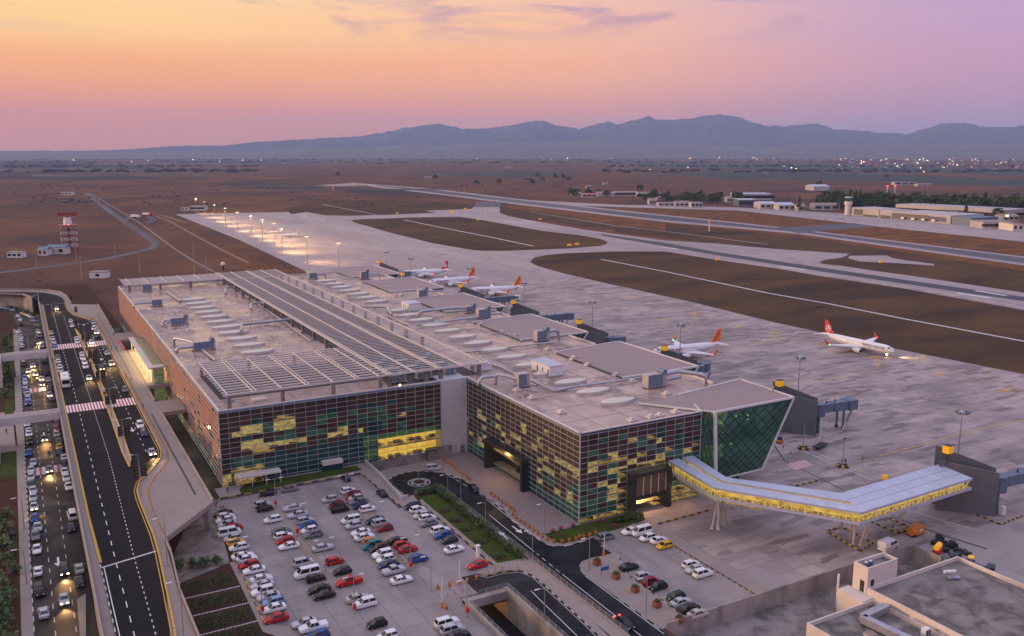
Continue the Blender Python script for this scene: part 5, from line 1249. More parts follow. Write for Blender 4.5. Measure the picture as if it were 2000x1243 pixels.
def bizjet(nose, tail, label):
    a = G(*nose, 0); b = G(*tail, 1); hd = atan2(a[1]-b[1], a[0]-b[0]); t = thing('business_jet', label, 'small jet', (a[0], a[1], B), hd, 'small jets under the floodlights'); L_ = hypot(a[0]-b[0], a[1]-b[1]); s = L_/20
    build(MB().tube([(0, 0, 1.6*s), (-1.5*s, 0, 1.9*s), (-4*s, 0, 2*s), (-13*s, 0, 2*s), (-20*s, 0, 2.6*s)], [.1*s, .7*s, 1.05*s, 1.0*s, .15*s], 10), 'fuselage', WH, t)
    build(MB().add([(-16*s, -.1, 2.6*s), (-18.5*s, -.1, 5.6*s), (-20.6*s, -.1, 5.7*s), (-19.5*s, -.1, 2.6*s), (-16*s, .1, 2.6*s), (-18.5*s, .1, 5.6*s), (-20.6*s, .1, 5.7*s), (-19.5*s, .1, 2.6*s)], [(0,1,2,3), (7,6,5,4), (0,4,5,1), (1,5,6,2), (2,6,7,3)]), 'tail_fin', WH, t)
    for q in (-1, 1):
        build(MB().add([(-8*s, q*.8*s, 1.3*s), (-12*s, q*9*s, 1.9*s), (-13.5*s, q*9*s, 1.9*s), (-12*s, q*.8*s, 1.3*s), (-8*s, q*.8*s, 1.5*s), (-12*s, q*9*s, 2*s), (-13.5*s, q*9*s, 2*s), (-12*s, q*.8*s, 1.5*s)], [(0,1,2,3), (7,6,5,4), (0,4,5,1), (2,6,7,3)]), 'wing', WH, t)
        build(MB().tube([(-13*s, q*1.7*s, 2.4*s), (-16*s, q*1.7*s, 2.4*s)], .55*s, 8), 'engine', WH, t)
        build(MB().add([(-18.6*s, 0, 5.4*s), (-20*s, q*3.3*s, 5.5*s), (-21*s, q*3.3*s, 5.5*s), (-20.5*s, 0, 5.4*s)], [(0,1,2,3)]), 'tailplane', WH, t)
        build(MB().box(-10*s-.3, -10*s+.3, q*1.5*s-.2, q*1.5*s+.2, 0, 1.4*s), 'gear', M['black'], t)
bizjet((524, 453), (551, 450), 'small white jet behind the brightest floodlight mast'); bizjet((549, 461), (585, 456), 'small white jet just right of the brightest floodlight mast')
# ================================================================== FLOODLIGHT MASTS
def mast_meshes(lit_):
    mb = MB().cyl(0, 0, 0, 22, .26, .13, 8); hd = MB(); lm = MB()
    mb.cyl(0, 0, 21.6, 22.1, 1.0, .5, 8).cyl(0, 0, 0, .5, .7, .7, 8)
    for k in range(6):
        a = k*pi/3; x, y = cos(a)*1.35, sin(a)*1.35; hd.obx = 0
        hd.bar((0, 0, 22.0), (x, y, 21.8), .12, .12); hd.box(x-.36, x+.36, y-.36, y+.36, 21.35, 21.85)
        lm.box(x-.3, x+.3, y-.3, y+.3, 21.28, 21.345)
    return mb.mesh('mast', M['galv']), hd.mesh('lamp_head', M['jet']), lm.mesh('lamp', M['lamp'] if lit_ else M['headoff'])
mm = {1: mast_meshes(True), 0: mast_meshes(False)}
bases = [(1097, 450), (1146, 475), (1200, 497), (1261, 521), (1328, 550), (1404, 578), (1467, 603), (1533, 630), (1575, 670), (1716, 728)]
mi = 0
def mast(x, y, lit_, label, en=0):
    t = thing('floodlight_mast', label, 'floodlight', (x, y, B), 0, 'floodlight masts along the apron')
    a, b, c = mm[1 if lit_ else 0]; ob('mast', a, t); ob('lamp_head', b, t); ob('lamp', c, t)
    if en:
        l_ = bpy.data.lights.new('flood_lamp', 'SPOT'); l_.energy = en; l_.color = (1, .60, .22); l_.spot_size = radians(152); l_.spot_blend = 1.0; l_.shadow_soft_size = 1.0
        o = bpy.data.objects.new('flood_lamp', l_); COL.objects.link(o); o.parent = t; o.location = (0, 0, 21); o.rotation_euler = (0, -radians(62), 0)
for i, (x, y) in enumerate(bases):
    p = G(x/2.857, 260+y/2.857, B)
    mast(p[0], p[1], True, f'lit floodlight mast, {nth(i+1)} from the far end of the glowing row', 150000 if i < 9 else 70000)
for (x, y), lb in (((660.5, 473), 'floodlight mast right of the glowing row, above the far lounge roofs'), ((755, 492), 'unlit floodlight mast just left of the red tailed jet'), ((802, 504.5), 'unlit floodlight mast rising in front of the red tailed jet'), ((917, 524), 'floodlight mast in front of the bright orange tail'), ((1023.5, 552), 'floodlight mast right of the white and dark apron bus'), ((1157.5, 589), 'floodlight mast right of the empty long jet bridge'), ((1329.8, 633.6), 'floodlight mast in front of the right hand orange tailed jet'), ((1563, 697), 'floodlight mast behind the dark green glass lounge corner'), ((1879.5, 803), 'floodlight mast behind the gate tower at the walkway end')):
    p = G(x, y, 20); mast(p[0], p[1], x == 660.5, lb, 30000 if x == 660.5 else 0)
for (x, y1, y2), lb in (((1569, 877, 818), 'slim grey pole near the foot of the green glass lounge'), ((1646, 912, 847), 'slim camera pole by two yellow vested workers on the apron')):
    p = G(x, y2 if y1 < y2 else y1, B); t = thing('camera_pole', lb, 'pole', (p[0], p[1], B)); build(MB().cyl(0, 0, 0, 8.6, .14, .1), 'post', M['galv'], t); build(MB().box(-.3, .3, -.2, .2, 8.2, 8.5), 'camera', M['dark'], t)
    for k in range(8): a = k*pi/4; build(MB().box(cos(a)*1.4-.35, cos(a)*1.4+.35, sin(a)*1.4-.35, sin(a)*1.4+.35, 0, .55), 'barrier_block', M['ypaint'] if k % 2 else M['bpaint'], t)
# ================================================================== CARS
def car_parts(Lc, Wc, Hc, hood, trunk, ws0, ws1, rs1, rs0, belt=.92, bed=None):
    """lower body loft + cabin; x forward. returns dict of meshes (shared)"""
    st = [(-Lc/2, .45, trunk*.82, .80), (-Lc/2+.12, .28, trunk*.97, .93), (-Lc/2+.5, .22, trunk, 1.0), (rs0, .2, max(trunk, belt), 1.0), (ws0, .2, max(hood, belt-.02), 1.0), (ws0+.35, .2, hood, 1.0), (Lc/2-.55, .22, hood*.93, .98), (Lc/2-.15, .26, hood*.78, .88), (Lc/2, .38, hood*.62, .72)]
    hw = Wc/2; vs = []; fs = []; n = 8
    for x, zl, zt, k in st:
        w_ = hw*k; m_ = zl+(zt-zl)*.62
        vs += [(x, -w_*.9, zl), (x, -w_, zl+.12), (x, -w_, m_), (x, -w_*.88, zt), (x, w_*.88, zt), (x, w_, m_), (x, w_, zl+.12), (x, w_*.9, zl)]
    for i in range(len(st)-1): fs += [(i*n+j, i*n+(j+1) % n, (i+1)*n+(j+1) % n, (i+1)*n+j) for j in range(n)]
    fs += [tuple(range(n))[::-1], tuple(range((len(st)-1)*n, len(st)*n))]
    b = MB().add(vs, fs, 0, False)
    zb, zt = belt-.04, Hc; wb, wt = hw*.9, hw*.72
    cv_ = [(rs0, -wb, zb), (ws0, -wb, zb), (ws0, wb, zb), (rs0, wb, zb), (rs1, -wt, zt-.06), (ws1, -wt, zt-.06), (ws1, wt, zt-.06), (rs1, wt, zt-.06), (rs1+.12, -wt*.9, zt), (ws1-.12, -wt*.9, zt), (ws1-.12, wt*.9, zt), (rs1+.12, wt*.9, zt)]
    b.add(cv_, [(0,1,5,4), (1,2,6,5), (2,3,7,6), (3,0,4,7), (4,5,9,8), (5,6,10,9), (6,7,11,10), (7,4,8,11), (8,9,10,11)])
    if bed: b.box(-Lc/2+.1, rs0-.1, -hw*.9, hw*.9, trunk-.02, trunk+.02)
    for q in (-1, 1): b.box(ws0-.25, ws0-.05, q*(hw+.08)-.08, q*(hw+.08)+.08, belt, belt+.15)
    g = MB()
    def face(a, bb, c, d, s=.1, o=.02):
        a, bb, c, d = map(Vector, (a, bb, c, d)); cen = (a+bb+c+d)/4; nrm = (bb-a).cross(d-a).normalized()*o
        g.quad([tuple(cen+(p-cen)*(1-s)+nrm) for p in (a, bb, c, d)])
    face(cv_[1], cv_[2], cv_[6], cv_[5], .1); face(cv_[3], cv_[0], cv_[4], cv_[7], .12)
    mid = (rs0+ws0)/2; mt = (rs1+ws1)/2
    for q in (0, 1):
        s = -1 if q == 0 else 1
        A = lambda x, z: (x, s*(wb if z == zb else wt), z)
        lo, hi = zb, zt-.06
        segs = [((rs0, rs1), (mid, mt)), ((mid, mt), (ws0, ws1))]
        for (a0, a1), (b0, b1) in segs:
            p = [(a0, s*wb, lo), (b0, s*wb, lo), (b1, s*wt, hi), (a1, s*wt, hi)]
            if s > 0: p = [p[1], p[0], p[3], p[2]]
            face(*p, s=.13)
    wh = MB().tube([(0, -.1, 0), (0, .1, 0)], .32, 12, 0).tube([(0, -.115, 0), (0, .115, 0)], .18, 8, 1)
    hl = MB().box(-.05, .05, -.17, .17, -.07, .07)
    return dict(body=b.mesh('body', [M['paint']]), win=g.mesh('windows', [M['carglass']]), L=Lc, W=Wc, hood=hood, trunk=trunk, wheel=wh.mesh('wheel', [M['black'], M['galv']]), light=hl)
CK = {'sedan': car_parts(4.5, 1.78, 1.44, .92, .98, 1.0, .25, -1.0, -1.75), 'hatchback': car_parts(4.0, 1.74, 1.5, .93, .92, 1.05, .3, -1.45, -1.9), 'suv': car_parts(4.6, 1.88, 1.72, 1.05, 1.02, 1.05, .45, -1.85, -2.2, belt=1.08), 'van': car_parts(5.0, 1.95, 2.05, 1.12, 1.05, 1.9, 1.25, -2.3, -2.42, belt=1.15), 'minivan': car_parts(4.4, 1.8, 1.75, 1.02, .98, 1.45, .6, -1.9, -2.1, belt=1.02), 'pickup': car_parts(5.2, 1.85, 1.75, 1.08, 1.02, 1.1, .5, -.7, -.95, belt=1.08, bed=True)}
LMh = {k: MB().box(-.05, .05, -.17, .17, -.07, .07).mesh('headlight', m) for k, m in (('off', M['headoff']), ('on', M['head_l']))}
LMt = MB().box(-.05, .05, -.15, .15, -.08, .08).mesh('tail_light', M['tail'])
JM = {}
for k, d in CK.items():   # one-mesh version for far cars
    b = bmesh.new(); b.from_mesh(d['body'])
    g = bmesh.new(); 
    me = d['body'].copy(); me.name = 'far_'+k; me.materials.append(M['carglass']); me.materials.append(M['black']); me.materials.append(M['headoff'])
    b = bmesh.new(); b.from_mesh(me); n0 = len(b.faces); b.from_mesh(d['win']); b.faces.ensure_lookup_table()
    for f in b.faces[n0:]: f.material_index = 1
    for sx_ in (-1, 1):
        for sy_ in (-1, 1):
            r = bmesh.ops.create_cone(b, segments=8, radius1=.32, radius2=.32, depth=.2, cap_ends=True, matrix=Matrix.Translation((sx_*d['L']*.31, sy_*(d['W']/2-.1), .32)) @ Matrix.Rotation(pi/2, 4, 'X'))
            for f in {f for v in r['verts'] for f in v.link_faces}: f.material_index = 2
            r = bmesh.ops.create_cube(b, size=.2, matrix=Matrix.Translation((d['L']/2-.1, sy_*(d['W']/2-.3), d['hood']*.7)))
            for f in {f for v in r['verts'] for f in v.link_faces}: f.material_index = 3
    b.to_mesh(me); b.free(); JM[k] = me
CC = {'white': (.72, .71, .71), 'silver': (.42, .43, .46), 'grey': (.16, .17, .18), 'black': (.015, .016, .018), 'red': (.42, .015, .015), 'dark red': (.20, .008, .02), 'blue': (.015, .07, .26), 'dark blue': (.012, .03, .09), 'light blue': (.16, .30, .48), 'teal': (.01, .17, .20), 'yellow': (.62, .36, .02), 'gold': (.38, .25, .06), 'beige': (.42, .38, .33), 'dark green': (.01, .03, .028), 'orange': (.55, .15, .02)}
def car(kind, colr, x, y, z, hd, label, group, lights=False, far=False, tails=False):
    d = CK[kind]; c = (*CC[colr], 1)
    if far:
        o = ob('parked_car' if not lights else 'moving_car', JM[kind], None, (x, y, z), hd, color=c); tag(o, label, 'van' if kind in ('van', 'minivan') else 'car', group)
        if lights:
            for s in (-1, 1): ob('headlight', LMh['on'], o, (d['L']/2+.02, s*(d['W']/2-.32), d['hood']*.7))
        return o
    q9 = rc.uniform(.95, 1.05)
    t = thing('parked_car' if not lights else 'moving_car', label, {'van': 'van', 'minivan': 'van', 'pickup': 'pickup'}.get(kind, 'car'), (x, y, z), hd, group); t.scale = (q9, rc.uniform(.97, 1.03), rc.uniform(.95, 1.05))
    ob('body', d['body'], t, color=c); ob('windows', d['win'], t)
    for sx_ in (-1, 1):
        for sy_ in (-1, 1): ob('wheel', d['wheel'], t, (sx_*d['L']*.31, sy_*(d['W']/2-.12), .32))
    for s in (-1, 1):
        ob('headlight', LMh['on' if lights else 'off'], t, (d['L']/2-.09, s*(d['W']/2-.36), d['hood']*.70)); ob('tail_light', LMt, t, (-d['L']/2+.03, s*(d['W']/2-.3), d['trunk']*.72))
    return t
def lamp_cone(x, y, z, hd, e=2600):
    l_ = bpy.data.lights.new('headlamp_beam', 'SPOT'); l_.energy = e; l_.color = (1, .55, .2); l_.spot_size = radians(75); l_.spot_blend = .8; l_.shadow_soft_size = .15
    o = bpy.data.objects.new('headlamp_beam', l_); COL.objects.link(o); o.location = (x+cos(hd)*2.6, y+sin(hd)*2.6, z+.75)
    o.rotation_euler = Vector((-cos(hd), -sin(hd), .22)).to_track_quat('Z', 'Y').to_euler()
S_ = {'s': 'sedan', 'h': 'hatchback', 'u': 'suv', 'v': 'van', 'm': 'minivan', 'p': 'pickup'}
CN = {'w': 'white', 'i': 'silver', 'g': 'grey', 'k': 'black', 'r': 'red', 'R': 'dark red', 'b': 'blue', 'B': 'dark blue', 'l': 'light blue', 't': 'teal', 'y': 'yellow', 'o': 'gold', 'e': 'beige', 'G': 'dark green', 'O': 'orange'}
rc = random.Random(9)
def row(lst, o, s, z, hd, rowname, group, flip=.5, far=False, jit=.03):
    """lst 'x,y,kind colour[,flag]' ; ordinal counted in list order"""
    for i, it in enumerate(lst.split()):
        a = it.split(','); x, y = G(o[0]+float(a[0])/s, o[1]+float(a[1])/s, z+.65); k, c = S_[a[2][0]], CN[a[2][1]]; fl_ = a[2][2:]
        h = hd+rc.uniform(-jit, jit)
        if '~' in fl_: h = hd+pi/2
        elif rc.random() < flip: h += pi
        lt = 'L' in fl_
        if lt and '^' not in fl_: h = hd
        car(k, c, x, y, z, h, f"{c} {k}{' headlamps lit' if lt else ''}, {nth(i+1)} {rowname}", group, lights=lt, far=far)
        if lt: lamp_cone(x, y, z, h)
gL = 'cars parked in the main car park'
row('122,418,sk 140,440,hw 142,463,sw 150,493,si 195,512,hr 165,548,vw 188,583,hi 207,612,hy 228,645,hw 255,703,sw 283,723,sw 300,760,hr 330,797,sw 380,858,sw 385,897,si 390,942,uw 428,973,si 460,1007,hl 462,1053,sw 477,1120,sr', (400, 880), 3.424, .03, 0, 'from the far end of the leftmost row', gL)
row('387,360,hi 402,387,hk 455,460,hw 512,538,sg 525,568,hw 538,603,hr 562,636,sw 660,751,mi 685,822,vw 742,852,hk 765,927,sk 798,965,sk', (400, 880), 3.424, .03, 0, 'from the far end, left side of second row', gL)
row('585,382,si 622,427,si 670,467,hi 690,500,hb 700,530,hw 723,560,hg 790,648,si 870,737,hr 918,805,hk 965,875,pr 1022,987,se 1070,1022,uw', (400, 880), 3.424, .03, 0, 'from the far end, right side of second row', gL)
row('837,326,hi 882,364,hR 905,392,uk 978,462,mw 998,499,hi 1043,547,sw 1068,577,sw 1108,605,hO 1118,633,mt 1170,655,uk 1190,692,uw 1212,724,hw 1228,762,sB 1265,800,pi 1315,862,sw', (400, 880), 3.424, .03, 0, 'from the far end, left side of third row', gL)
row('960,266,hw 990,289,sR 1010,318,hi 1027,338,sg 1040,368,hB 1090,388,hw 1140,466,sk 1178,484,mi 1202,518,hR 1287,600,sk 1320,628,hr 1358,657,sr 1430,720,hb', (400, 880), 3.424, .03, 0, 'from the far end, right side of third row', gL)
row('1388,371,hB 1425,395,hw 1452,432,hi 1490,450,hw 1497,484,sg 1575,533,uw 1597,563,sb 1635,597,hG 1668,659,sw 1825,762,sr', (400, 880), 3.424, .03, 0, 'from the far end of the row beside the lawn', gL)
row('420,285,sk 567,256,sg', (400, 880), 3.424, .03, 0, 'from the left against the front kerb by the lawn', gL)
row('943,182,sB~ 1183,284,sG~', (400, 880), 3.424, .03, 0, 'of two parked facing the hall near the stair wall', gL)
row('665,1150,si 727,1178,pw 757,1232,hb', (400, 880), 3.424, .03, 0, 'of three at the bottom left corner of the car park', gL)
row('1150,1157,hk 1222,1236,hw 1620,1150,uw 1655,1197,ui 1695,1238,sk', (400, 880), 3.424, .03, 0, 'from the left at the bottom edge near the barriers', gL)
gR = 'cars parked in the small right hand car park'
row('1305,537,sw 1380,543,vw 1420,582,hw 1497,599,sw 1533,634,hy', (850, 880), 3.424, B+.03, 0, 'from the top in the cluster nearest the lawn', gR)
row('1710,757,hw 1735,792,si 1790,822,uw', (850, 880), 3.424, B+.03, 0, 'of three white and silver cars at the far kerb', gR)
row('1297,777,sk 1392,837,hi 1440,872,hR 1490,907,hk 1607,972,hG 1645,1012,si 1700,1050,sk 1757,1090,se', (850, 880), 3.424, B+.03, 0, 'from the top in the row nearest the planters', gR)
x, y = G(1183, 1047, B+.8); car('minivan', 'grey', x, y, B, 0, 'dark grey people carrier parked at the kerb end of the right lawn', gR)
x, y = G(926, 953, B+.7); car('sedan', 'black', x, y, B, -pi/2-.1, 'black sedan driving on the wet road past the plaza bollards', None)
x, y = G(846, 912, B+.9); car('minivan', 'silver', x, y, B, -.25, 'silver people carrier with open door beside the roundabout', None)
x, y = G(1220, 1217, B+.6); car('sedan', 'black', x, y, B, -pi/2, 'dark car driving off on the wet road, its tail lamps lit red', None)
for q in (-.6, .6): ob('tail_light', MB().box(-.2, .2, -.2, .2, -.1, .1).mesh('tail_light', M['red_l']), [o for o in COL.objects if o.get('label', '').endswith('tail lamps lit red')][0], (-2.3, q, .8))
gD = 'cars on the departures deck'; n2 = -pi/2
row('618,302,sk 630,310,si 640,343,sw 632,352,hw 650,378,swL 662,400,sk 615,443,swL 705,487,sB 722,517,si 752,588,uiL 687,620,hkL 843,762,hg 945,1003,uw 970,1058,sB 1025,1185,siL', (0, 540), 3.452, DZ, n2, 'from far in the right upper road lanes', gD, flip=.2, jit=.06)
row('382,216,swL 477,302,sw 486,333,sw 515,420,sw 522,440,sw 553,522,sw 558,548,sw 570,578,sw 577,607,uw 600,682,siL', (0, 540), 3.452, DZ, n2, 'from far along the upper road median', gD, flip=.2, jit=.05)
row('345,382,si 355,418,si 362,440,si 370,464,sl 390,545,sg 393,574,sw 405,612,swL 408,632,si', (0, 540), 3.452, DZ, n2, 'from far at the left upper road kerb', gD, flip=.2, jit=.05)
gA = 'cars on the arrivals road below the deck'
row('20,211,si 65,218,sl 100,225,sw 133,232,sl', (0, 540), 3.452, .03, -.35, 'from the left on the far curve of the lower road', gA, flip=0, far=True)
row('163,248,syL 180,256,siL 200,264,sw 214,274,si 235,298,sl 262,330,sg', (0, 540), 3.452, .03, -.95, 'down the lower road bend by the ramp wall', gA, flip=0, far=True, jit=.1)
row('120,266,sw 137,290,sw 140,322,vk 125,371,sw 143,388,sg 142,408,si 142,428,sw 144,448,si 148,470,sw 160,545,sk 160,590,vg 168,682,sl 168,710,sw 170,742,si 180,775,sl 187,795,si 187,826,sl 187,852,sb 180,928,sb 190,960,st 182,995,si 194,1035,si 196,1060,sw 200,1110,sk 195,1187,sb', (0, 540), 3.452, .03, n2, 'from far at the left lower road kerb', gA, flip=.25, jit=.07)
row('223,78,si 208,127,si 208,177,si 210,227,sB 222,265,si 222,313,si 228,372,siL 232,452,hb 252,510,si 238,570,ug 247,658,sw 255,802,sw 265,935,uk 292,1082,si', (0, 880), 3.424, .03, n2, 'coming nearer in the near left kerb line', gA, flip=.1, jit=.07)
row('256,372,sw 265,397,vw 285,468,vw 300,575,vk 318,650,sk 328,697,si 335,733,sg 340,763,sB 352,822,sg 370,915,si 365,950,sk 382,990,sR 384,1025,sR 383,1062,si 398,1106,sg 400,1147,sy 398,1180,sG 432,1215,sw', (0, 540), 3.452, .03, n2, 'from far along the deck side, lower road', gA, flip=.3, jit=.06)
row('432,92,sB 435,137,sw 445,182,sw 460,238,sw 485,432,vw 475,514,sk 530,787,si 530,877,sk', (0, 880), 3.424, .03, n2, 'coming nearer in the near line below the deck', gA, flip=.2, jit=.05)
row('262,447,skL 222,602,siL 190,637,siL 240,657,swL 280,690,swL 285,724,sgL 335,797,siL 247,937,si 300,1092,sgL', (0, 540), 3.452, .03, n2, 'from far, driving on the lower road', gA, flip=0, jit=.1)
row('330,125,sgL 430,800,ukL 428,992,siL', (0, 880), 3.424, .03, n2, 'coming nearer among moving cars, lower road', gA, flip=0, jit=.05)
def van_special(x, y, z, hd, label, stripe=None, cat='van'):
    t = thing('panel_van', label, cat, (x, y, z), hd)
    b = MB(); pr_ = [(-2.7, .35), (2.6, .35), (2.65, .9), (2.2, 1.25), (1.5, 2.2), (1.2, 2.4), (-2.6, 2.45), (-2.75, 2.2)]
    b.add([(p[0], -.98, p[1]) for p in pr_]+[(p[0], .98, p[1]) for p in pr_], [tuple(range(8)), tuple(range(8, 16))[::-1]]+[(i, 8+i, 8+(i+1) % 8, (i+1) % 8) for i in range(8)])
    ob('body', b.mesh('body', M['white']), t)
    g = MB(); g.quad([(2.22, -.85, 1.3), (2.22, .85, 1.3), (1.56, .8, 2.12), (1.56, -.8, 2.12)])
    for s in (-1, 1): g.quad([(.6, s*.99, 1.35), (2.0, s*.99, 1.35), (1.45, s*.99, 2.1), (.6, s*.99, 2.1)]); g.quad([(-.6, s*.99, 1.35), (.4, s*.99, 1.35), (.4, s*.99, 2.1), (-.6, s*.99, 2.1)])
    build(g, 'windows', M['carglass'], t)
    for sx_ in (-1.7, 1.75):
        for sy_ in (-.88, .88): ob('wheel', CK['van']['wheel'], t, (sx_, sy_, .34))
    for s in (-.7, .7): ob('headlight', LMh['off'], t, (2.66, s, .85)); ob('tail_light', LMt, t, (-2.76, s, 1.1))
    if stripe:
        for s in (-1, 1): build(MB().box(-2.6, 2.3, s*.985-.01, s*.985+.01, .75, .98), 'stripe', stripe, t)
    return t
x, y = G(1735, 1065, B+1); van_special(x, y, B, .12, 'white van with an orange side stripe parked on the apron behind the wall', M['orangep'])
# coach on the deck and apron bus
def bus(x, y, z, hd, label, L_=11.5, body='white', name='coach'):
    t = thing(name, label, 'bus', (x, y, z), hd)
    b = MB(); b.box(-L_/2, L_/2, -1.25, 1.25, .4, 3.15); b.box(-L_/2+.6, L_/2-1, -1.1, 1.1, 3.15, 3.3); build(b, 'body', M[body], t)
    g = MB(); g.quad([(L_/2+.02, -1.15, 1.5), (L_/2+.02, 1.15, 1.5), (L_/2+.02, 1.1, 2.8), (L_/2+.02, -1.1, 2.8)]); build(g, 'windscreen', M['carglass'], t)
    for s in (-1, 1):
        for k in range(6): build(MB().box(-L_/2+.6+k*1.75, -L_/2+2.2+k*1.75, s*1.26-.01, s*1.26+.01, 1.5, 2.7), 'window', M['carglass'], t)
    for sx_ in (-L_*.3, L_*.32):
        for sy_ in (-1.1, 1.1): build(MB().tube([(sx_, sy_-.16, .5), (sx_, sy_+.16, .5)], .5, 12), 'wheel', M['black'], t)
    build(MB().box(-1, 1, -.6, .6, 3.3, 3.5), 'roof_hatch', M['frame'], t)
    return t
x, y = G(440/3.452, 540+705/3.452, DZ+1.5); bus(x, y+1, DZ, n2, 'white coach seen from above at the left kerb of the upper road')
x, y = G(780+1450/6.667, 490+625/6.667, B+1.5); bus(x, y, B, 0, 'white and dark apron bus beside the third parked jet', L_=13, name='apron_bus')
x, y = G(1003/1, 563, B+1); t = thing('boarding_stairs', 'mobile stairs truck at the rear door of the third parked jet', 'stairs truck', (x, y, B), .3); build(MB().box(-2.6, 2.6, -1, 1, .3, 1.2).box(1.4, 2.6, -1, 1, 1.2, 2.2), 'truck', M['navy'], t); build(MB().bar((-2.2, 0, 1.4), (2, 0, 4.2), 1.4, .3), 'stair', M['white'], t)
for q in (-1.6, 1.6): build(MB().tube([(q, -1.05, .35), (q, 1.05, .35)], .35, 8), 'wheel', M['black'], t)
# apron machines
def gse(px_, py_, label, kind, hd=0):
    x, y = G(px_, py_, B+.5); t = thing(kind, label, kind.replace('_', ' '), (x, y, B), hd); return t
t = gse(1787, 1042, 'orange generator trailer with rounded tank and white label beside the white van', 'ground_power_unit', .1)
build(MB().box(-.9, 2.3, -1.0, 1.0, .5, 2.2), 'housing', M['orangep'], t); build(MB().tube([(-1.9, 0, 1.4), (-1.0, 0, 1.4)], [1.0, 1.1], 12), 'tank', M['orangep'], t); build(MB().box(.1, 1.3, -1.03, -1.0, 1.2, 1.7), 'label_plate', M['white'], t); build(MB().box(-1.6, 2.2, -.9, .9, .15, .5), 'chassis', M['black'], t)
t = gse(1831, 1078, 'yellow cylindrical air starter on a red base beside the retaining wall', 'air_starter', .3); build(MB().tube([(-1.1, 0, 1.7), (1.1, 0, 1.9)], .62, 12), 'tank', M['yellow'], t); build(MB().box(-1.2, 1.2, -.7, .7, .3, 1.1), 'chassis', M['red'], t)
carts = [(1846, 1092, 'fin'), (1862, 1083, 'jet'), (1875, 1104, 'yellow'), (1896, 1095, 'yellow'), (1889, 1114, 'fin'), (1920, 1108, 'jet'), (1936, 1105, 'jet'), (1927, 1127, 'jet'), (1944, 1135, 'jet'), (1962, 1147, 'blue'), (1978, 1149, 'jet'), (1838, 1055, 'dark'), (1826, 1058, 'dark'), (1836, 1048, 'dark'), (1856, 1064, 'dark'), (1848, 1072, 'dark'), (1868, 1071, 'dark'), (1886, 1077, 'dark'), (1872, 1080, 'dark'), (1862, 1060, 'dark'), (1845, 1062, 'dark'), (1990, 1165, 'red')]
for i, (a, b, m) in enumerate(carts):
    t = gse(a, b, f"{ {'fin':'grey','jet':'blue grey','yellow':'yellow topped','blue':'blue','dark':'dark green','red':'dark red'}[m] } baggage dolly, {nth(i+1)} in the cluster beyond the concrete wall", 'baggage_dolly', .5+.3*(i % 3)); t['group'] = 'baggage dollies beyond the concrete wall'
    build(MB().box(-1.2, 1.2, -.6, .6, .4, .52), 'deck', M[m], t); build(MB().box(-1.4, -1.3, -.7, .7, .6, 1.5 if m != 'dark' else .9), 'end_rail', M['jet' if m != 'dark' else 'dark'], t); build(MB().bar((1.4, 0, .4), (2.3, 0, .25), .1, .1), 'drawbar', M['dark'], t)
    if m in ('yellow', 'blue', 'fin'): build(MB().box(-.9, .9, -.55, .55, .6, 1.35), 'load', M[m], t)
    for q in (-.9, .9): build(MB().tube([(q, -.75, .22), (q, .75, .22)], .22, 8), 'wheel', M['black'], t)
for a, b, lb in ((1523, 862, 'orange and blue tug behind the green glass lounge'), (1365, 733, 'yellow lit tug behind the concourse roof edge'), (1728, 938, 'orange forklift beyond the yellow walkway')):
    t = gse(a, b, lb, 'tow_tractor', .5); build(MB().box(-1.4, 1.4, -.75, .75, .3, .95), 'body', M['orangep'], t); build(MB().box(-.6, .4, -.6, .6, .95, 1.9), 'cab', M['navy' if a == 1523 else 'yellow'], t)
    for q in (-.9, .9): build(MB().tube([(q, -.8, .3), (q, .8, .3)], .3, 8), 'wheel', M['black'], t)
t = gse(1602, 872, 'black flat trailer parked by the gate tower behind the green lounge', 'flat_trailer', .3); build(MB().box(-3, 3, -1.1, 1.1, .7, 1.0), 'bed', M['black'], t); build(MB().box(-2, 2, -.4, .4, .2, .7), 'chassis', M['dark'], t)
t = gse(1958, 1003, 'white electrical cabinet beside the grey gate tower foot', 'cabinet'); build(MB().box(-.5, .5, -.5, .5, .1, 2.3), 'housing', M['white'], t); build(MB().box(-.55, .55, -.55, .55, 0, .1), 'plinth', M['dark'], t)
p = G(1893, 985, B); q_ = (p[0]+ux*1, p[1]); t = thing('planter_rack', 'long low rack of crates with railing along the walkway side of gate tower', 'rack', (p[0]-1, p[1]+2, B), atan2(uy, ux)+pi); build(MB().box(-6, 6, -.6, .6, 0, .9), 'crate_row', M['kerb'], t); build(MB().box(-6, 6, -.5, .5, .9, 1.3), 'dark_top', M['dark'], t); build(MB().bar((-6, .6, 1.9), (6, .6, 1.9), .06, .06), 'rail', M['frame'], t)
# ================================================================== STREET FURNITURE
def lamp_mesh(h, arms):
    a = MB().cyl(0, 0, 0, h, .11, .06, 8).box(-.18, .18, -.18, .18, 0, .25); hd = MB()
    for d in arms: a.bar((0, 0, h-.05), (d*1.6, 0, h+.1), .07, .07); hd.box(min(d*1.1, d*2.1), max(d*1.1, d*2.1), -.14, .14, h+.05, h+.17)
    return a.mesh('post', M['galv']), hd.mesh('lamp_head', M['frame'])
LPm = {'l': lamp_mesh(7.4, (-1,)), 'd': lamp_mesh(7.4, (-1, 1)), 'D': lamp_mesh(9.5, (-1,)), 'DD': lamp_mesh(9.0, (-1, 1))}
def lamp(px_, py_, z, kind, label, box=None, rz=0):
    x, y = G(px_, py_, z); t = thing('street_lamp', label, 'street lamp', (x, y, z), rz, 'grey street lamps'); a, b = LPm[kind]; ob('post', a, t); ob('lamp_head', b, t)
    if box: build(MB().box(-.28, .28, -.28, .28, .9, 1.8), 'red_box', M['red'], t)
    return t
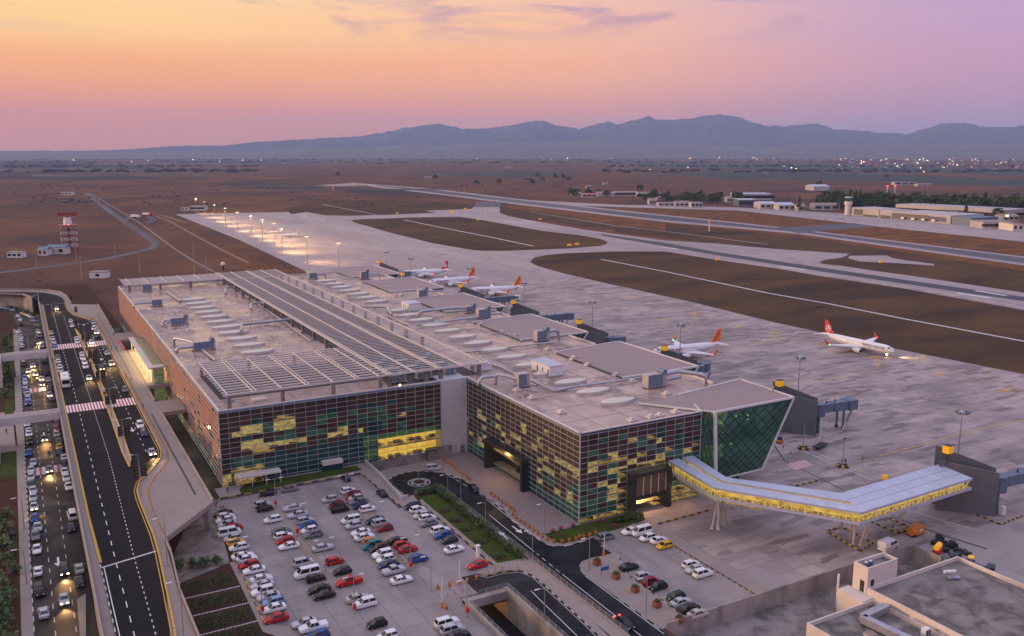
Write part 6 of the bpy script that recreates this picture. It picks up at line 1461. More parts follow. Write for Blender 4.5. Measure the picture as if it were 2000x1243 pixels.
k3 = lambda x, y: (400+x/3.424, 880+y/3.424); k4 = lambda x, y: (850+x/3.424, 880+y/3.424); k2 = lambda x, y: (x/3.424, 880+y/3.424); k1 = lambda x, y: (x/3.452, 540+y/3.452)
for i, (x, y, b) in enumerate(((475, 385, 1), (620, 575, 1), (807, 822, 0), (1003, 1088, 1))): lamp(*k3(x, y), 0, 'd', f'car park lamp, {nth(i+1)} from the hall in the second row strip', b)
for i, (x, y, b) in enumerate(((950, 357, 1), (1145, 562, 0), (1378, 803, 1))): lamp(*k3(x, y), 0, 'd', f'car park lamp, {nth(i+1)} from the hall in the third row strip', b)
for i, (x, y, b) in enumerate(((232, 818, 1), (388, 1100, 1))): lamp(*k3(x, y), 0, 'd', f'car park lamp, {nth(i+1)} from the hall along the left kerb', b)
lamp(*k3(1513, 938), 0, 'l', 'car park lamp on the small island beside the barriers')
for i, (x, y) in enumerate(((85, 347), (172, 362), (337, 548), (650, 748))): lamp(*k4(x, y), B, 'l', f'street lamp beside the hedge, {nth(i+1)} from the roundabout')
lamp(*k4(1030, 803), B, 'l', 'street lamp at the entrance of the small right car park'); lamp(*k4(730, 558), B, 'l', 'street lamp on the brick plaza below the concourse facade')
lamp(*k4(730, 1172), 0, 'l', 'street lamp between the exit road and the ramp wall'); lamp(*k4(215, 1112), 0, 'l', 'street lamp with a red box left of the ramp trench', 1); lamp(*k4(1410, 1088), B, 'l', 'street lamp on the footpath among the orange planters')
lamp(817, 938, B+.2, 'd', 'tall lamp in the middle of the small roundabout')
for i, (x, y) in enumerate(((943, 292), (1120, 768), (1228, 1240))): lamp(*k2(x, y), DZ, 'D', f'deck lamp on the right kerb, {nth(i+1)} going towards the viewer')
for i, (x, y) in enumerate(((838, 1190), (752, 955), (682, 775), (575, 470), (530, 350))): lamp(*k1(x, y), DZ, 'DD', f'lamp on the deck median, {nth(i+1)} from the near tip')
lamp(*k2(180, 890), .1, 'l', 'street lamp on the pavement beside the left garden'); lamp(*k2(163, 520), .1, 'l', 'street lamp on the left pavement beside the line of silver cars')
# direction boards on the deck
def board(px_, py_, label, n=2):
    x, y = G(px_, py_, DZ+1.6); t = thing('direction_sign', label, 'sign', (x, y, DZ), 0, 'black lane boards on the upper deck')
    build(MB().cyl(0, 0, 0, 3.2, .07), 'post', M['galv'], t)
    for s in ([-.85, .85] if n == 2 else [0]):
        bd = build(MB().box(s-.65, s+.65, -.06, .06, .5, 3.3), 'board', M['black'], t)
        for k in range(3): build(MB().add([(s-.2, -.07, .95+k*.85), (s+.2, -.07, .95+k*.85), (s, -.07, 1.2+k*.85)], [(0, 1, 2)]), 'arrow', M['ypaint'], bd)
for i, (x, y) in enumerate(((835, 1050), (745, 840), (678, 672), (624, 532), (577, 414))): board(*k1(x, y), f'pair of black lane boards on the median, {nth(i+1)} from the near tip')
for i, (x, y) in enumerate(((525, 318), (512, 228), (478, 150))): board(*k1(x, y), f'single black lane board at the far median, {nth(i+1)} going away', 1)
board(*k2(937, 148), 'pair of black lane boards at the right kerb where the deck widens')
# red flower pots on the median
for i, (x, y) in enumerate(((612, 600), (660, 712), (583, 500), (706, 800), (600, 560))):
    px_, py_ = k1(x, y); g_ = G(px_, py_, DZ+.2); t = thing('flower_pot', f'red round pot on the deck median, {nth(i+1)} in the loose line', 'flower pot', (g_[0], g_[1], DZ+.16), 0, 'red pots on the deck median'); build(MB().cyl(0, 0, 0, .8, .35, .5), 'pot', M['red'], t); build(MB().cyl(0, 0, .8, 1.3, .5, .2), 'plant', M['leaf'], t)
# plaza bollards
bm_ = MB().cyl(0, 0, 0, .35, .34, .34, 8, 0).cyl(0, 0, .35, .45, .36, .36, 8, 1).cyl(0, 0, .45, .85, .32, .32, 8, 0).cyl(0, 0, .85, .95, .2, .1, 8, 1).mesh('traffic_drum', [M['orangep'], M['black']])
bl = [(62, 75), (83, 90), (104, 104), (125, 119), (146, 135), (167, 152), (188, 167), (210, 185), (232, 202), (374, 297), (399, 314), (424, 332), (449, 352), (475, 369), (503, 390), (526, 407), (520, 437), (543, 460), (570, 480), (599, 497), (629, 519), (657, 540), (688, 563), (718, 585), (752, 605), (793, 620), (848, 620), (896, 612), (942, 600), (968, 587), (990, 587), (1035, 575), (1075, 560)]
for i, (x, y) in enumerate(bl): g_ = G(*k4(x, y), B); o = tag(ob('traffic_drum', bm_, None, (g_[0], g_[1], B)), f'orange and black drum bollard, {nth(i+1)} from the roundabout along the plaza kerb', 'bollard', 'orange drum bollards round the plaza')
for i, (x, y) in enumerate(((277, 862), (213, 880), (95, 910), (18, 928), (75, 1062), (163, 890))): g_ = G(*k4(x, y), 0); tag(ob('traffic_drum', bm_, None, (g_[0], g_[1], 0)), f'orange drum by the car park exit, {nth(i+1)} from the right', 'bollard', 'orange drums at the car park exit')
for i, (x, y) in enumerate(((1270, 520), (1292, 520), (105, 385), (125, 385))):
    g_ = G(*(k4(x, y) if i < 2 else k3(x, y)), B if i < 2 else 0); t = thing('traffic_cone', f'thin red cone, {nth(i % 2+1)} of two ' + ('beside the right lawn' if i < 2 else 'near the deck tip corner'), 'cone', (g_[0], g_[1], B if i < 2 else 0)); build(MB().cyl(0, 0, .05, .9, .2, .05), 'cone', M['red'], t); build(MB().box(-.25, .25, -.25, .25, 0, .05), 'base', M['black'], t)
# kerb posts along the deck
pm = MB().cyl(0, 0, 0, .62, .2, .15, 6).mesh('kerb_post', mat('kerb post paint', (.50, .23, .03), .6)); path = [(20.4, 184), (20.3, 190), (20.2, 197), (20.4, 206), (21.0, 212), (23.4, 219), (26.2, 225), (28.1, 231), (28.8, 238), (28.6, 290), (28.5, 335)]; path2 = [(28.5, 388), (28.2, 415), (27.6, 440), (26.8, 455), (22.5, 466)]
kp = []
for pth in (path, path2):
    for a, b in zip(pth, pth[1:]):
        n = max(1, int(hypot(b[0]-a[0], b[1]-a[1])/1.9)); kp += [lerp2(a, b, i/n) for i in range(n)]
for i, p in enumerate(kp): tag(ob('kerb_post', pm, None, (p[0], p[1], DZ-.1)), f'small orange kerb post, {nth(i+1)} from the near end of the deck edge', 'kerb post', 'orange kerb posts along the deck')
# planters
for i, (x, y) in enumerate(((1082, 765), (1210, 857), (1337, 945), (1483, 1047), (1634, 1152))):
    g_ = G(*k4(x, y), B+.1); t = thing('planter', f'square rust orange planter, {nth(i+1)} from the top of the right footpath', 'planter', (g_[0], g_[1], B+.12), .1, 'rust orange planters')
    for k in range(5):
        z = k*.24; build(MB().box(-.62, .62, -.66, -.6, z, z+.21).box(-.62, .62, .6, .66, z, z+.21).box(-.66, -.6, -.62, .62, z, z+.21).box(.6, .66, -.62, .62, z, z+.21), 'board', M['orange'], t)
    mb = MB()
    for k in range(60): a, r, z = rnd.uniform(0, 6.3), rnd.uniform(0, .55), 1.15+rnd.uniform(0, .35); x_, y_ = cos(a)*r, sin(a)*r; mb.add([(x_-.15, y_, z), (x_+.15, y_-.1, z+.05), (x_, y_+.15, z+.12)], [(0, 1, 2)])
    build(mb, 'foliage', M['leaf'], t)
# shrubs: leafy clump of small faces
def clump(n, rx, ry, rz_, m, seed, size=.22, z0=.3):
    r = random.Random(seed); mb = MB()
    for k in range(n):
        th, ph = r.uniform(0, 2*pi), r.uniform(-.4, 1.57); q = r.uniform(.55, 1.05)*(1+.3*sin(3*th+seed))
        x_, y_, z = cos(th)*cos(ph)*rx*q, sin(th)*cos(ph)*ry*q, z0+(sin(ph)*.5+.5)*rz_*q; s = size*r.uniform(.6, 1.4); a = r.uniform(0, 6.3); b = r.uniform(-.8, .8)
        u = Vector((cos(a)*cos(b), sin(a)*cos(b), sin(b)))*s; v = Vector((-sin(a), cos(a), r.uniform(-.5, .5)))*s*.6
        c = Vector((x_, y_, z)); mb.add([c-u, c-v, c+u, c+v], [(0, 1, 2, 3)])
    return mb
hm_ = [clump(170, .9, 1.1, 1.3, M['leaf'], s, .25).mesh('foliage', M['leaf2' if s % 2 else 'leaf']) for s in range(4)]
stm = MB().cyl(0, 0, 0, .7, .06, .03, 5).mesh('stem', M['ctrunk'])
def shrub(x, y, z, i, label, group, sc_=1, nm='shrub'):
    t = thing(nm, label, 'shrub', (x, y, z), i*1.3, group); t.scale = (sc_, sc_, sc_); ob('foliage', hm_[i % 4], t); ob('stem', stm, t); return t
for i in range(27): shrub(87.2+rnd.uniform(-.5, .3), 152.6+i*1.68, .1, i, f'hedge shrub behind the white railing, {nth(i+1)} from the near end', 'hedge shrubs along the white railing', rnd.uniform(.7, 1.15))
for i in range(6): shrub(82.6+i*1.0, 196.2+rnd.uniform(-.4, .2), .1, i, f'shrub at the roundabout end of the lawn, {nth(i+1)} from the left', 'shrubs at the roundabout end', .9)
for i, (x, y) in enumerate(((70, 402), (140, 467), (210, 527), (317, 612), (428, 712))):
    g_ = G(*k4(x, y), .1); t = thing('round_bed', f'round dark shrub bed in the lawn strip, {nth(i+1)} from the far end', 'flower bed', (g_[0], g_[1], .12), 0, 'round beds in the lawn strip'); build(MB().cyl(0, 0, -.1, .03, 1.5, n=20), 'soil', M['earth'], t); build(clump(220, 1.2, 1.2, .5, None, i+30, .18, .0), 'foliage', M['leaf'], t)
for i in range(9): shrub(118.5+i*.85, 161.8+sin(i*2)*.8, B+.15, i, f'taller shrub at the right end of the corner lawn, {nth(i+1)} from the left', 'shrubs at the dark portal', .95)
for i, (x, y) in enumerate(((785, 545), (840, 528), (922, 507), (1125, 480), (1200, 510))):
    g_ = G(*k4(x, y), B+.2); t = thing('flower_bush', f'magenta flowering bush on the corner lawn, {nth(i+1)} from the left', 'flower bush', (g_[0], g_[1], B+.14), 0, 'magenta bushes on the corner lawn'); build(clump(90, .55, .55, .6, None, i, .14, .1), 'blossom', M['flower'], t); build(clump(60, .5, .5, .4, None, i+9, .14, .0), 'foliage', M['leaf'], t)
# left garden: leafy bushes with blossoms
for i in range(34):
    y = 150+i*2.35; x = -6.8-rnd.uniform(0, 3.0); shrub(x, y, .1, i, f'{"olive" if i % 2 else "dark green"} garden bush left of the lower road, {nth(i+1)} from the near end', 'garden bushes left of the lower road', rnd.uniform(1.0, 2.0), 'garden_bush')
for i in range(14):
    t = thing('flower_bush', f'pink blossoming bush in the left garden, {nth(i+1)} from the near end', 'flower bush', (-7-rnd.uniform(0, 3), 152+i*5.3, 1.2), 0, 'pink bushes in the left garden'); build(clump(28, .6, .6, .7, None, i+50, .14, .4), 'blossom', M['flower'], t)
for i in range(16): shrub(-7.4-rnd.uniform(0, 2.5), 352+i*7.6, .1, i, f'bush in the far left garden by the footbridge, {nth(i+1)} from the near end', 'bushes in the far left garden', 1.5, 'garden_bush')
for i in range(14): a, b = G(*k1(30+i*15.5, 205+i*5.5), .3); shrub(a, b, .0, i, f'small bush under the curved ramp wall, {nth(i+1)} from the left', 'bushes under the curved ramp wall', 1.3)
# plots beside the car park: low plants in rows with white stone edging
for j, (y0, y1) in enumerate(((170.5, 176), (163, 168), (155.5, 160.5), (148, 153))):
    t = thing('planting_plot', f'dark planted plot beside the car park, {nth(j+1)} from the grey slope', 'plant bed', (0, 0, 0), 0, 'planted plots beside the car park')
    mb = MB(); r = random.Random(j)
    for k in range(900):
        x_, y_, s = r.uniform(21.4, 31.6), r.uniform(y0, y1), r.uniform(.08, .22); z = .05+r.uniform(0, .25); a = r.uniform(0, 6.3); mb.add([(x_, y_, z), (x_+cos(a)*s*2, y_+sin(a)*s*2, z+.1), (x_+cos(a+1)*s, y_+sin(a+1)*s, z+.2)], [(0, 1, 2)])
    build(mb, 'low_plants', M['leaf'], t, kind='stuff')
for j, y in enumerate((169.4, 161.8, 154.2, 146.6)):
    n = 24; t = thing('edging', f'dashed line of white stones between plots, {nth(j+1)} from the grey slope', 'stone edging', (0, 0, 0), 0, 'white stone edgings'); sm = MB().box(-.16, .16, -.09, .09, 0, .14).mesh('stone', M['white'])
    for k in range(n): ob('stone', sm, t, (21.2+k*.47, y+.02*sin(k), .01), .1*sin(k*3))
for i, (x, y) in enumerate(((1200, 800), (1285, 790), (1363, 780), (1447, 765))): g_ = G(*k2(x, y), 0); shrub(g_[0], g_[1], 0, i, f'dark shrub at the foot of the grey slope, {nth(i+1)} from the left', 'shrubs at the foot of the grey slope', 1.2)
# white railings
def railing(pts, z, h, label, name='railing', step=2.2, bars=3, cat='railing', m='rail'):
    t = thing(name, label, cat); pm_ = MB().box(-.03, .03, -.03, .03, 0, h).mesh('post', M[m]); mb = [MB() for _ in range(bars)]
    for a, b in zip(pts, pts[1:]):
        ln = hypot(b[0]-a[0], b[1]-a[1]); n = max(1, int(ln/step))
        for i in range(n+1): p = lerp2(a, b, i/n); ob('post', pm_, t, (p[0], p[1], z))
        for k in range(bars): zz = z+h*(k+1)/bars; mb[k].bar((a[0], a[1], zz), (b[0], b[1], zz), .035, .035)
    for k in range(bars): build(mb[k], 'rail', M[m], t)
    return t
railing([(88.7, 197.6), (88.7, 117)], .3, 1.1, 'long white metal railing between the hedge and the wet road')
railing([(88.7, 197.7), (81.6, 197.3)], .3, 1.0, 'short white railing at the roundabout end of the lawn')
railing([(77.7, 117), (77.7, 141.6), (68.4, 141.6), (68.4, 117)], .85, 1.1, 'white railing round the top of the concrete ramp trench')
railing([(79.2, 213.5), (78.2, 196)], B+.2, 2.6, 'pale railing beside the roundabout retaining wall', bars=3)
railing([(20.2, 181.7), (32.7, 197.1)], DZ-.1, 1.0, 'white railing along the slanted tip of the deck')
railing([(6.0, 60), (6.0, 240)], DZ+1.0, .35, 'light metal rail on the left deck parapet', bars=1, step=2.2)
railing(gp([(700, 60), (850, 290)], **dict(o=(1150, 760), s=2.353)), B, 1.0, 'thin fence below the green glass lounge towards the hatched crossing', bars=2, step=3)
for i, (x, y, lb) in enumerate(((1543, 893, 'left'), (1529, 880, 'right'))):
    g_ = G(x, y+15, B); t = thing('flag_post', f'thin post with a red top by the hatched crossing, {lb} one', 'post', (g_[0], g_[1], B)); build(MB().cyl(0, 0, 0, 3.2, .06), 'post', M['frame'], t); build(MB().cyl(0, 0, 3.2, 3.8, .22), 'red_top', M['red'], t)
# barriers and booth at the exit
for i, (x, y, h) in enumerate(((162, 895, 4.0), (45, 1050, 5.0), (1127, 708, 4.2))):
    g_ = G(*k4(x, y), B if i == 2 else 0); t = thing('parking_barrier', ('raised white barrier arm at the right car park entrance', 'raised white barrier arm, left one of two at the exit', 'raised white barrier arm, right one of two at the exit')[(2, 1, 0)[i]], 'barrier', (g_[0], g_[1], B if i == 2 else 0)); build(MB().box(-.2, .2, -.2, .2, 0, 1.1), 'cabinet', M['orangep'], t); build(MB().bar((0, 0, 1), (.1, 0, h+1), .1, .1), 'arm', M['white'], t)
for i, (x, y) in enumerate(((85, 980), (132, 965), (180, 952), (228, 940), (275, 925), (320, 912), (355, 830), (400, 818), (450, 805), (500, 800), (552, 798))): g_ = G(*k4(x, y), 0); tag(build(MB().cyl(0, 0, 0, .95, .07, n=6), 'marker_post', M['red'], None, loc=(g_[0], g_[1], 0)), f'thin red marker post by the exit, {nth(i+1)} from the left', 'marker post', 'red marker posts by the exit')
g_ = G(*k4(285, 715), .1); t = thing('ticket_machine', 'white ticket pillar on the kerb behind the bright red car', 'ticket machine', (g_[0], g_[1], .1)); build(MB().box(-.3, .3, -.3, .3, 0, 2.6), 'pillar', M['white'], t); build(MB().box(-.5, .5, -.4, .4, 2.6, 2.75), 'cap', M['frame'], t)
g_ = G(*k4(1133, 838), B); t = thing('information_sign', 'small blue sign on two posts beside the first orange planter', 'sign', (g_[0], g_[1], B)); build(MB().box(-.9, -.8, -.05, .05, 0, 1.7).box(.8, .9, -.05, .05, 0, 1.7), 'post', M['galv'], t); build(MB().box(-1, 1, -.07, .07, 1.2, 2.0), 'panel', M['blue'], t)
# wheel stops
ws = MB().box(-.12, .12, -.3, .3, 0, .14).mesh('wheel_stop', M['ypaint']); wi = 0
for (a, b, n, side_) in (((465, 395), (845, 905), 30, 'left of the second row strip'), ((512, 385), (905, 905), 30, 'right of the second row strip'), ((935, 300), (1375, 795), 28, 'left of the third row strip'), ((985, 300), (1410, 780), 28, 'right of the third row strip'), ((250, 830), (395, 1080), 14, 'along the left kerb')):
    p, q_ = G(*k3(*a), 0), G(*k3(*b), 0)
    for i in range(n): c = lerp2(p, q_, i/(n-1)); tag(ob('wheel_stop', ws, None, (c[0], c[1], .025)), f'yellow wheel stop, {nth(i+1)} from the far end {side_}', 'wheel stop', 'yellow wheel stops in the car park')
# lot strip between rows
for a, b, c, d in (((490, 392), (505, 388), (875, 905), (858, 910)), ((955, 300), (972, 298), (1395, 785), (1378, 790))): flat('median', [G(*k3(*p), 0) for p in (a, b, c, d)], .06, M['walk'], th=.06)
# people
def person_mesh(kind):
    me = bpy.data.meshes.new('person'); st = .22 if kind else .1
    V = [(0, 0, .95), (0, 0, 1.2), (0, 0, 1.42), (0, 0, 1.52), (0, 0, 1.66), (-.02, .1, .9), (st, .11, .5), (st*.6-.05, .11, .06), (st*.6+.1, .11, .03), (-.02, -.1, .9), (-st*.8+.03, -.11, .5), (-st*1.2, -.11, .06), (-st*1.2+.15, -.11, .03), (0, .19, 1.40), (-.08, .25, 1.12), (.08 if kind else 0, .25, .88), (0, -.19, 1.40), (.08, -.25, 1.12), (.16 if kind else 0, -.25, .9)]
    E_ = [(0, 1), (1, 2), (2, 3), (3, 4), (0, 5), (5, 6), (6, 7), (7, 8), (0, 9), (9, 10), (10, 11), (11, 12), (2, 13), (13, 14), (14, 15), (2, 16), (16, 17), (17, 18)]
    R_ = [.14, .15, .15, .055, .1, .1, .07, .05, .045, .1, .07, .05, .045, .065, .05, .035, .065, .05, .035]
    me.from_pydata(V, E_, []); o = bpy.data.objects.new('tmp', me); COL.objects.link(o); sk = o.modifiers.new('s', 'SKIN'); 
    for v, r in zip(me.skin_vertices[0].data, R_): v.radius = (r, r)
    me.skin_vertices[0].data[0].use_root = True; ss = o.modifiers.new('u', 'SUBSURF'); ss.levels = 1
    dg = bpy.context.evaluated_depsgraph_get(); m2 = bpy.data.meshes.new_from_object(o.evaluated_get(dg)); bpy.data.objects.remove(o); return m2
skin = mat('skin', (.35, .2, .14), .6)
ppl = [person_mesh(0), person_mesh(1)]
def person(x, y, z, top, leg_, label, w_=0, hd=0):
    me = ppl[w_].copy(); me.materials.clear()
    for m in (top, leg_, skin, M['black']): me.materials.append(m)
    for p in me.polygons:
        c = p.center; p.material_index = 2 if c.z > 1.5 or (abs(c.y) > .2 and c.z < .98) else 0 if c.z > .93 else 1 if c.z > .1 else 3
    o = tag(ob('person', me, None, (x, y, z), hd), label, 'person')
    build(MB().cyl(0, 0, 1.66, 1.76, .11, .06, 8), 'hair', M['black'], o); return o
Mp = {'r': M['red'], 'b': M['blue'], 'k': M['bpaint'], 'n': M['navy'], 'v': mat('lime vest', (.35, .62, .03), .7), 'w': M['white'], 'o': M['orangep'], 'j': mat('denim', (.03, .05, .1), .8)}
for fn, x, y, z, c, lb, w_ in ((k1, 768, 405, DZ, 'r', 'person in a red top walking on the far deck pavement', 1), (k1, 788, 503, DZ, 'n', 'person in dark clothes standing on the deck below the opening', 0), (k1, 752, 498, DZ, 'k', 'person standing at the orange posts near the first crossing', 0), (k1, 852, 690, DZ, 'k', 'person in black waiting at the deck kerb beside luggage', 0), (k1, 886, 708, DZ, 'k', 'person in black striding across the deck pavement', 1), (k1, 965, 893, DZ, 'b', 'person in blue walking along the deck kerb posts', 1), (k1, 742, 335, DZ, 'r', 'person in red at the far deck parapet', 0), (k1, 855, 335, DZ, 'k', 'person on the far footbridge to the hall, left of two', 1), (k1, 818, 372, DZ, 'k', 'person on the middle footbridge to the hall', 0), (k2, 1525, 290, 0, 'b', 'person in a blue shirt walking beside the hall corner', 1), (k1, 330, 1215, 0, 'b', 'person in blue walking in the middle of the lower road', 1), (k1, 45, 1065, 0, 'k', 'person in black on the left pavement below the footbridge', 0), (k1, 318, 570, 8, 'k', 'person standing on the left deck walkway by the crossing', 0), (k1, 356, 580, 8, 'k', 'person beside the left deck parapet below the first crossing', 0)):
    g_ = G(*fn(x, y), z); person(g_[0], g_[1], z+(.02 if z else .1), Mp[c], Mp['j'], lb, w_, rnd.uniform(0, 6))
for x, y, c, lb in ((1644, 905, 'v', 'worker in a lime vest at the camera pole, left of two'), (1651, 907, 'n', 'worker in dark blue at the camera pole, right of two'), (1684, 901, 'o', 'worker in an orange vest standing alone on the apron')): g_ = G(x, y, B); person(g_[0], g_[1], B+.02, Mp[c], Mp['j'], lb, 0, 1)
g_ = G(1510, 765, RZ+.1); person(g_[0], g_[1], RZ+.05, Mp['v'], Mp['k'], 'worker in a lime vest on the edge of the nearest lounge roof', 0, 1)
# footbridges on the left, with their tower block
for i, (y0, y1, lb) in enumerate(((279, 283, 'nearer white footbridge crossing over the arrivals road to the deck'), (361.5, 366.5, 'farther white footbridge crossing over the arrivals road to the deck'))):
    t = thing('footbridge', lb, 'footbridge'); yy0 = (290, 387)[i]
    a = G(3, 806 if i == 0 else 693, DZ)[1]; b = a+4.2
    a, b = (287.5, 291.5) if i == 0 else (380.5, 385.0)
    build(MB().box(-10, 6.4, a, b, DZ-1.2, DZ-.1), 'deck_slab', M['steel'], t); build(MB().box(-10, 6.0, a, a+.25, DZ-.1, DZ+1.2), 'side_wall', M['steel'], t); build(MB().box(-10, 6.0, b-.25, b, DZ-.1, DZ+1.2), 'side_wall', M['steel'], t)
    build(MB().box(-6.4, -5.9, a+1.4, a+2.4, 0, DZ-1.2), 'column', M['cement'], t); build(MB().box(-12.5, -10.2, a-14, b, 0, DZ+.9), 'stair_block', M['steel'], t)
# deck columns
for i in range(9):
    y = 200+i*22
    for x in (31.4, 12.5): tag(build(MB().box(-.5, .5, -.5, .5, 0, DZ-1.2).box(-.8, .8, -.8, .8, DZ-1.6, DZ-1.2), 'deck_column', M['cement'], None, loc=(x, y, 0)), f'square concrete column under the deck, {nth(i+1)} from the tip on the {"hall" if x > 20 else "road"} side', 'column', 'columns under the deck')
# glass lift tower and arrivals canopy between deck and hall
t = thing('lift_tower', 'green lit glass lift tower between the deck and the hall facade', 'lift tower', (35.4, 313.0, 0))
for x in (0, 3.4):
    for y in (0, 3.2): build(MB().box(x-.12, x+.12, y-.12, y+.12, 0, 13.3), 'corner_post', M['steel'], t)
build(MB().box(-.3, 3.7, -.3, 3.5, 13.3, 13.7), 'roof', M['steel'], t)
M['liftlit'] = lit_mat('lift glass lit', (.42, .52, .17), (.08, .16, .06), .6, 1.0)
build(MB().quad([(.1, .3, .2), (3.3, .3, .2), (3.3, .3, 13.2), (.1, .3, 13.2)]).quad([(.3, 3.0, .2), (.3, .3, .2), (.3, .3, 13.2), (.3, 3.0, 13.2)]), 'lit_core', M['liftlit'], t)
for k in range(11): build(MB().box(-.1, 3.5, -.1, 0, k*1.2+.6, k*1.2+.72).box(-.1, 0, -.1, 3.3, k*1.2+.6, k*1.2+.72), 'rail', M['frame'], t)
build(MB().quad([(0, 0, 0), (3.4, 0, 0), (3.4, 0, 13.3), (0, 0, 13.3)]), 'glass_pane', M['canopyglass'], t); build(MB().quad([(0, 3.3, 0), (0, 0, 0), (0, 0, 13.3), (0, 3.3, 13.3)]), 'glass_pane', M['canopyglass'], t)
t = thing('arrivals_canopy', 'long glass canopy with a white edge, lit from below beside the hall', 'canopy')
build(MB().box(34.2, 36.0, 315, 374, 12.6, 13.0), 'edge_roof', M['steel'], t)
for k in range(20): build(MB().box(36.05, 40.0, 315.1+k*2.94, 317.9+k*2.94, 12.8, 12.86), 'glass_pane', M['canopyglass'], t); build(MB().box(36, 40.1, 314.95+k*2.94, 315.1+k*2.94, 12.7, 12.95), 'rafter', M['frame'], t)
build(MB().box(36.2, 39.9, 316, 373, 12.0, 12.05), 'lit_ceiling', lit_mat('canopy light', (1, .85, .3), (.5, .6, .2), 1.2, .4), t, kind=None)
for k in range(6): build(MB().cyl(34.8, 320+k*10, 8, 12.6, .18), 'column', M['steel'], t)
al = bpy.data.lights.new('canopy_lamp', 'AREA'); al.shape = 'RECTANGLE'; al.size = 3; al.size_y = 56; al.energy = 7000; al.color = (1, .68, .3); o = bpy.data.objects.new('canopy_lamp', al); COL.objects.link(o); o.parent = t; o.location = (36.4, 344, 11.9)
for k, y in enumerate((300, 340, 262, 382, 236)):
    pl = bpy.data.lights.new('soffit_lamp', 'POINT'); pl.energy = 500; pl.color = (1, .7, .3); pl.shadow_soft_size = .4; o = bpy.data.objects.new('soffit_lamp', pl); COL.objects.link(o); o.location = (36.4, y, 5.5)
for (x, y, z, e) in ((130.3, 169.5, 1.7, 4500), (112.9, 199.8, 1.8, 500), (107, 199.8, 5.0, 900), (73, 146, -2.8, 500), (139, 163, 1.5, 300)):
    pl = bpy.data.lights.new('portal_lamp', 'POINT'); pl.energy = e; pl.color = (1, .55, .16); pl.shadow_soft_size = .3; o = bpy.data.objects.new('portal_lamp', pl); COL.objects.link(o); o.location = (x, y, z)
# ================================================================== ROOFTOP PLANT
def R6(x, y, z=RZ-.4): return G(200+x/3.551, 500+y/3.551, z)
def R7(x, y, z=RZ-.4): return G(600+x/3.551, 500+y/3.551, z)
def R8(x, y, z=RZ-.4): return G(1050+x/3.36, 580+y/3.36, z)
def unit_(p, L_, Wd, Hh, label, ducts=(), fan=True, rz=0):
    z = RZ-.4; t = thing('air_handling_unit', label, 'air handling unit', (p[0], p[1], z), rz, 'air handling units on the roof')
    build(MB().box(-L_/2, L_/2, -Wd/2, Wd/2, .5, .5+Hh), 'casing', M['ahul'], t)
    for k in range(int(L_/1.3)): build(MB().box(-L_/2+k*1.3+.08, -L_/2+k*1.3+1.22, -Wd/2-.06, -Wd/2, .6, .4+Hh), 'door_panel', M['ahu'], t)
    build(MB().box(-L_/2-.3, L_/2+.3, -Wd/2-.3, Wd/2+.3, .3, .5), 'frame', M['galv'], t)
    for x in (-L_/2, L_/2):
        for y in (-Wd/2, Wd/2): build(MB().box(x-.1, x+.1, y-.1, y+.1, 0, .3), 'foot', M['galv'], t)
    if fan: build(MB().tube([(L_/2-.8, -Wd/2-.3, Hh+.9), (L_/2-.8, Wd/2, Hh+.9)], .75, 12), 'fan', M['ahu'], t)
    for pth, r in ducts: build(MB().tube(pth, r, 10), 'duct', M['galv'], t)
    return t
def U(x0, y0, h, ln, z0=1.6, d=1): return [(x0, y0, z0), (x0+d*ln*.5, y0, z0), (x0+d*ln*.8, y0, z0-.0), (x0+d*ln, y0, z0-.3), (x0+d*ln, y0-.3, z0-.8), (x0+d*ln, y0-.3, 0)]
unit_(R6(380, 350), 4.2, 2.4, 2.6, 'grey blue roof unit at the far left corner with one long duct', [([(-2, .4, 1.8), (-6, .6, 1.8), (-8.6, .4, 1.7), (-9.3, 0, 1.2), (-9.4, 0, 0)], .5)], fan=False)
unit_(R6(310, 245), 4, 2.4, 2.8, 'pale square roof unit under the far left pergola corner', fan=False)
unit_(R6(535, 478), 6.2, 2.4, 2.4, 'roof unit with fan and curled duct, upper left of the lens skylights', [(U(-3, .4, 2, 2.8, 2.0, -1), .55), (U(-3, -.6, 2, 2.0, 1.5, -1), .45)])
unit_(R6(705, 650), 7.0, 2.6, 2.4, 'roof unit with fan and square frame duct left of the nearest skylights', [([(-3.5, 0, 1.4), (-8, 0, 1.4), (-8.5, 0, 1.0), (-8.6, 0, 0)], .55), ([(-3, .9, 2.4), (-4, 3, 2.7), (-7.4, 10, 2.8), (-7.8, 10.6, 2.4), (-7.8, 10.8, 0)], .42)])
unit_(R7(398, 160), 4.4, 2.4, 3.4, 'roof unit by the farthest lounge roof with a double bent duct', [([(2, 0, 2.4), (7, 0, 2.4), (8, 0, 2), (8.2, 0, 0)], .5)])
unit_(R7(40, 160), 4.4, 2.4, 2.8, 'roof unit behind the pergola, farthest of the right block', [([(2, 0, 2.4), (6, 0, 2.4), (6.6, 0, 2), (6.8, 0, 0)], .5)], fan=False)
unit_(R7(800, 290), 4.6, 2.6, 3.2, 'roof unit with round fans between the second and third far lounges', [([(2, .4, 2.6), (7, .4, 2.4), (10, .4, 2.2)], .45)])
unit_(R7(1130, 395), 4.4, 2.4, 2.4, 'roof unit fed by two long ducts behind the white roof cabin', [([(-2, .3, 2), (-6, .3, 2.6), (-22, -1.5, 2.8), (-24, -1.8, 2.2), (-24.2, -2, 0)], .62), ([(-2, -.6, 1.3), (-5, -.6, 1.4), (-8, -.6, 1.3)], .5)])
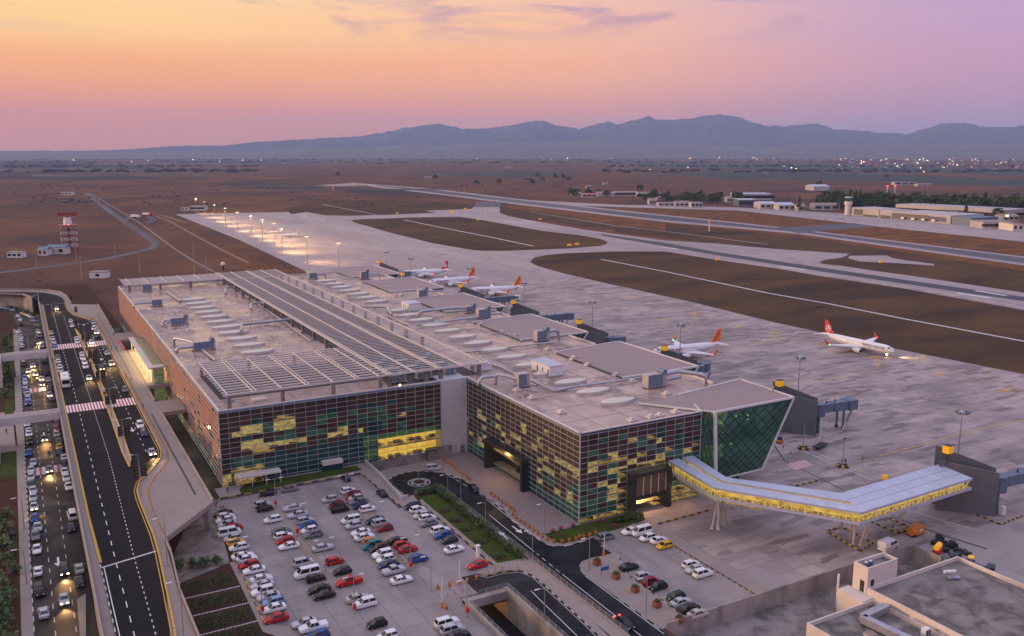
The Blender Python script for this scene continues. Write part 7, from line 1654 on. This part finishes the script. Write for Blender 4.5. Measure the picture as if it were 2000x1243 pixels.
unit_(R7(1222, 435), 5.4, 2.6, 3.4, 'tall roof unit with stacked fans left of the fourth lounge', [([(2.5, .2, 2.8), (6, .4, 2.8)], .55), ([(2.5, -.5, 1.5), (8, -.3, 1.6)], .5), ([(-2.5, -.6, .8), (-12, -1, .8), (-30, -3.6, .8)], .42)])
unit_(R7(1625, 590), 5.0, 2.6, 3.4, 'roof unit with a big arched duct left of the second lounge roof', [([(2, .2, 3.0), (5.5, .3, 3.2), (7.0, .3, 2.6), (7.3, .3, 0)], .6), ([(2, -.8, 1.4), (5.6, -.6, 1.4)], .5)])
unit_(R7(1490, 905), 3.6, 2.6, 3.4, 'upright roof unit with three bent pipes near the grey link', [([(-1.6, .3, 2.2), (-3.4, 3, 2.8), (-4.8, 5.4, 2.8), (-5.4, 5.6, 2), (-5.5, 5.6, 0)], .5), ([(-5.3, 5.6, 2.4), (-9.4, 6.2, 2.4), (-10.4, 6.2, 1.6), (-10.5, 6.2, 0)], .5)], fan=False)
unit_(R8(765, 590), 6.4, 2.8, 3.4, 'largest roof unit with twin silver ducts bending down by the lounge', [([(3, .3, 3.0), (8, .8, 3.2), (9.4, .4, 3.2), (12.6, -5.4, 3.2), (13.3, -6.4, 2.6), (13.3, -6.6, 0)], .62), ([(3, -.8, 1.8), (9, -.4, 1.8)], .5)])
def pipe(pts, r, label, m='galv'):
    t = thing('roof_pipe', label, 'pipe'); build(MB().tube(pts, r, 8), 'pipe', M[m], t)
    for a, b in zip(pts, pts[1:]):
        n = int((Vector(b)-Vector(a)).length/6)
        for i in range(n): p = Vector(a).lerp(Vector(b), (i+.5)/n); build(MB().box(p.x-.12, p.x+.12, p.y-.3, p.y+.3, RZ-.4, p.z), 'support', M['galv'], t)
def Q(f, pts, z=RZ+.2): return [(*f(x, y, z), z) for x, y in pts]
pipe(Q(R7, [(1100, 670), (1700, 600)]), .3, 'long straight pipe across the concourse roof right of the pergola corner')
pipe(Q(R7, [(1150, 690), (1715, 938), (1850, 908)]), .35, 'pipe running down the concourse roof and turning right at the near skylight')
pipe(Q(R8, [(110, 608), (690, 530)]), .32, 'pale pipe between the two nearest lens skylights and the big unit')
pipe(Q(R6, [(965, 520), (967, 478), (1300, 440)], RZ+1.2), .55, 'thick silver duct running from the skylights under the pergola')
pipe(Q(R6, [(1030, 370), (1032, 335), (1085, 322), (1130, 332)], RZ+1.4), .5, 'bent silver duct beside the pergola, middle of the hall roof')
pipe(Q(R6, [(850, 262), (855, 222), (960, 212)], RZ+1.2), .45, 'bent silver duct at the far end of the hall roof')
pipe(Q(R6, [(440, 245), (540, 312)]), .4, 'straight cable tray at the far left of the hall roof')
pipe(Q(R6, [(690, 648), (785, 725)]), .4, 'straight cable tray leading from the fan unit to the pergola')
pipe(Q(R6, [(950, 245), (1170, 395), (1440, 590)]), .25, 'long pipe along the pergola edge on the hall roof')
pipe(Q(R6, [(800, 455), (1200, 415)]), .16, 'thin pipe across the hall roof between the skylights'); pipe(Q(R6, [(300, 436), (600, 412)]), .12, 'thin pipe across the left part of the hall roof')
pipe(Q(R7, [(380, 352), (555, 355), (585, 410)], RZ+.8), .45, 'double bent duct left of the far white roof cabin'); pipe(Q(R7, [(560, 415), (690, 480)]), .3, 'short tray below the far white roof cabin')
def cabin(px0, px1, label, f, w_=3.2, L_=7, h=2.8):
    p = f(*px0); t = thing('roof_cabin', label, 'cabin', (p[0], p[1], RZ-.4)); build(MB().box(0, L_, 0, w_, .1, h), 'wall', M['white'], t); build(MB().box(-.15, L_+.15, -.15, w_+.15, h, h+.15), 'roof', M['zinc'], t)
    for k in range(3): build(MB().box(-.03, 0, .5+k*(w_/3.4), 1.1+k*(w_/3.4), .4, 2.2), 'door', M['dark' if k != 1 else 'ahu'], t)
cabin((1680, 842), None, 'nearest white roof cabin with dark doors beside a lens skylight', R7, 10.5, 4.8, 3.1)
cabin((705, 385), None, 'far white roof cabin with a flat roof among the ducts', R7, 8, 5.6, 3.0)
cabin((1165, 808), None, 'low white roof cabin at the pergola corner above the grey link', R7, 3.2, 5.6, 2.0)
vm = MB().box(-1.1, 1.1, -.9, .9, 0, .45).mesh('base', M['steel']); vh = MB().box(-.5, .5, -.45, .45, .45, .95).mesh('hood', M['steel'])
for i, (f, x, y) in enumerate(((R7, 1560, 990), (R7, 1765, 1090), (R7, 1455, 935), (R8, 155, 760), (R8, 620, 815), (R8, 745, 793), (R8, 800, 783), (R8, 905, 760), (R8, 845, 640), (R8, 330, 450), (R8, 515, 518), (R8, 235, 412), (R7, 1205, 478), (R7, 1355, 532), (R7, 1440, 560), (R7, 1670, 650), (R7, 1850, 712), (R7, 545, 225), (R7, 655, 275), (R6, 605, 520), (R6, 1090, 385), (R8, 620, 560))):
    p = f(x, y); t = thing('roof_vent', f'low roof vent box with white hood, {nth(i+1)} counted from the grey link rightwards', 'roof vent', (p[0], p[1], RZ-.42), rnd.uniform(-.1, .1), 'low vent boxes on the concourse roof'); ob('base', vm, t); ob('hood', vh, t)
p = R6(1085, 1000); t = thing('roof_hatch', 'brown square hatch on the hall roof under the pergola front', 'roof hatch', (p[0], p[1], RZ-.42)); build(MB().box(-1.8, 1.8, -1.4, 1.4, 0, .5), 'lid', M['cream'], t)
p = PY(781, 751, 226.3); l_ = thing('parapet_lamp', 'small bright lamp on the hall parapet above the yellow lobby', 'lamp', (p[0], 226.3, RZ)); build(MB().cyl(0, 0, .1, .45, .25), 'bulb', M['lamp'], l_)
# machines in the roof well by the link
for i in range(9):
    x, y = 92+(i % 3)*7.5+rnd.uniform(-1, 1), 232+(i//3)*8; unit_((x, y), 3.4+rnd.random()*2, 2.2, 1.9, f'roof well machine under the pergola, {nth(i+1)} from the front left', (), fan=i % 2 == 0)
# ================================================================== SERVICE BUILDING, lower right
SB = thing('service_building', 'low cream service building with parapet roofs in the lower right corner', 'building')
def pbox(x0, x1, y0, y1, z0, zr, zp, m='cream', t_=.3, rm='cement', nm='wall'):
    build(MB().box(x0, x1, y0, y0+t_, z0, zp).box(x0, x1, y1-t_, y1, z0, zp).box(x0, x0+t_, y0+t_, y1-t_, z0, zp).box(x1-t_, x1, y0+t_, y1-t_, z0, zp), nm, M[m], SB)
    build(MB().box(x0+t_, x1-t_, y0+t_, y1-t_, zr-.2, zr), 'roof', M[rm], SB)
pbox(137.6, 146.2, 105.9, 109.3, -4.6, 5.2, 6.0); pbox(137.6, 165.5, 60, 106.0, -4.6, 1.2, 2.0)
pbox(146.25, 153.6, 103.6, 109, -4.6, .9, 1.2) if False else None
pbox(119.6, 137.5, 60, 104.2, -4.6, -.4, .4)
build(MB().box(134.6, 137.55, 104.25, 110.2, -4.6, .6), 'porch', M['cream'], SB)
build(MB().box(137.5, 137.6, 106.6, 107.5, .7, 3.0), 'door', M['dark'], SB); build(MB().box(138.6, 139.5, 105.84, 105.9, 1.25, 3.3), 'door', M['dark'], SB)
for k in range(6): build(MB().box(137.5, 137.6, 96.4-k*6.2, 101.4-k*6.2, -.35, 1.0), 'shutter', M['ahul'], SB)
build(MB().bar((137.3, 105.6, 0.6), (136.6, 104.5, .6), .8, .8), 'coping', M['cream'], SB) if False else None
t = thing('silver_duct', 'large square silver duct zigzagging over the low service roof', 'duct'); 
for a, b in (((136.6, 100.6), (129.3, 99.9)), ((129.3, 99.9), (130.0, 92.6)), ((130.0, 92.6), (131.2, 86))): build(MB().bar((a[0], a[1], .7), (b[0], b[1], .7), 1.5, 1.3), 'duct_section', M['galv'], t)
for i, (x, y) in enumerate(((133.2, 95.8), (127.2, 96.4), (126.2, 91.5))): t = thing('roof_light', f'pale square roof hatch on the low service roof, {nth(i+1)} from the wall', 'roof hatch', (x, y, -.4)); build(MB().box(-.9, .9, -.8, .8, 0, .45), 'curb', M['steel'], t); build(MB().box(-.95, .95, -.85, .85, .45, .55), 'lid', M['walk'], t)
t = thing('condenser', 'white air conditioner condenser on a frame on the low service roof', 'air conditioner', (135.6, 91.4, -.4)); build(MB().box(-.7, .7, -.5, .5, .3, 1.7), 'casing', M['white'], t); build(MB().box(-.6, -.1, -.55, -.5, .5, 1.5).box(.1, .6, -.55, -.5, .5, 1.5), 'grille', M['dark'], t)
for i, x in enumerate((139.0, 140.3)): t = thing('water_tank', f'small dark round tank inside the tower parapet, {nth(i+1)} from the left', 'tank', (x, 107.6, 5.2)); build(MB().cyl(0, 0, 0, 1.0, .5, n=12), 'tank', M['jet'], t); build(MB().cyl(0, 0, 1.0, 1.1, .3, n=10), 'lid', M['frame'], t)
t = thing('roof_solar_heater', 'small white tank and tilted panel at the main service roof edge', 'solar heater', (157.2, 101.8, 1.2), -.4); build(MB().tube([(-1.4, 0, 1.2), (1.0, 0, 1.2)], .35, 10), 'tank', M['white'], t); build(MB().box(-1.2, 1.4, -1.4, -.4, .2, .5), 'panel', M['galv'], t)
t = thing('chimney_stub', 'white pipe standing on the wall left of the service tower', 'pipe', (136.3, 111.6, B)); build(MB().cyl(0, 0, -2.5, 4.6, .22), 'pipe', M['white'], t)
# ================================================================== FAR THINGS
M['radarred'] = mat('faded red steel', (.26, .05, .035), .6)
def tower_radar():
    x, y = G(137, 488, B); t = thing('radar_tower', 'red and white lattice radar tower with rotating antenna beside the cream hut', 'radar tower', (x, y, B)); h = 22
    mb = [MB(), MB()]; w_ = 6.2
    for k in range(8):
        z0, z1 = k*h/8, (k+1)*h/8; m = mb[k % 2]
        for sx_ in (-1, 1):
            for sy_ in (-1, 1): m.bar((sx_*w_, sy_*w_, z0), (sx_*w_, sy_*w_, z1), .5, .5)
        c = [(-w_, -w_), (w_, -w_), (w_, w_), (-w_, w_)]
        for i in range(4): a, b = c[i], c[(i+1) % 4]; m.bar((*a, z0), (*b, z1), .3, .3); m.bar((*b, z0), (*a, z1), .3, .3); m.bar((*a, z1), (*b, z1), .3, .3)
    build(mb[0], 'lattice', M['radarred'], t); build(mb[1], 'lattice', M['white'], t); build(MB().cyl(0, 0, 0, h+2, 1.6, 1.4), 'core', M['fin'], t)
    build(MB().box(-8, 8, -8, 8, h, h+.6), 'platform', M['radarred'], t); build(MB().cyl(0, 0, h+.6, h+7, 3.6, 3.0, 12), 'radar_cabin', M['white'], t); build(MB().box(-8, 8, -1, 1, h+8.5, h+12), 'antenna', M['radarred'], t); build(MB().cyl(0, 0, h+7, h+8.5, .8), 'pivot', M['dark'], t)
    build(MB().box(-.5, .5, -9, -8.4, h+.6, h+1.2), 'beacon', M['red_l'], t)
tower_radar()
def hut(px0, px1, py, h, label, m='white', rm='walk', gable=False, dep=8, n=3, nm='hut', cat='hut', wm='carglass', grp=None):
    a, b = G(px0, py, B), G(px1, py, B); L_ = hypot(b[0]-a[0], b[1]-a[1]); an = atan2(b[1]-a[1], b[0]-a[0]); t = thing(nm, label, cat, (a[0], a[1], B), an, grp)
    build(MB().box(0, L_, 0, dep, 0, h), 'wall', M[m], t)
    if gable: build(MB().add([(-.4, -.4, h), (L_+.4, -.4, h), (L_+.4, dep+.4, h), (-.4, dep+.4, h), (-.4, dep/2, h*1.35), (L_+.4, dep/2, h*1.35)], [(0, 1, 5, 4), (2, 3, 4, 5), (0, 4, 3), (1, 2, 5)]), 'roof', M[rm], t)
    else: build(MB().box(-.3, L_+.3, -.3, dep+.3, h, h+.35), 'roof', M[rm], t)
    for k in range(n): u = L_*(k+.5)/n; build(MB().box(u-L_*.12, u+L_*.12, -.08, .0, h*.3, h*.75), 'window', M[wm], t)
    return t
hut(14, 42, 504, 4.6, 'small white hut at the left edge beyond the curved road', n=3)
hut(74, 92, 500, 5.5, 'cream hut wing with green roof, left part beside the radar tower', 'cream', 'teal2' if 'teal2' in M else 'ahu', True, 10, 2)
hut(92, 128, 497, 6, 'cream hut with a pale green roof at the foot of the radar tower', 'cream', 'ahu', True, 9, 2)
hut(175, 206, 544, 4.2, 'white block hut above the curved ramp', 'white', 'walk', n=1)
hut(119, 140, 381.5, 6, 'tiny white building beside the far end of the left road', n=3, dep=14); hut(372, 400, 411.5, 6.5, 'white building at the far end of the floodlit apron, larger one', n=4, dep=14); hut(354, 367, 412, 5, 'small white building at the far end of the floodlit apron', n=2, dep=8)
for i, (px_, py_, m, lb) in enumerate(((265, 426, 'white', 'white tank truck on the pad beside the left road'), (288, 422, 'red', 'red and white truck on the pad beside the left road'))):
    x, y = G(px_, py_, B); t = thing('truck', lb, 'truck', (x, y, B), -.9); build(MB().box(-7, 4, -2, 2, 1.4, 4.4), 'tank', M['white'], t); build(MB().box(4.2, 7, -2, 2, .8, 4), 'cab', M[m], t)
    for q in (-5, -2, 5): build(MB().tube([(q, -2, .8), (q, 2, .8)], .8, 8), 'wheel', M['black'], t)
# white ball beacon, approach lights
x, y = G(436, 527, B); t = thing('ball_marker', 'white ball on a short stand beyond the roof pergola', 'beacon', (x, y, B)); build(MB().cyl(0, 0, 0, 3, .8), 'stand', M['dark'], t); build(MB().tube([(0, 0, 2.5), (0, 0, 3), (0, 0, 4.2), (0, 0, 5.4), (0, 0, 6)], [.3, 1.2, 1.8, 1.2, .3], 10), 'ball', M['white'], t)
for i, (a, b) in enumerate(((884, 413.5, ), (909, 409), (882, 416), (934, 431), (1055, 430), (1402, 509), (1721, 514), (776, 418), (1112, 481), (1127, 479))): x, y = G(a, b, B); tag(build(MB().box(-2.2, 2.2, -.3, .3, .3, 2.0).box(-1.9, -1.7, -.1, .1, 0, .3).box(1.7, 1.9, -.1, .1, 0, .3), 'taxiway_sign', M['yellow'], None, loc=(x, y, B)), f'small yellow taxiway sign, {nth(i+1)} in the field beyond the apron', 'taxiway sign', 'yellow taxiway signs in the field')
for i, (a, b) in enumerate(((651, 373), (1385, 452))): x, y = G(a, b, B); t = thing('wind_marker', 'red marker on a pole ' + ('left of the far runway end' if i == 0 else 'beside the middle of the runway'), 'marker', (x, y, B)); build(MB().cyl(0, 0, 0, 9, .5), 'pole', M['white'], t); build(MB().cyl(0, 0, 9, 12, 1.6, 1.0), 'marker', M['tailorange'], t)
# tall thin poles on the left plain
for i, (a, b, h) in enumerate(((72, 525, 14), (150, 512, 12), (160, 545, 16), (380, 533, 20), (404, 531, 12), (274, 536, 14), (225, 500, 9))): x, y = G(a, b, B); tag(build(MB().cyl(0, 0, 0, h, .22, .12, 6), 'pole', M['galv'], None, loc=(x, y, B)), f'thin grey pole on the left plain, {nth(i+1)} in the scattered line', 'pole', 'thin poles on the left plain')
# old terminal across the runway
def slabbld(pts0, pts1, py0, py1, z0, z1, dep, m, parent, nm, inset=0):
    a, b = G(pts0, py0, B), G(pts1, py1, B); an = atan2(b[1]-a[1], b[0]-a[0]); L_ = hypot(b[0]-a[0], b[1]-a[1])
    ax, ay = -sin(an)*inset, cos(an)*inset
    return ob(nm, MB().box(0, L_, 0, dep, z0, z1).mesh(nm, M[m]), parent, (a[0]+ax, a[1]+ay, B), an)
OT = thing('old_terminal', 'long low grey terminal with dark glass across the runway', 'building')
slabbld(1663, 1716, 420.5, 425, 0, 11, 40, 'farwhite', OT, 'wall'); slabbld(1718, 1741, 426, 428, 0, 11, 40, 'farwhite', OT, 'wall'); slabbld(1741, 1856, 428.5, 438, 0, 10.5, 60, 'farwhite', OT, 'wall')
slabbld(1668, 1684, 421, 422.3, 1.5, 9, .6, 'dark', OT, 'window', -.7); slabbld(1686, 1714, 422.4, 424.8, 0, 2.5, .6, 'dark', OT, 'window', -.7); slabbld(1720, 1739, 426.2, 427.8, 0, 4, .6, 'dark', OT, 'window', -.7)
slabbld(1742, 1814, 428.6, 434.5, 1, 8.5, .6, 'dark', OT, 'window', -.7); slabbld(1815, 1855, 434.6, 437.8, 2, 7.5, .6, 'fin', OT, 'window', -.7); slabbld(1858, 1895, 438, 441, 0, 9, 50, 'jet', OT, 'wall'); slabbld(1700, 1920, 418, 432, 7, 12, 50, 'ahul', OT, 'rear_wall', 60)
for k in range(4): slabbld(1761+k*20, 1767+k*20, 430.4+k*1.65, 430.9+k*1.65, 2, 4.2, 1.5, 'white', OT, 'canopy', -2)
hut(1920, 1978, 447, 7.5, 'white flat building with dark windows right of the old terminal', 'farwhite', 'walk', False, 30, 7, 'airport_office', 'building'); hut(1978, 1998, 452, 8, 'white and pink block at the right edge beside the white flat building', 'cream', 'walk', False, 30, 2, 'airport_office', 'building')
x, y = G(1655.5, 420, B); t = thing('control_tower', 'round pale control tower at the left end of the old terminal', 'control tower', (x, y, B)); build(MB().cyl(0, 0, 0, 14, 4.2, n=14), 'shaft', M['cream'], t); build(MB().cyl(0, 0, 14, 19, 5.2, n=14), 'gallery', M['cream'], t); build(MB().cyl(0, 0, 19, 24, 4.4, 5.0, 14), 'glass_cab', M['teal'], t); build(MB().cyl(0, 0, 24, 25, 5.2, n=14), 'roof', M['frame'], t)
hut(1439, 1507, 391, 11, 'long white hangar with a row of small windows near the tree belt', 'farwhite', 'zinc', False, 50, 14, 'hangar', 'hangar'); hut(1443, 1478, 404, 11, 'open grey hangar with dark bays beside the far apron', 'jet', 'zinc', False, 40, 5, 'hangar', 'hangar', 'dark')
hut(1485, 1516, 408.5, 8, 'white gabled hangar beside the far apron, left of two', 'farwhite', 'zinc', True, 40, 3, 'hangar', 'hangar'); hut(1521, 1552, 411, 8, 'white gabled hangar beside the far apron, right of two', 'farwhite', 'zinc', True, 40, 3, 'hangar', 'hangar')
hut(1589, 1620, 373, 10, 'white barrel shed alone on the red plain', 'farwhite', 'zinc', True, 60, 0, 'shed', 'shed'); hut(1167, 1199, 384.5, 7, 'white long shed at the left of the airfield village', 'farwhite', 'walk', True, 30, 0, 'shed', 'shed'); hut(1202, 1248, 383.5, 8, 'wide white shed in the airfield village', 'farwhite', 'walk', False, 40, 9, 'shed', 'shed'); hut(1246, 1290, 387, 10, 'long pale shed right of the wide shed', 'whiteclad', 'walk', False, 30, 8, 'shed', 'shed')
vh_ = [(1116, 1136, 383, 'w'), (1137, 1165, 386, 'r'), (1268, 1283, 400.5, 'w'), (1286, 1318, 403, 'w'), (1319, 1345, 404, 'w'), (1350, 1372, 406, 'w'), (1285, 1300, 391, 'r'), (1335, 1350, 394, 'w'), (1420, 1430, 396, 'w'), (1552, 1570, 410, 'w'), (829, 842, 350, 'w'), (1145, 1157, 370, 'w'), (1178, 1188, 362, 'w'), (1024, 1040, 352, 'g'), (1560, 1573, 413, 'w'), (1005, 1070, 331, 'w'), (985, 1000, 330, 'w'), (1747, 1788, 362, 'w'), (1792, 1820, 364, 'w'), (1120, 1130, 373, 'g'), (1590, 1640, 411, 'w'), (1888, 1900, 440, 'w'), (1960, 1990, 432, 'w'), (1870, 1890, 425, 'g')]
for i, (a, b, c, m) in enumerate(vh_): hut(a, b, c, 5+1.5*(i % 3), f'{ {"w":"white","r":"red roofed","g":"grey"}[m] } far building, {nth(i+1)} of the scattered blocks beyond the runway', {'w': 'farwhite', 'r': 'farwhite', 'g': 'jet'}[m], {'w': 'walk', 'r': 'tailred', 'g': 'dark'}[m], i % 2 == 0, 22, 3, 'far_building', 'building', grp='scattered far buildings beyond the runway')
for i, (a, b) in enumerate(((1730, 408), (1745, 407))): x, y = G(a, b, B); t = thing('antenna_mast', f'thin mast with a red beacon above the tree belt, {"left" if i == 0 else "right"} one', 'mast', (x, y, B)); build(MB().cyl(0, 0, 0, 34, .8, .4), 'mast', M['white'], t); build(MB().cyl(0, 0, 34, 36, .9), 'beacon', M['red_l'], t)
for i, (a, b, m) in enumerate(((1920, 418, 'red_l'), (1965, 437, 'lamp'), (1962, 412, 'red_l'))): x, y = G(a, b, B); t = thing('lit_billboard', f'glowing board in the right hand tree belt, {nth(i+1)} from the left', 'billboard', (x, y, B)); build(MB().box(-.4, .4, -.4, .4, 0, 8), 'post', M['dark'], t); build(MB().box(-4, 4, -.5, .5, 8, 11), 'panel', M['tailorange'], t); build(MB().box(-2.4, 2.4, -.7, -.5, 8.6, 10.2), 'lamp', M[m], t)
# trees: crowns of leaf clumps in a few variants
def treem(seed, h, r, conifer=False):
    rr = random.Random(seed); mb = MB(); n = 260
    for k in range(n):
        t_ = rr.random(); a = rr.uniform(0, 2*pi)
        if conifer: z = h*(.12+.88*t_); rad = r*(1-t_)**.8*rr.uniform(.5, 1.05)
        else:
            ph = rr.uniform(-.6, 1.57); q = rr.uniform(.6, 1.08)*(1+.25*sin(2*a+seed)*cos(3*ph)); z = h*.6+sin(ph)*h*.42*q; rad = cos(ph)*r*q
        s = r*.22*rr.uniform(.6, 1.4); c = Vector((cos(a)*rad, sin(a)*rad, z)); b = rr.uniform(-.9, .9); u = Vector((cos(a+b), sin(a+b), rr.uniform(-.6, .6)))*s; v = Vector((rr.uniform(-1, 1), rr.uniform(-1, 1), rr.uniform(.2, 1)))*s*.7; mb.add([c-u, c-v, c+u, c+v], [(0, 1, 2, 3)])
    return mb.mesh('crown', M['leaf' if seed % 3 else 'leaf2'])
TM = [treem(s, 10, 4.6) for s in range(5)]+[treem(7, 13, 3.0, True)]; tk = MB().tube([(0, 0, 0), (.1, 0, 3), (.3, .2, 6)], [.35, .25, .1], 6).bar((.1, 0, 3), (1.6, .6, 6), .2, .2).bar((.1, 0, 2.8), (-1.4, -.6, 5.6), .2, .2).mesh('trunk', M['ctrunk'])
ti = 0
def tree(px_, py_, s, where):
    global ti; ti += 1
    x, y = G(px_, py_, B); k = rc.randrange(6); t = thing('pine_tree' if k == 5 else 'leafy_tree', where, 'tree', (x, y, B), rc.uniform(0, 6), None); t.scale = (s, s, s*rc.uniform(.8, 1.2)); ob('crown', TM[k], t); ob('trunk', tk, t); return t
belt = []
for i in range(210):
    u = rc.random(); px_ = 1600+420*u; base = 408+(px_-1600)*.035; d = rc.random(); belt.append((px_, base-1-9*d, rc.uniform(1.3, 2.1)))
belt.sort()
for i, (a, b, s) in enumerate(belt): tree(a, b, s, f'dark green tree of the far tree belt, {nth(i+1)} from its left end')['group'] = 'trees of the far belt'
vill = [(1240+rc.random()*210, 390+rc.random()*9) for _ in range(46)]+[(1105+rc.random()*80, 380+rc.random()*5) for _ in range(10)]; vill.sort()
for i, (a, b) in enumerate(vill): tree(a, b, rc.uniform(.9, 1.7), f'tree among the airfield village sheds, {nth(i+1)} from the left')['group'] = 'trees among the village sheds'
sc2 = [(1560, 414), (1640, 408), (1645, 412), (1948, 428), (1885, 431), (1250, 376), (660, 346), (930, 363), (1040, 362), (975, 361), (1050, 350), (1085, 352), (1100, 353), (1110, 355), (1060, 357), (850, 352), (1730, 352), (1400, 330), (1462, 331), (1600, 365)]
for i, (a, b) in enumerate(sc2): tree(a, b, 1.6, f'lone tree on the plain beyond the runway, {nth(i+1)} in the scatter')['group'] = 'lone trees on the plain'
# small bushes dotting the plain: nobody could count them
r = random.Random(77); mb = MB()
from mathutils import noise as nz2
for k in range(5200):
    px_, py_ = r.uniform(-50, 2050), 318+r.random()**1.6*130
    if k % 3 == 0: px_ = r.uniform(-50, 700); py_ = r.uniform(340, 560)
    x, y = G(px_, py_, B)
    if inside(x, y, APRON) or inside(x, y, RW) or (x < 60 and y < 640) : continue
    if nz2.noise((x*.006, y*.004, 3)) < .12+r.uniform(-.12, .2): continue
    s = r.uniform(.6, 2.0)*(1 if py_ > 400 else 2.2)*(.6 if py_ > 430 else 1)
    mb.add([(x-s, y, B-.05), (x, y-s, B-.05), (x+s, y, B-.05), (x, y+s, B-.05), (x+r.uniform(-.3, .3)*s, y, B+s*r.uniform(.4, .9))], [(0, 1, 4), (1, 2, 4), (2, 3, 4), (3, 0, 4)])
build(mb, 'scrub_bushes', M['scrubland'], None, kind='stuff')
# far tree lines and towns
mb = MB()
for k in range(2600):
    px_ = r.uniform(-100, 2100); py_ = r.choice((309, 313, 318, 325, 312, 335, 306))+r.gauss(0, 1.2)
    if py_ > 322 and not (1180 < px_ < 2100 or 0 < px_ < 500): continue
    x, y = G(px_, py_, B); s = r.uniform(8, 26); mb.add([(x-s, y, B), (x+s, y, B), (x+s*.7, y, B+s*.35), (x-s*.5, y, B+s*.4), (x, y+s, B), (x, y+s, B+s*.3)], [(0, 1, 2, 3), (1, 4, 5, 2), (4, 0, 3, 5), (3, 2, 5)])
build(mb, 'far_woods', M['scrubland'], None, kind='stuff')
mbh, mbl, mbo = MB(), MB(), MB()
def town(n, x0, x1, y0, y1, lit_, big=1.0):
    for k in range(n):
        px_ = r.uniform(x0, x1); py_ = y0+(y1-y0)*r.random()**1.3; x, y = G(px_, py_, B); D = hypot(x, y); s = D*.0011*big*r.uniform(.5, 1.3); mbh.box(x-s, x+s, y-s*.5, y+s*.5, B, B+s*r.uniform(.5, 1.1))
        if r.random() < lit_: q = D*.00026*r.uniform(.5, 1.15); z = B+s*1.1; (mbl if r.random() < .45 else mbo).box(x-q, x+q, y-s*.5-1-q, y-s*.5-1, z-q, z+q)
town(260, 930, 2100, 303.5, 314, .38); town(240, 1620, 2100, 303, 330, .42, .9); town(90, -50, 700, 301, 308, .28, .8); town(60, 760, 960, 303.5, 307, .3, .8); town(40, 60, 560, 309, 322, .3, .6); town(60, 1200, 1960, 318, 340, .12, .7)
build(mbh, 'far_town', mat('far house walls', (.42, .38, .36), .8), None, kind='stuff')
M['townlamp'] = glow('town lamp warm', (1, .50, .14), 11); M['townlampw'] = glow('town lamp white', (.95, .88, .65), 8)
build(mbl, 'town_lights', M['townlampw'], None, kind='stuff'); build(mbo, 'town_lights', M['townlamp'], None, kind='stuff')
for i, (a, b) in enumerate(((831, 304.5), (838, 304.5))): x, y = G(a, b, B); t = thing('far_tower_block', f'tall pale tower block in the far town, {"left" if i == 0 else "right"} of a pair', 'tower block', (x, y, B)); build(MB().box(-22, 22, -18, 18, 0, 70), 'wall', M['whiteclad'], t); build(MB().box(-14, 14, -18.6, -18, 12, 60), 'window_band', M['lit'], t)
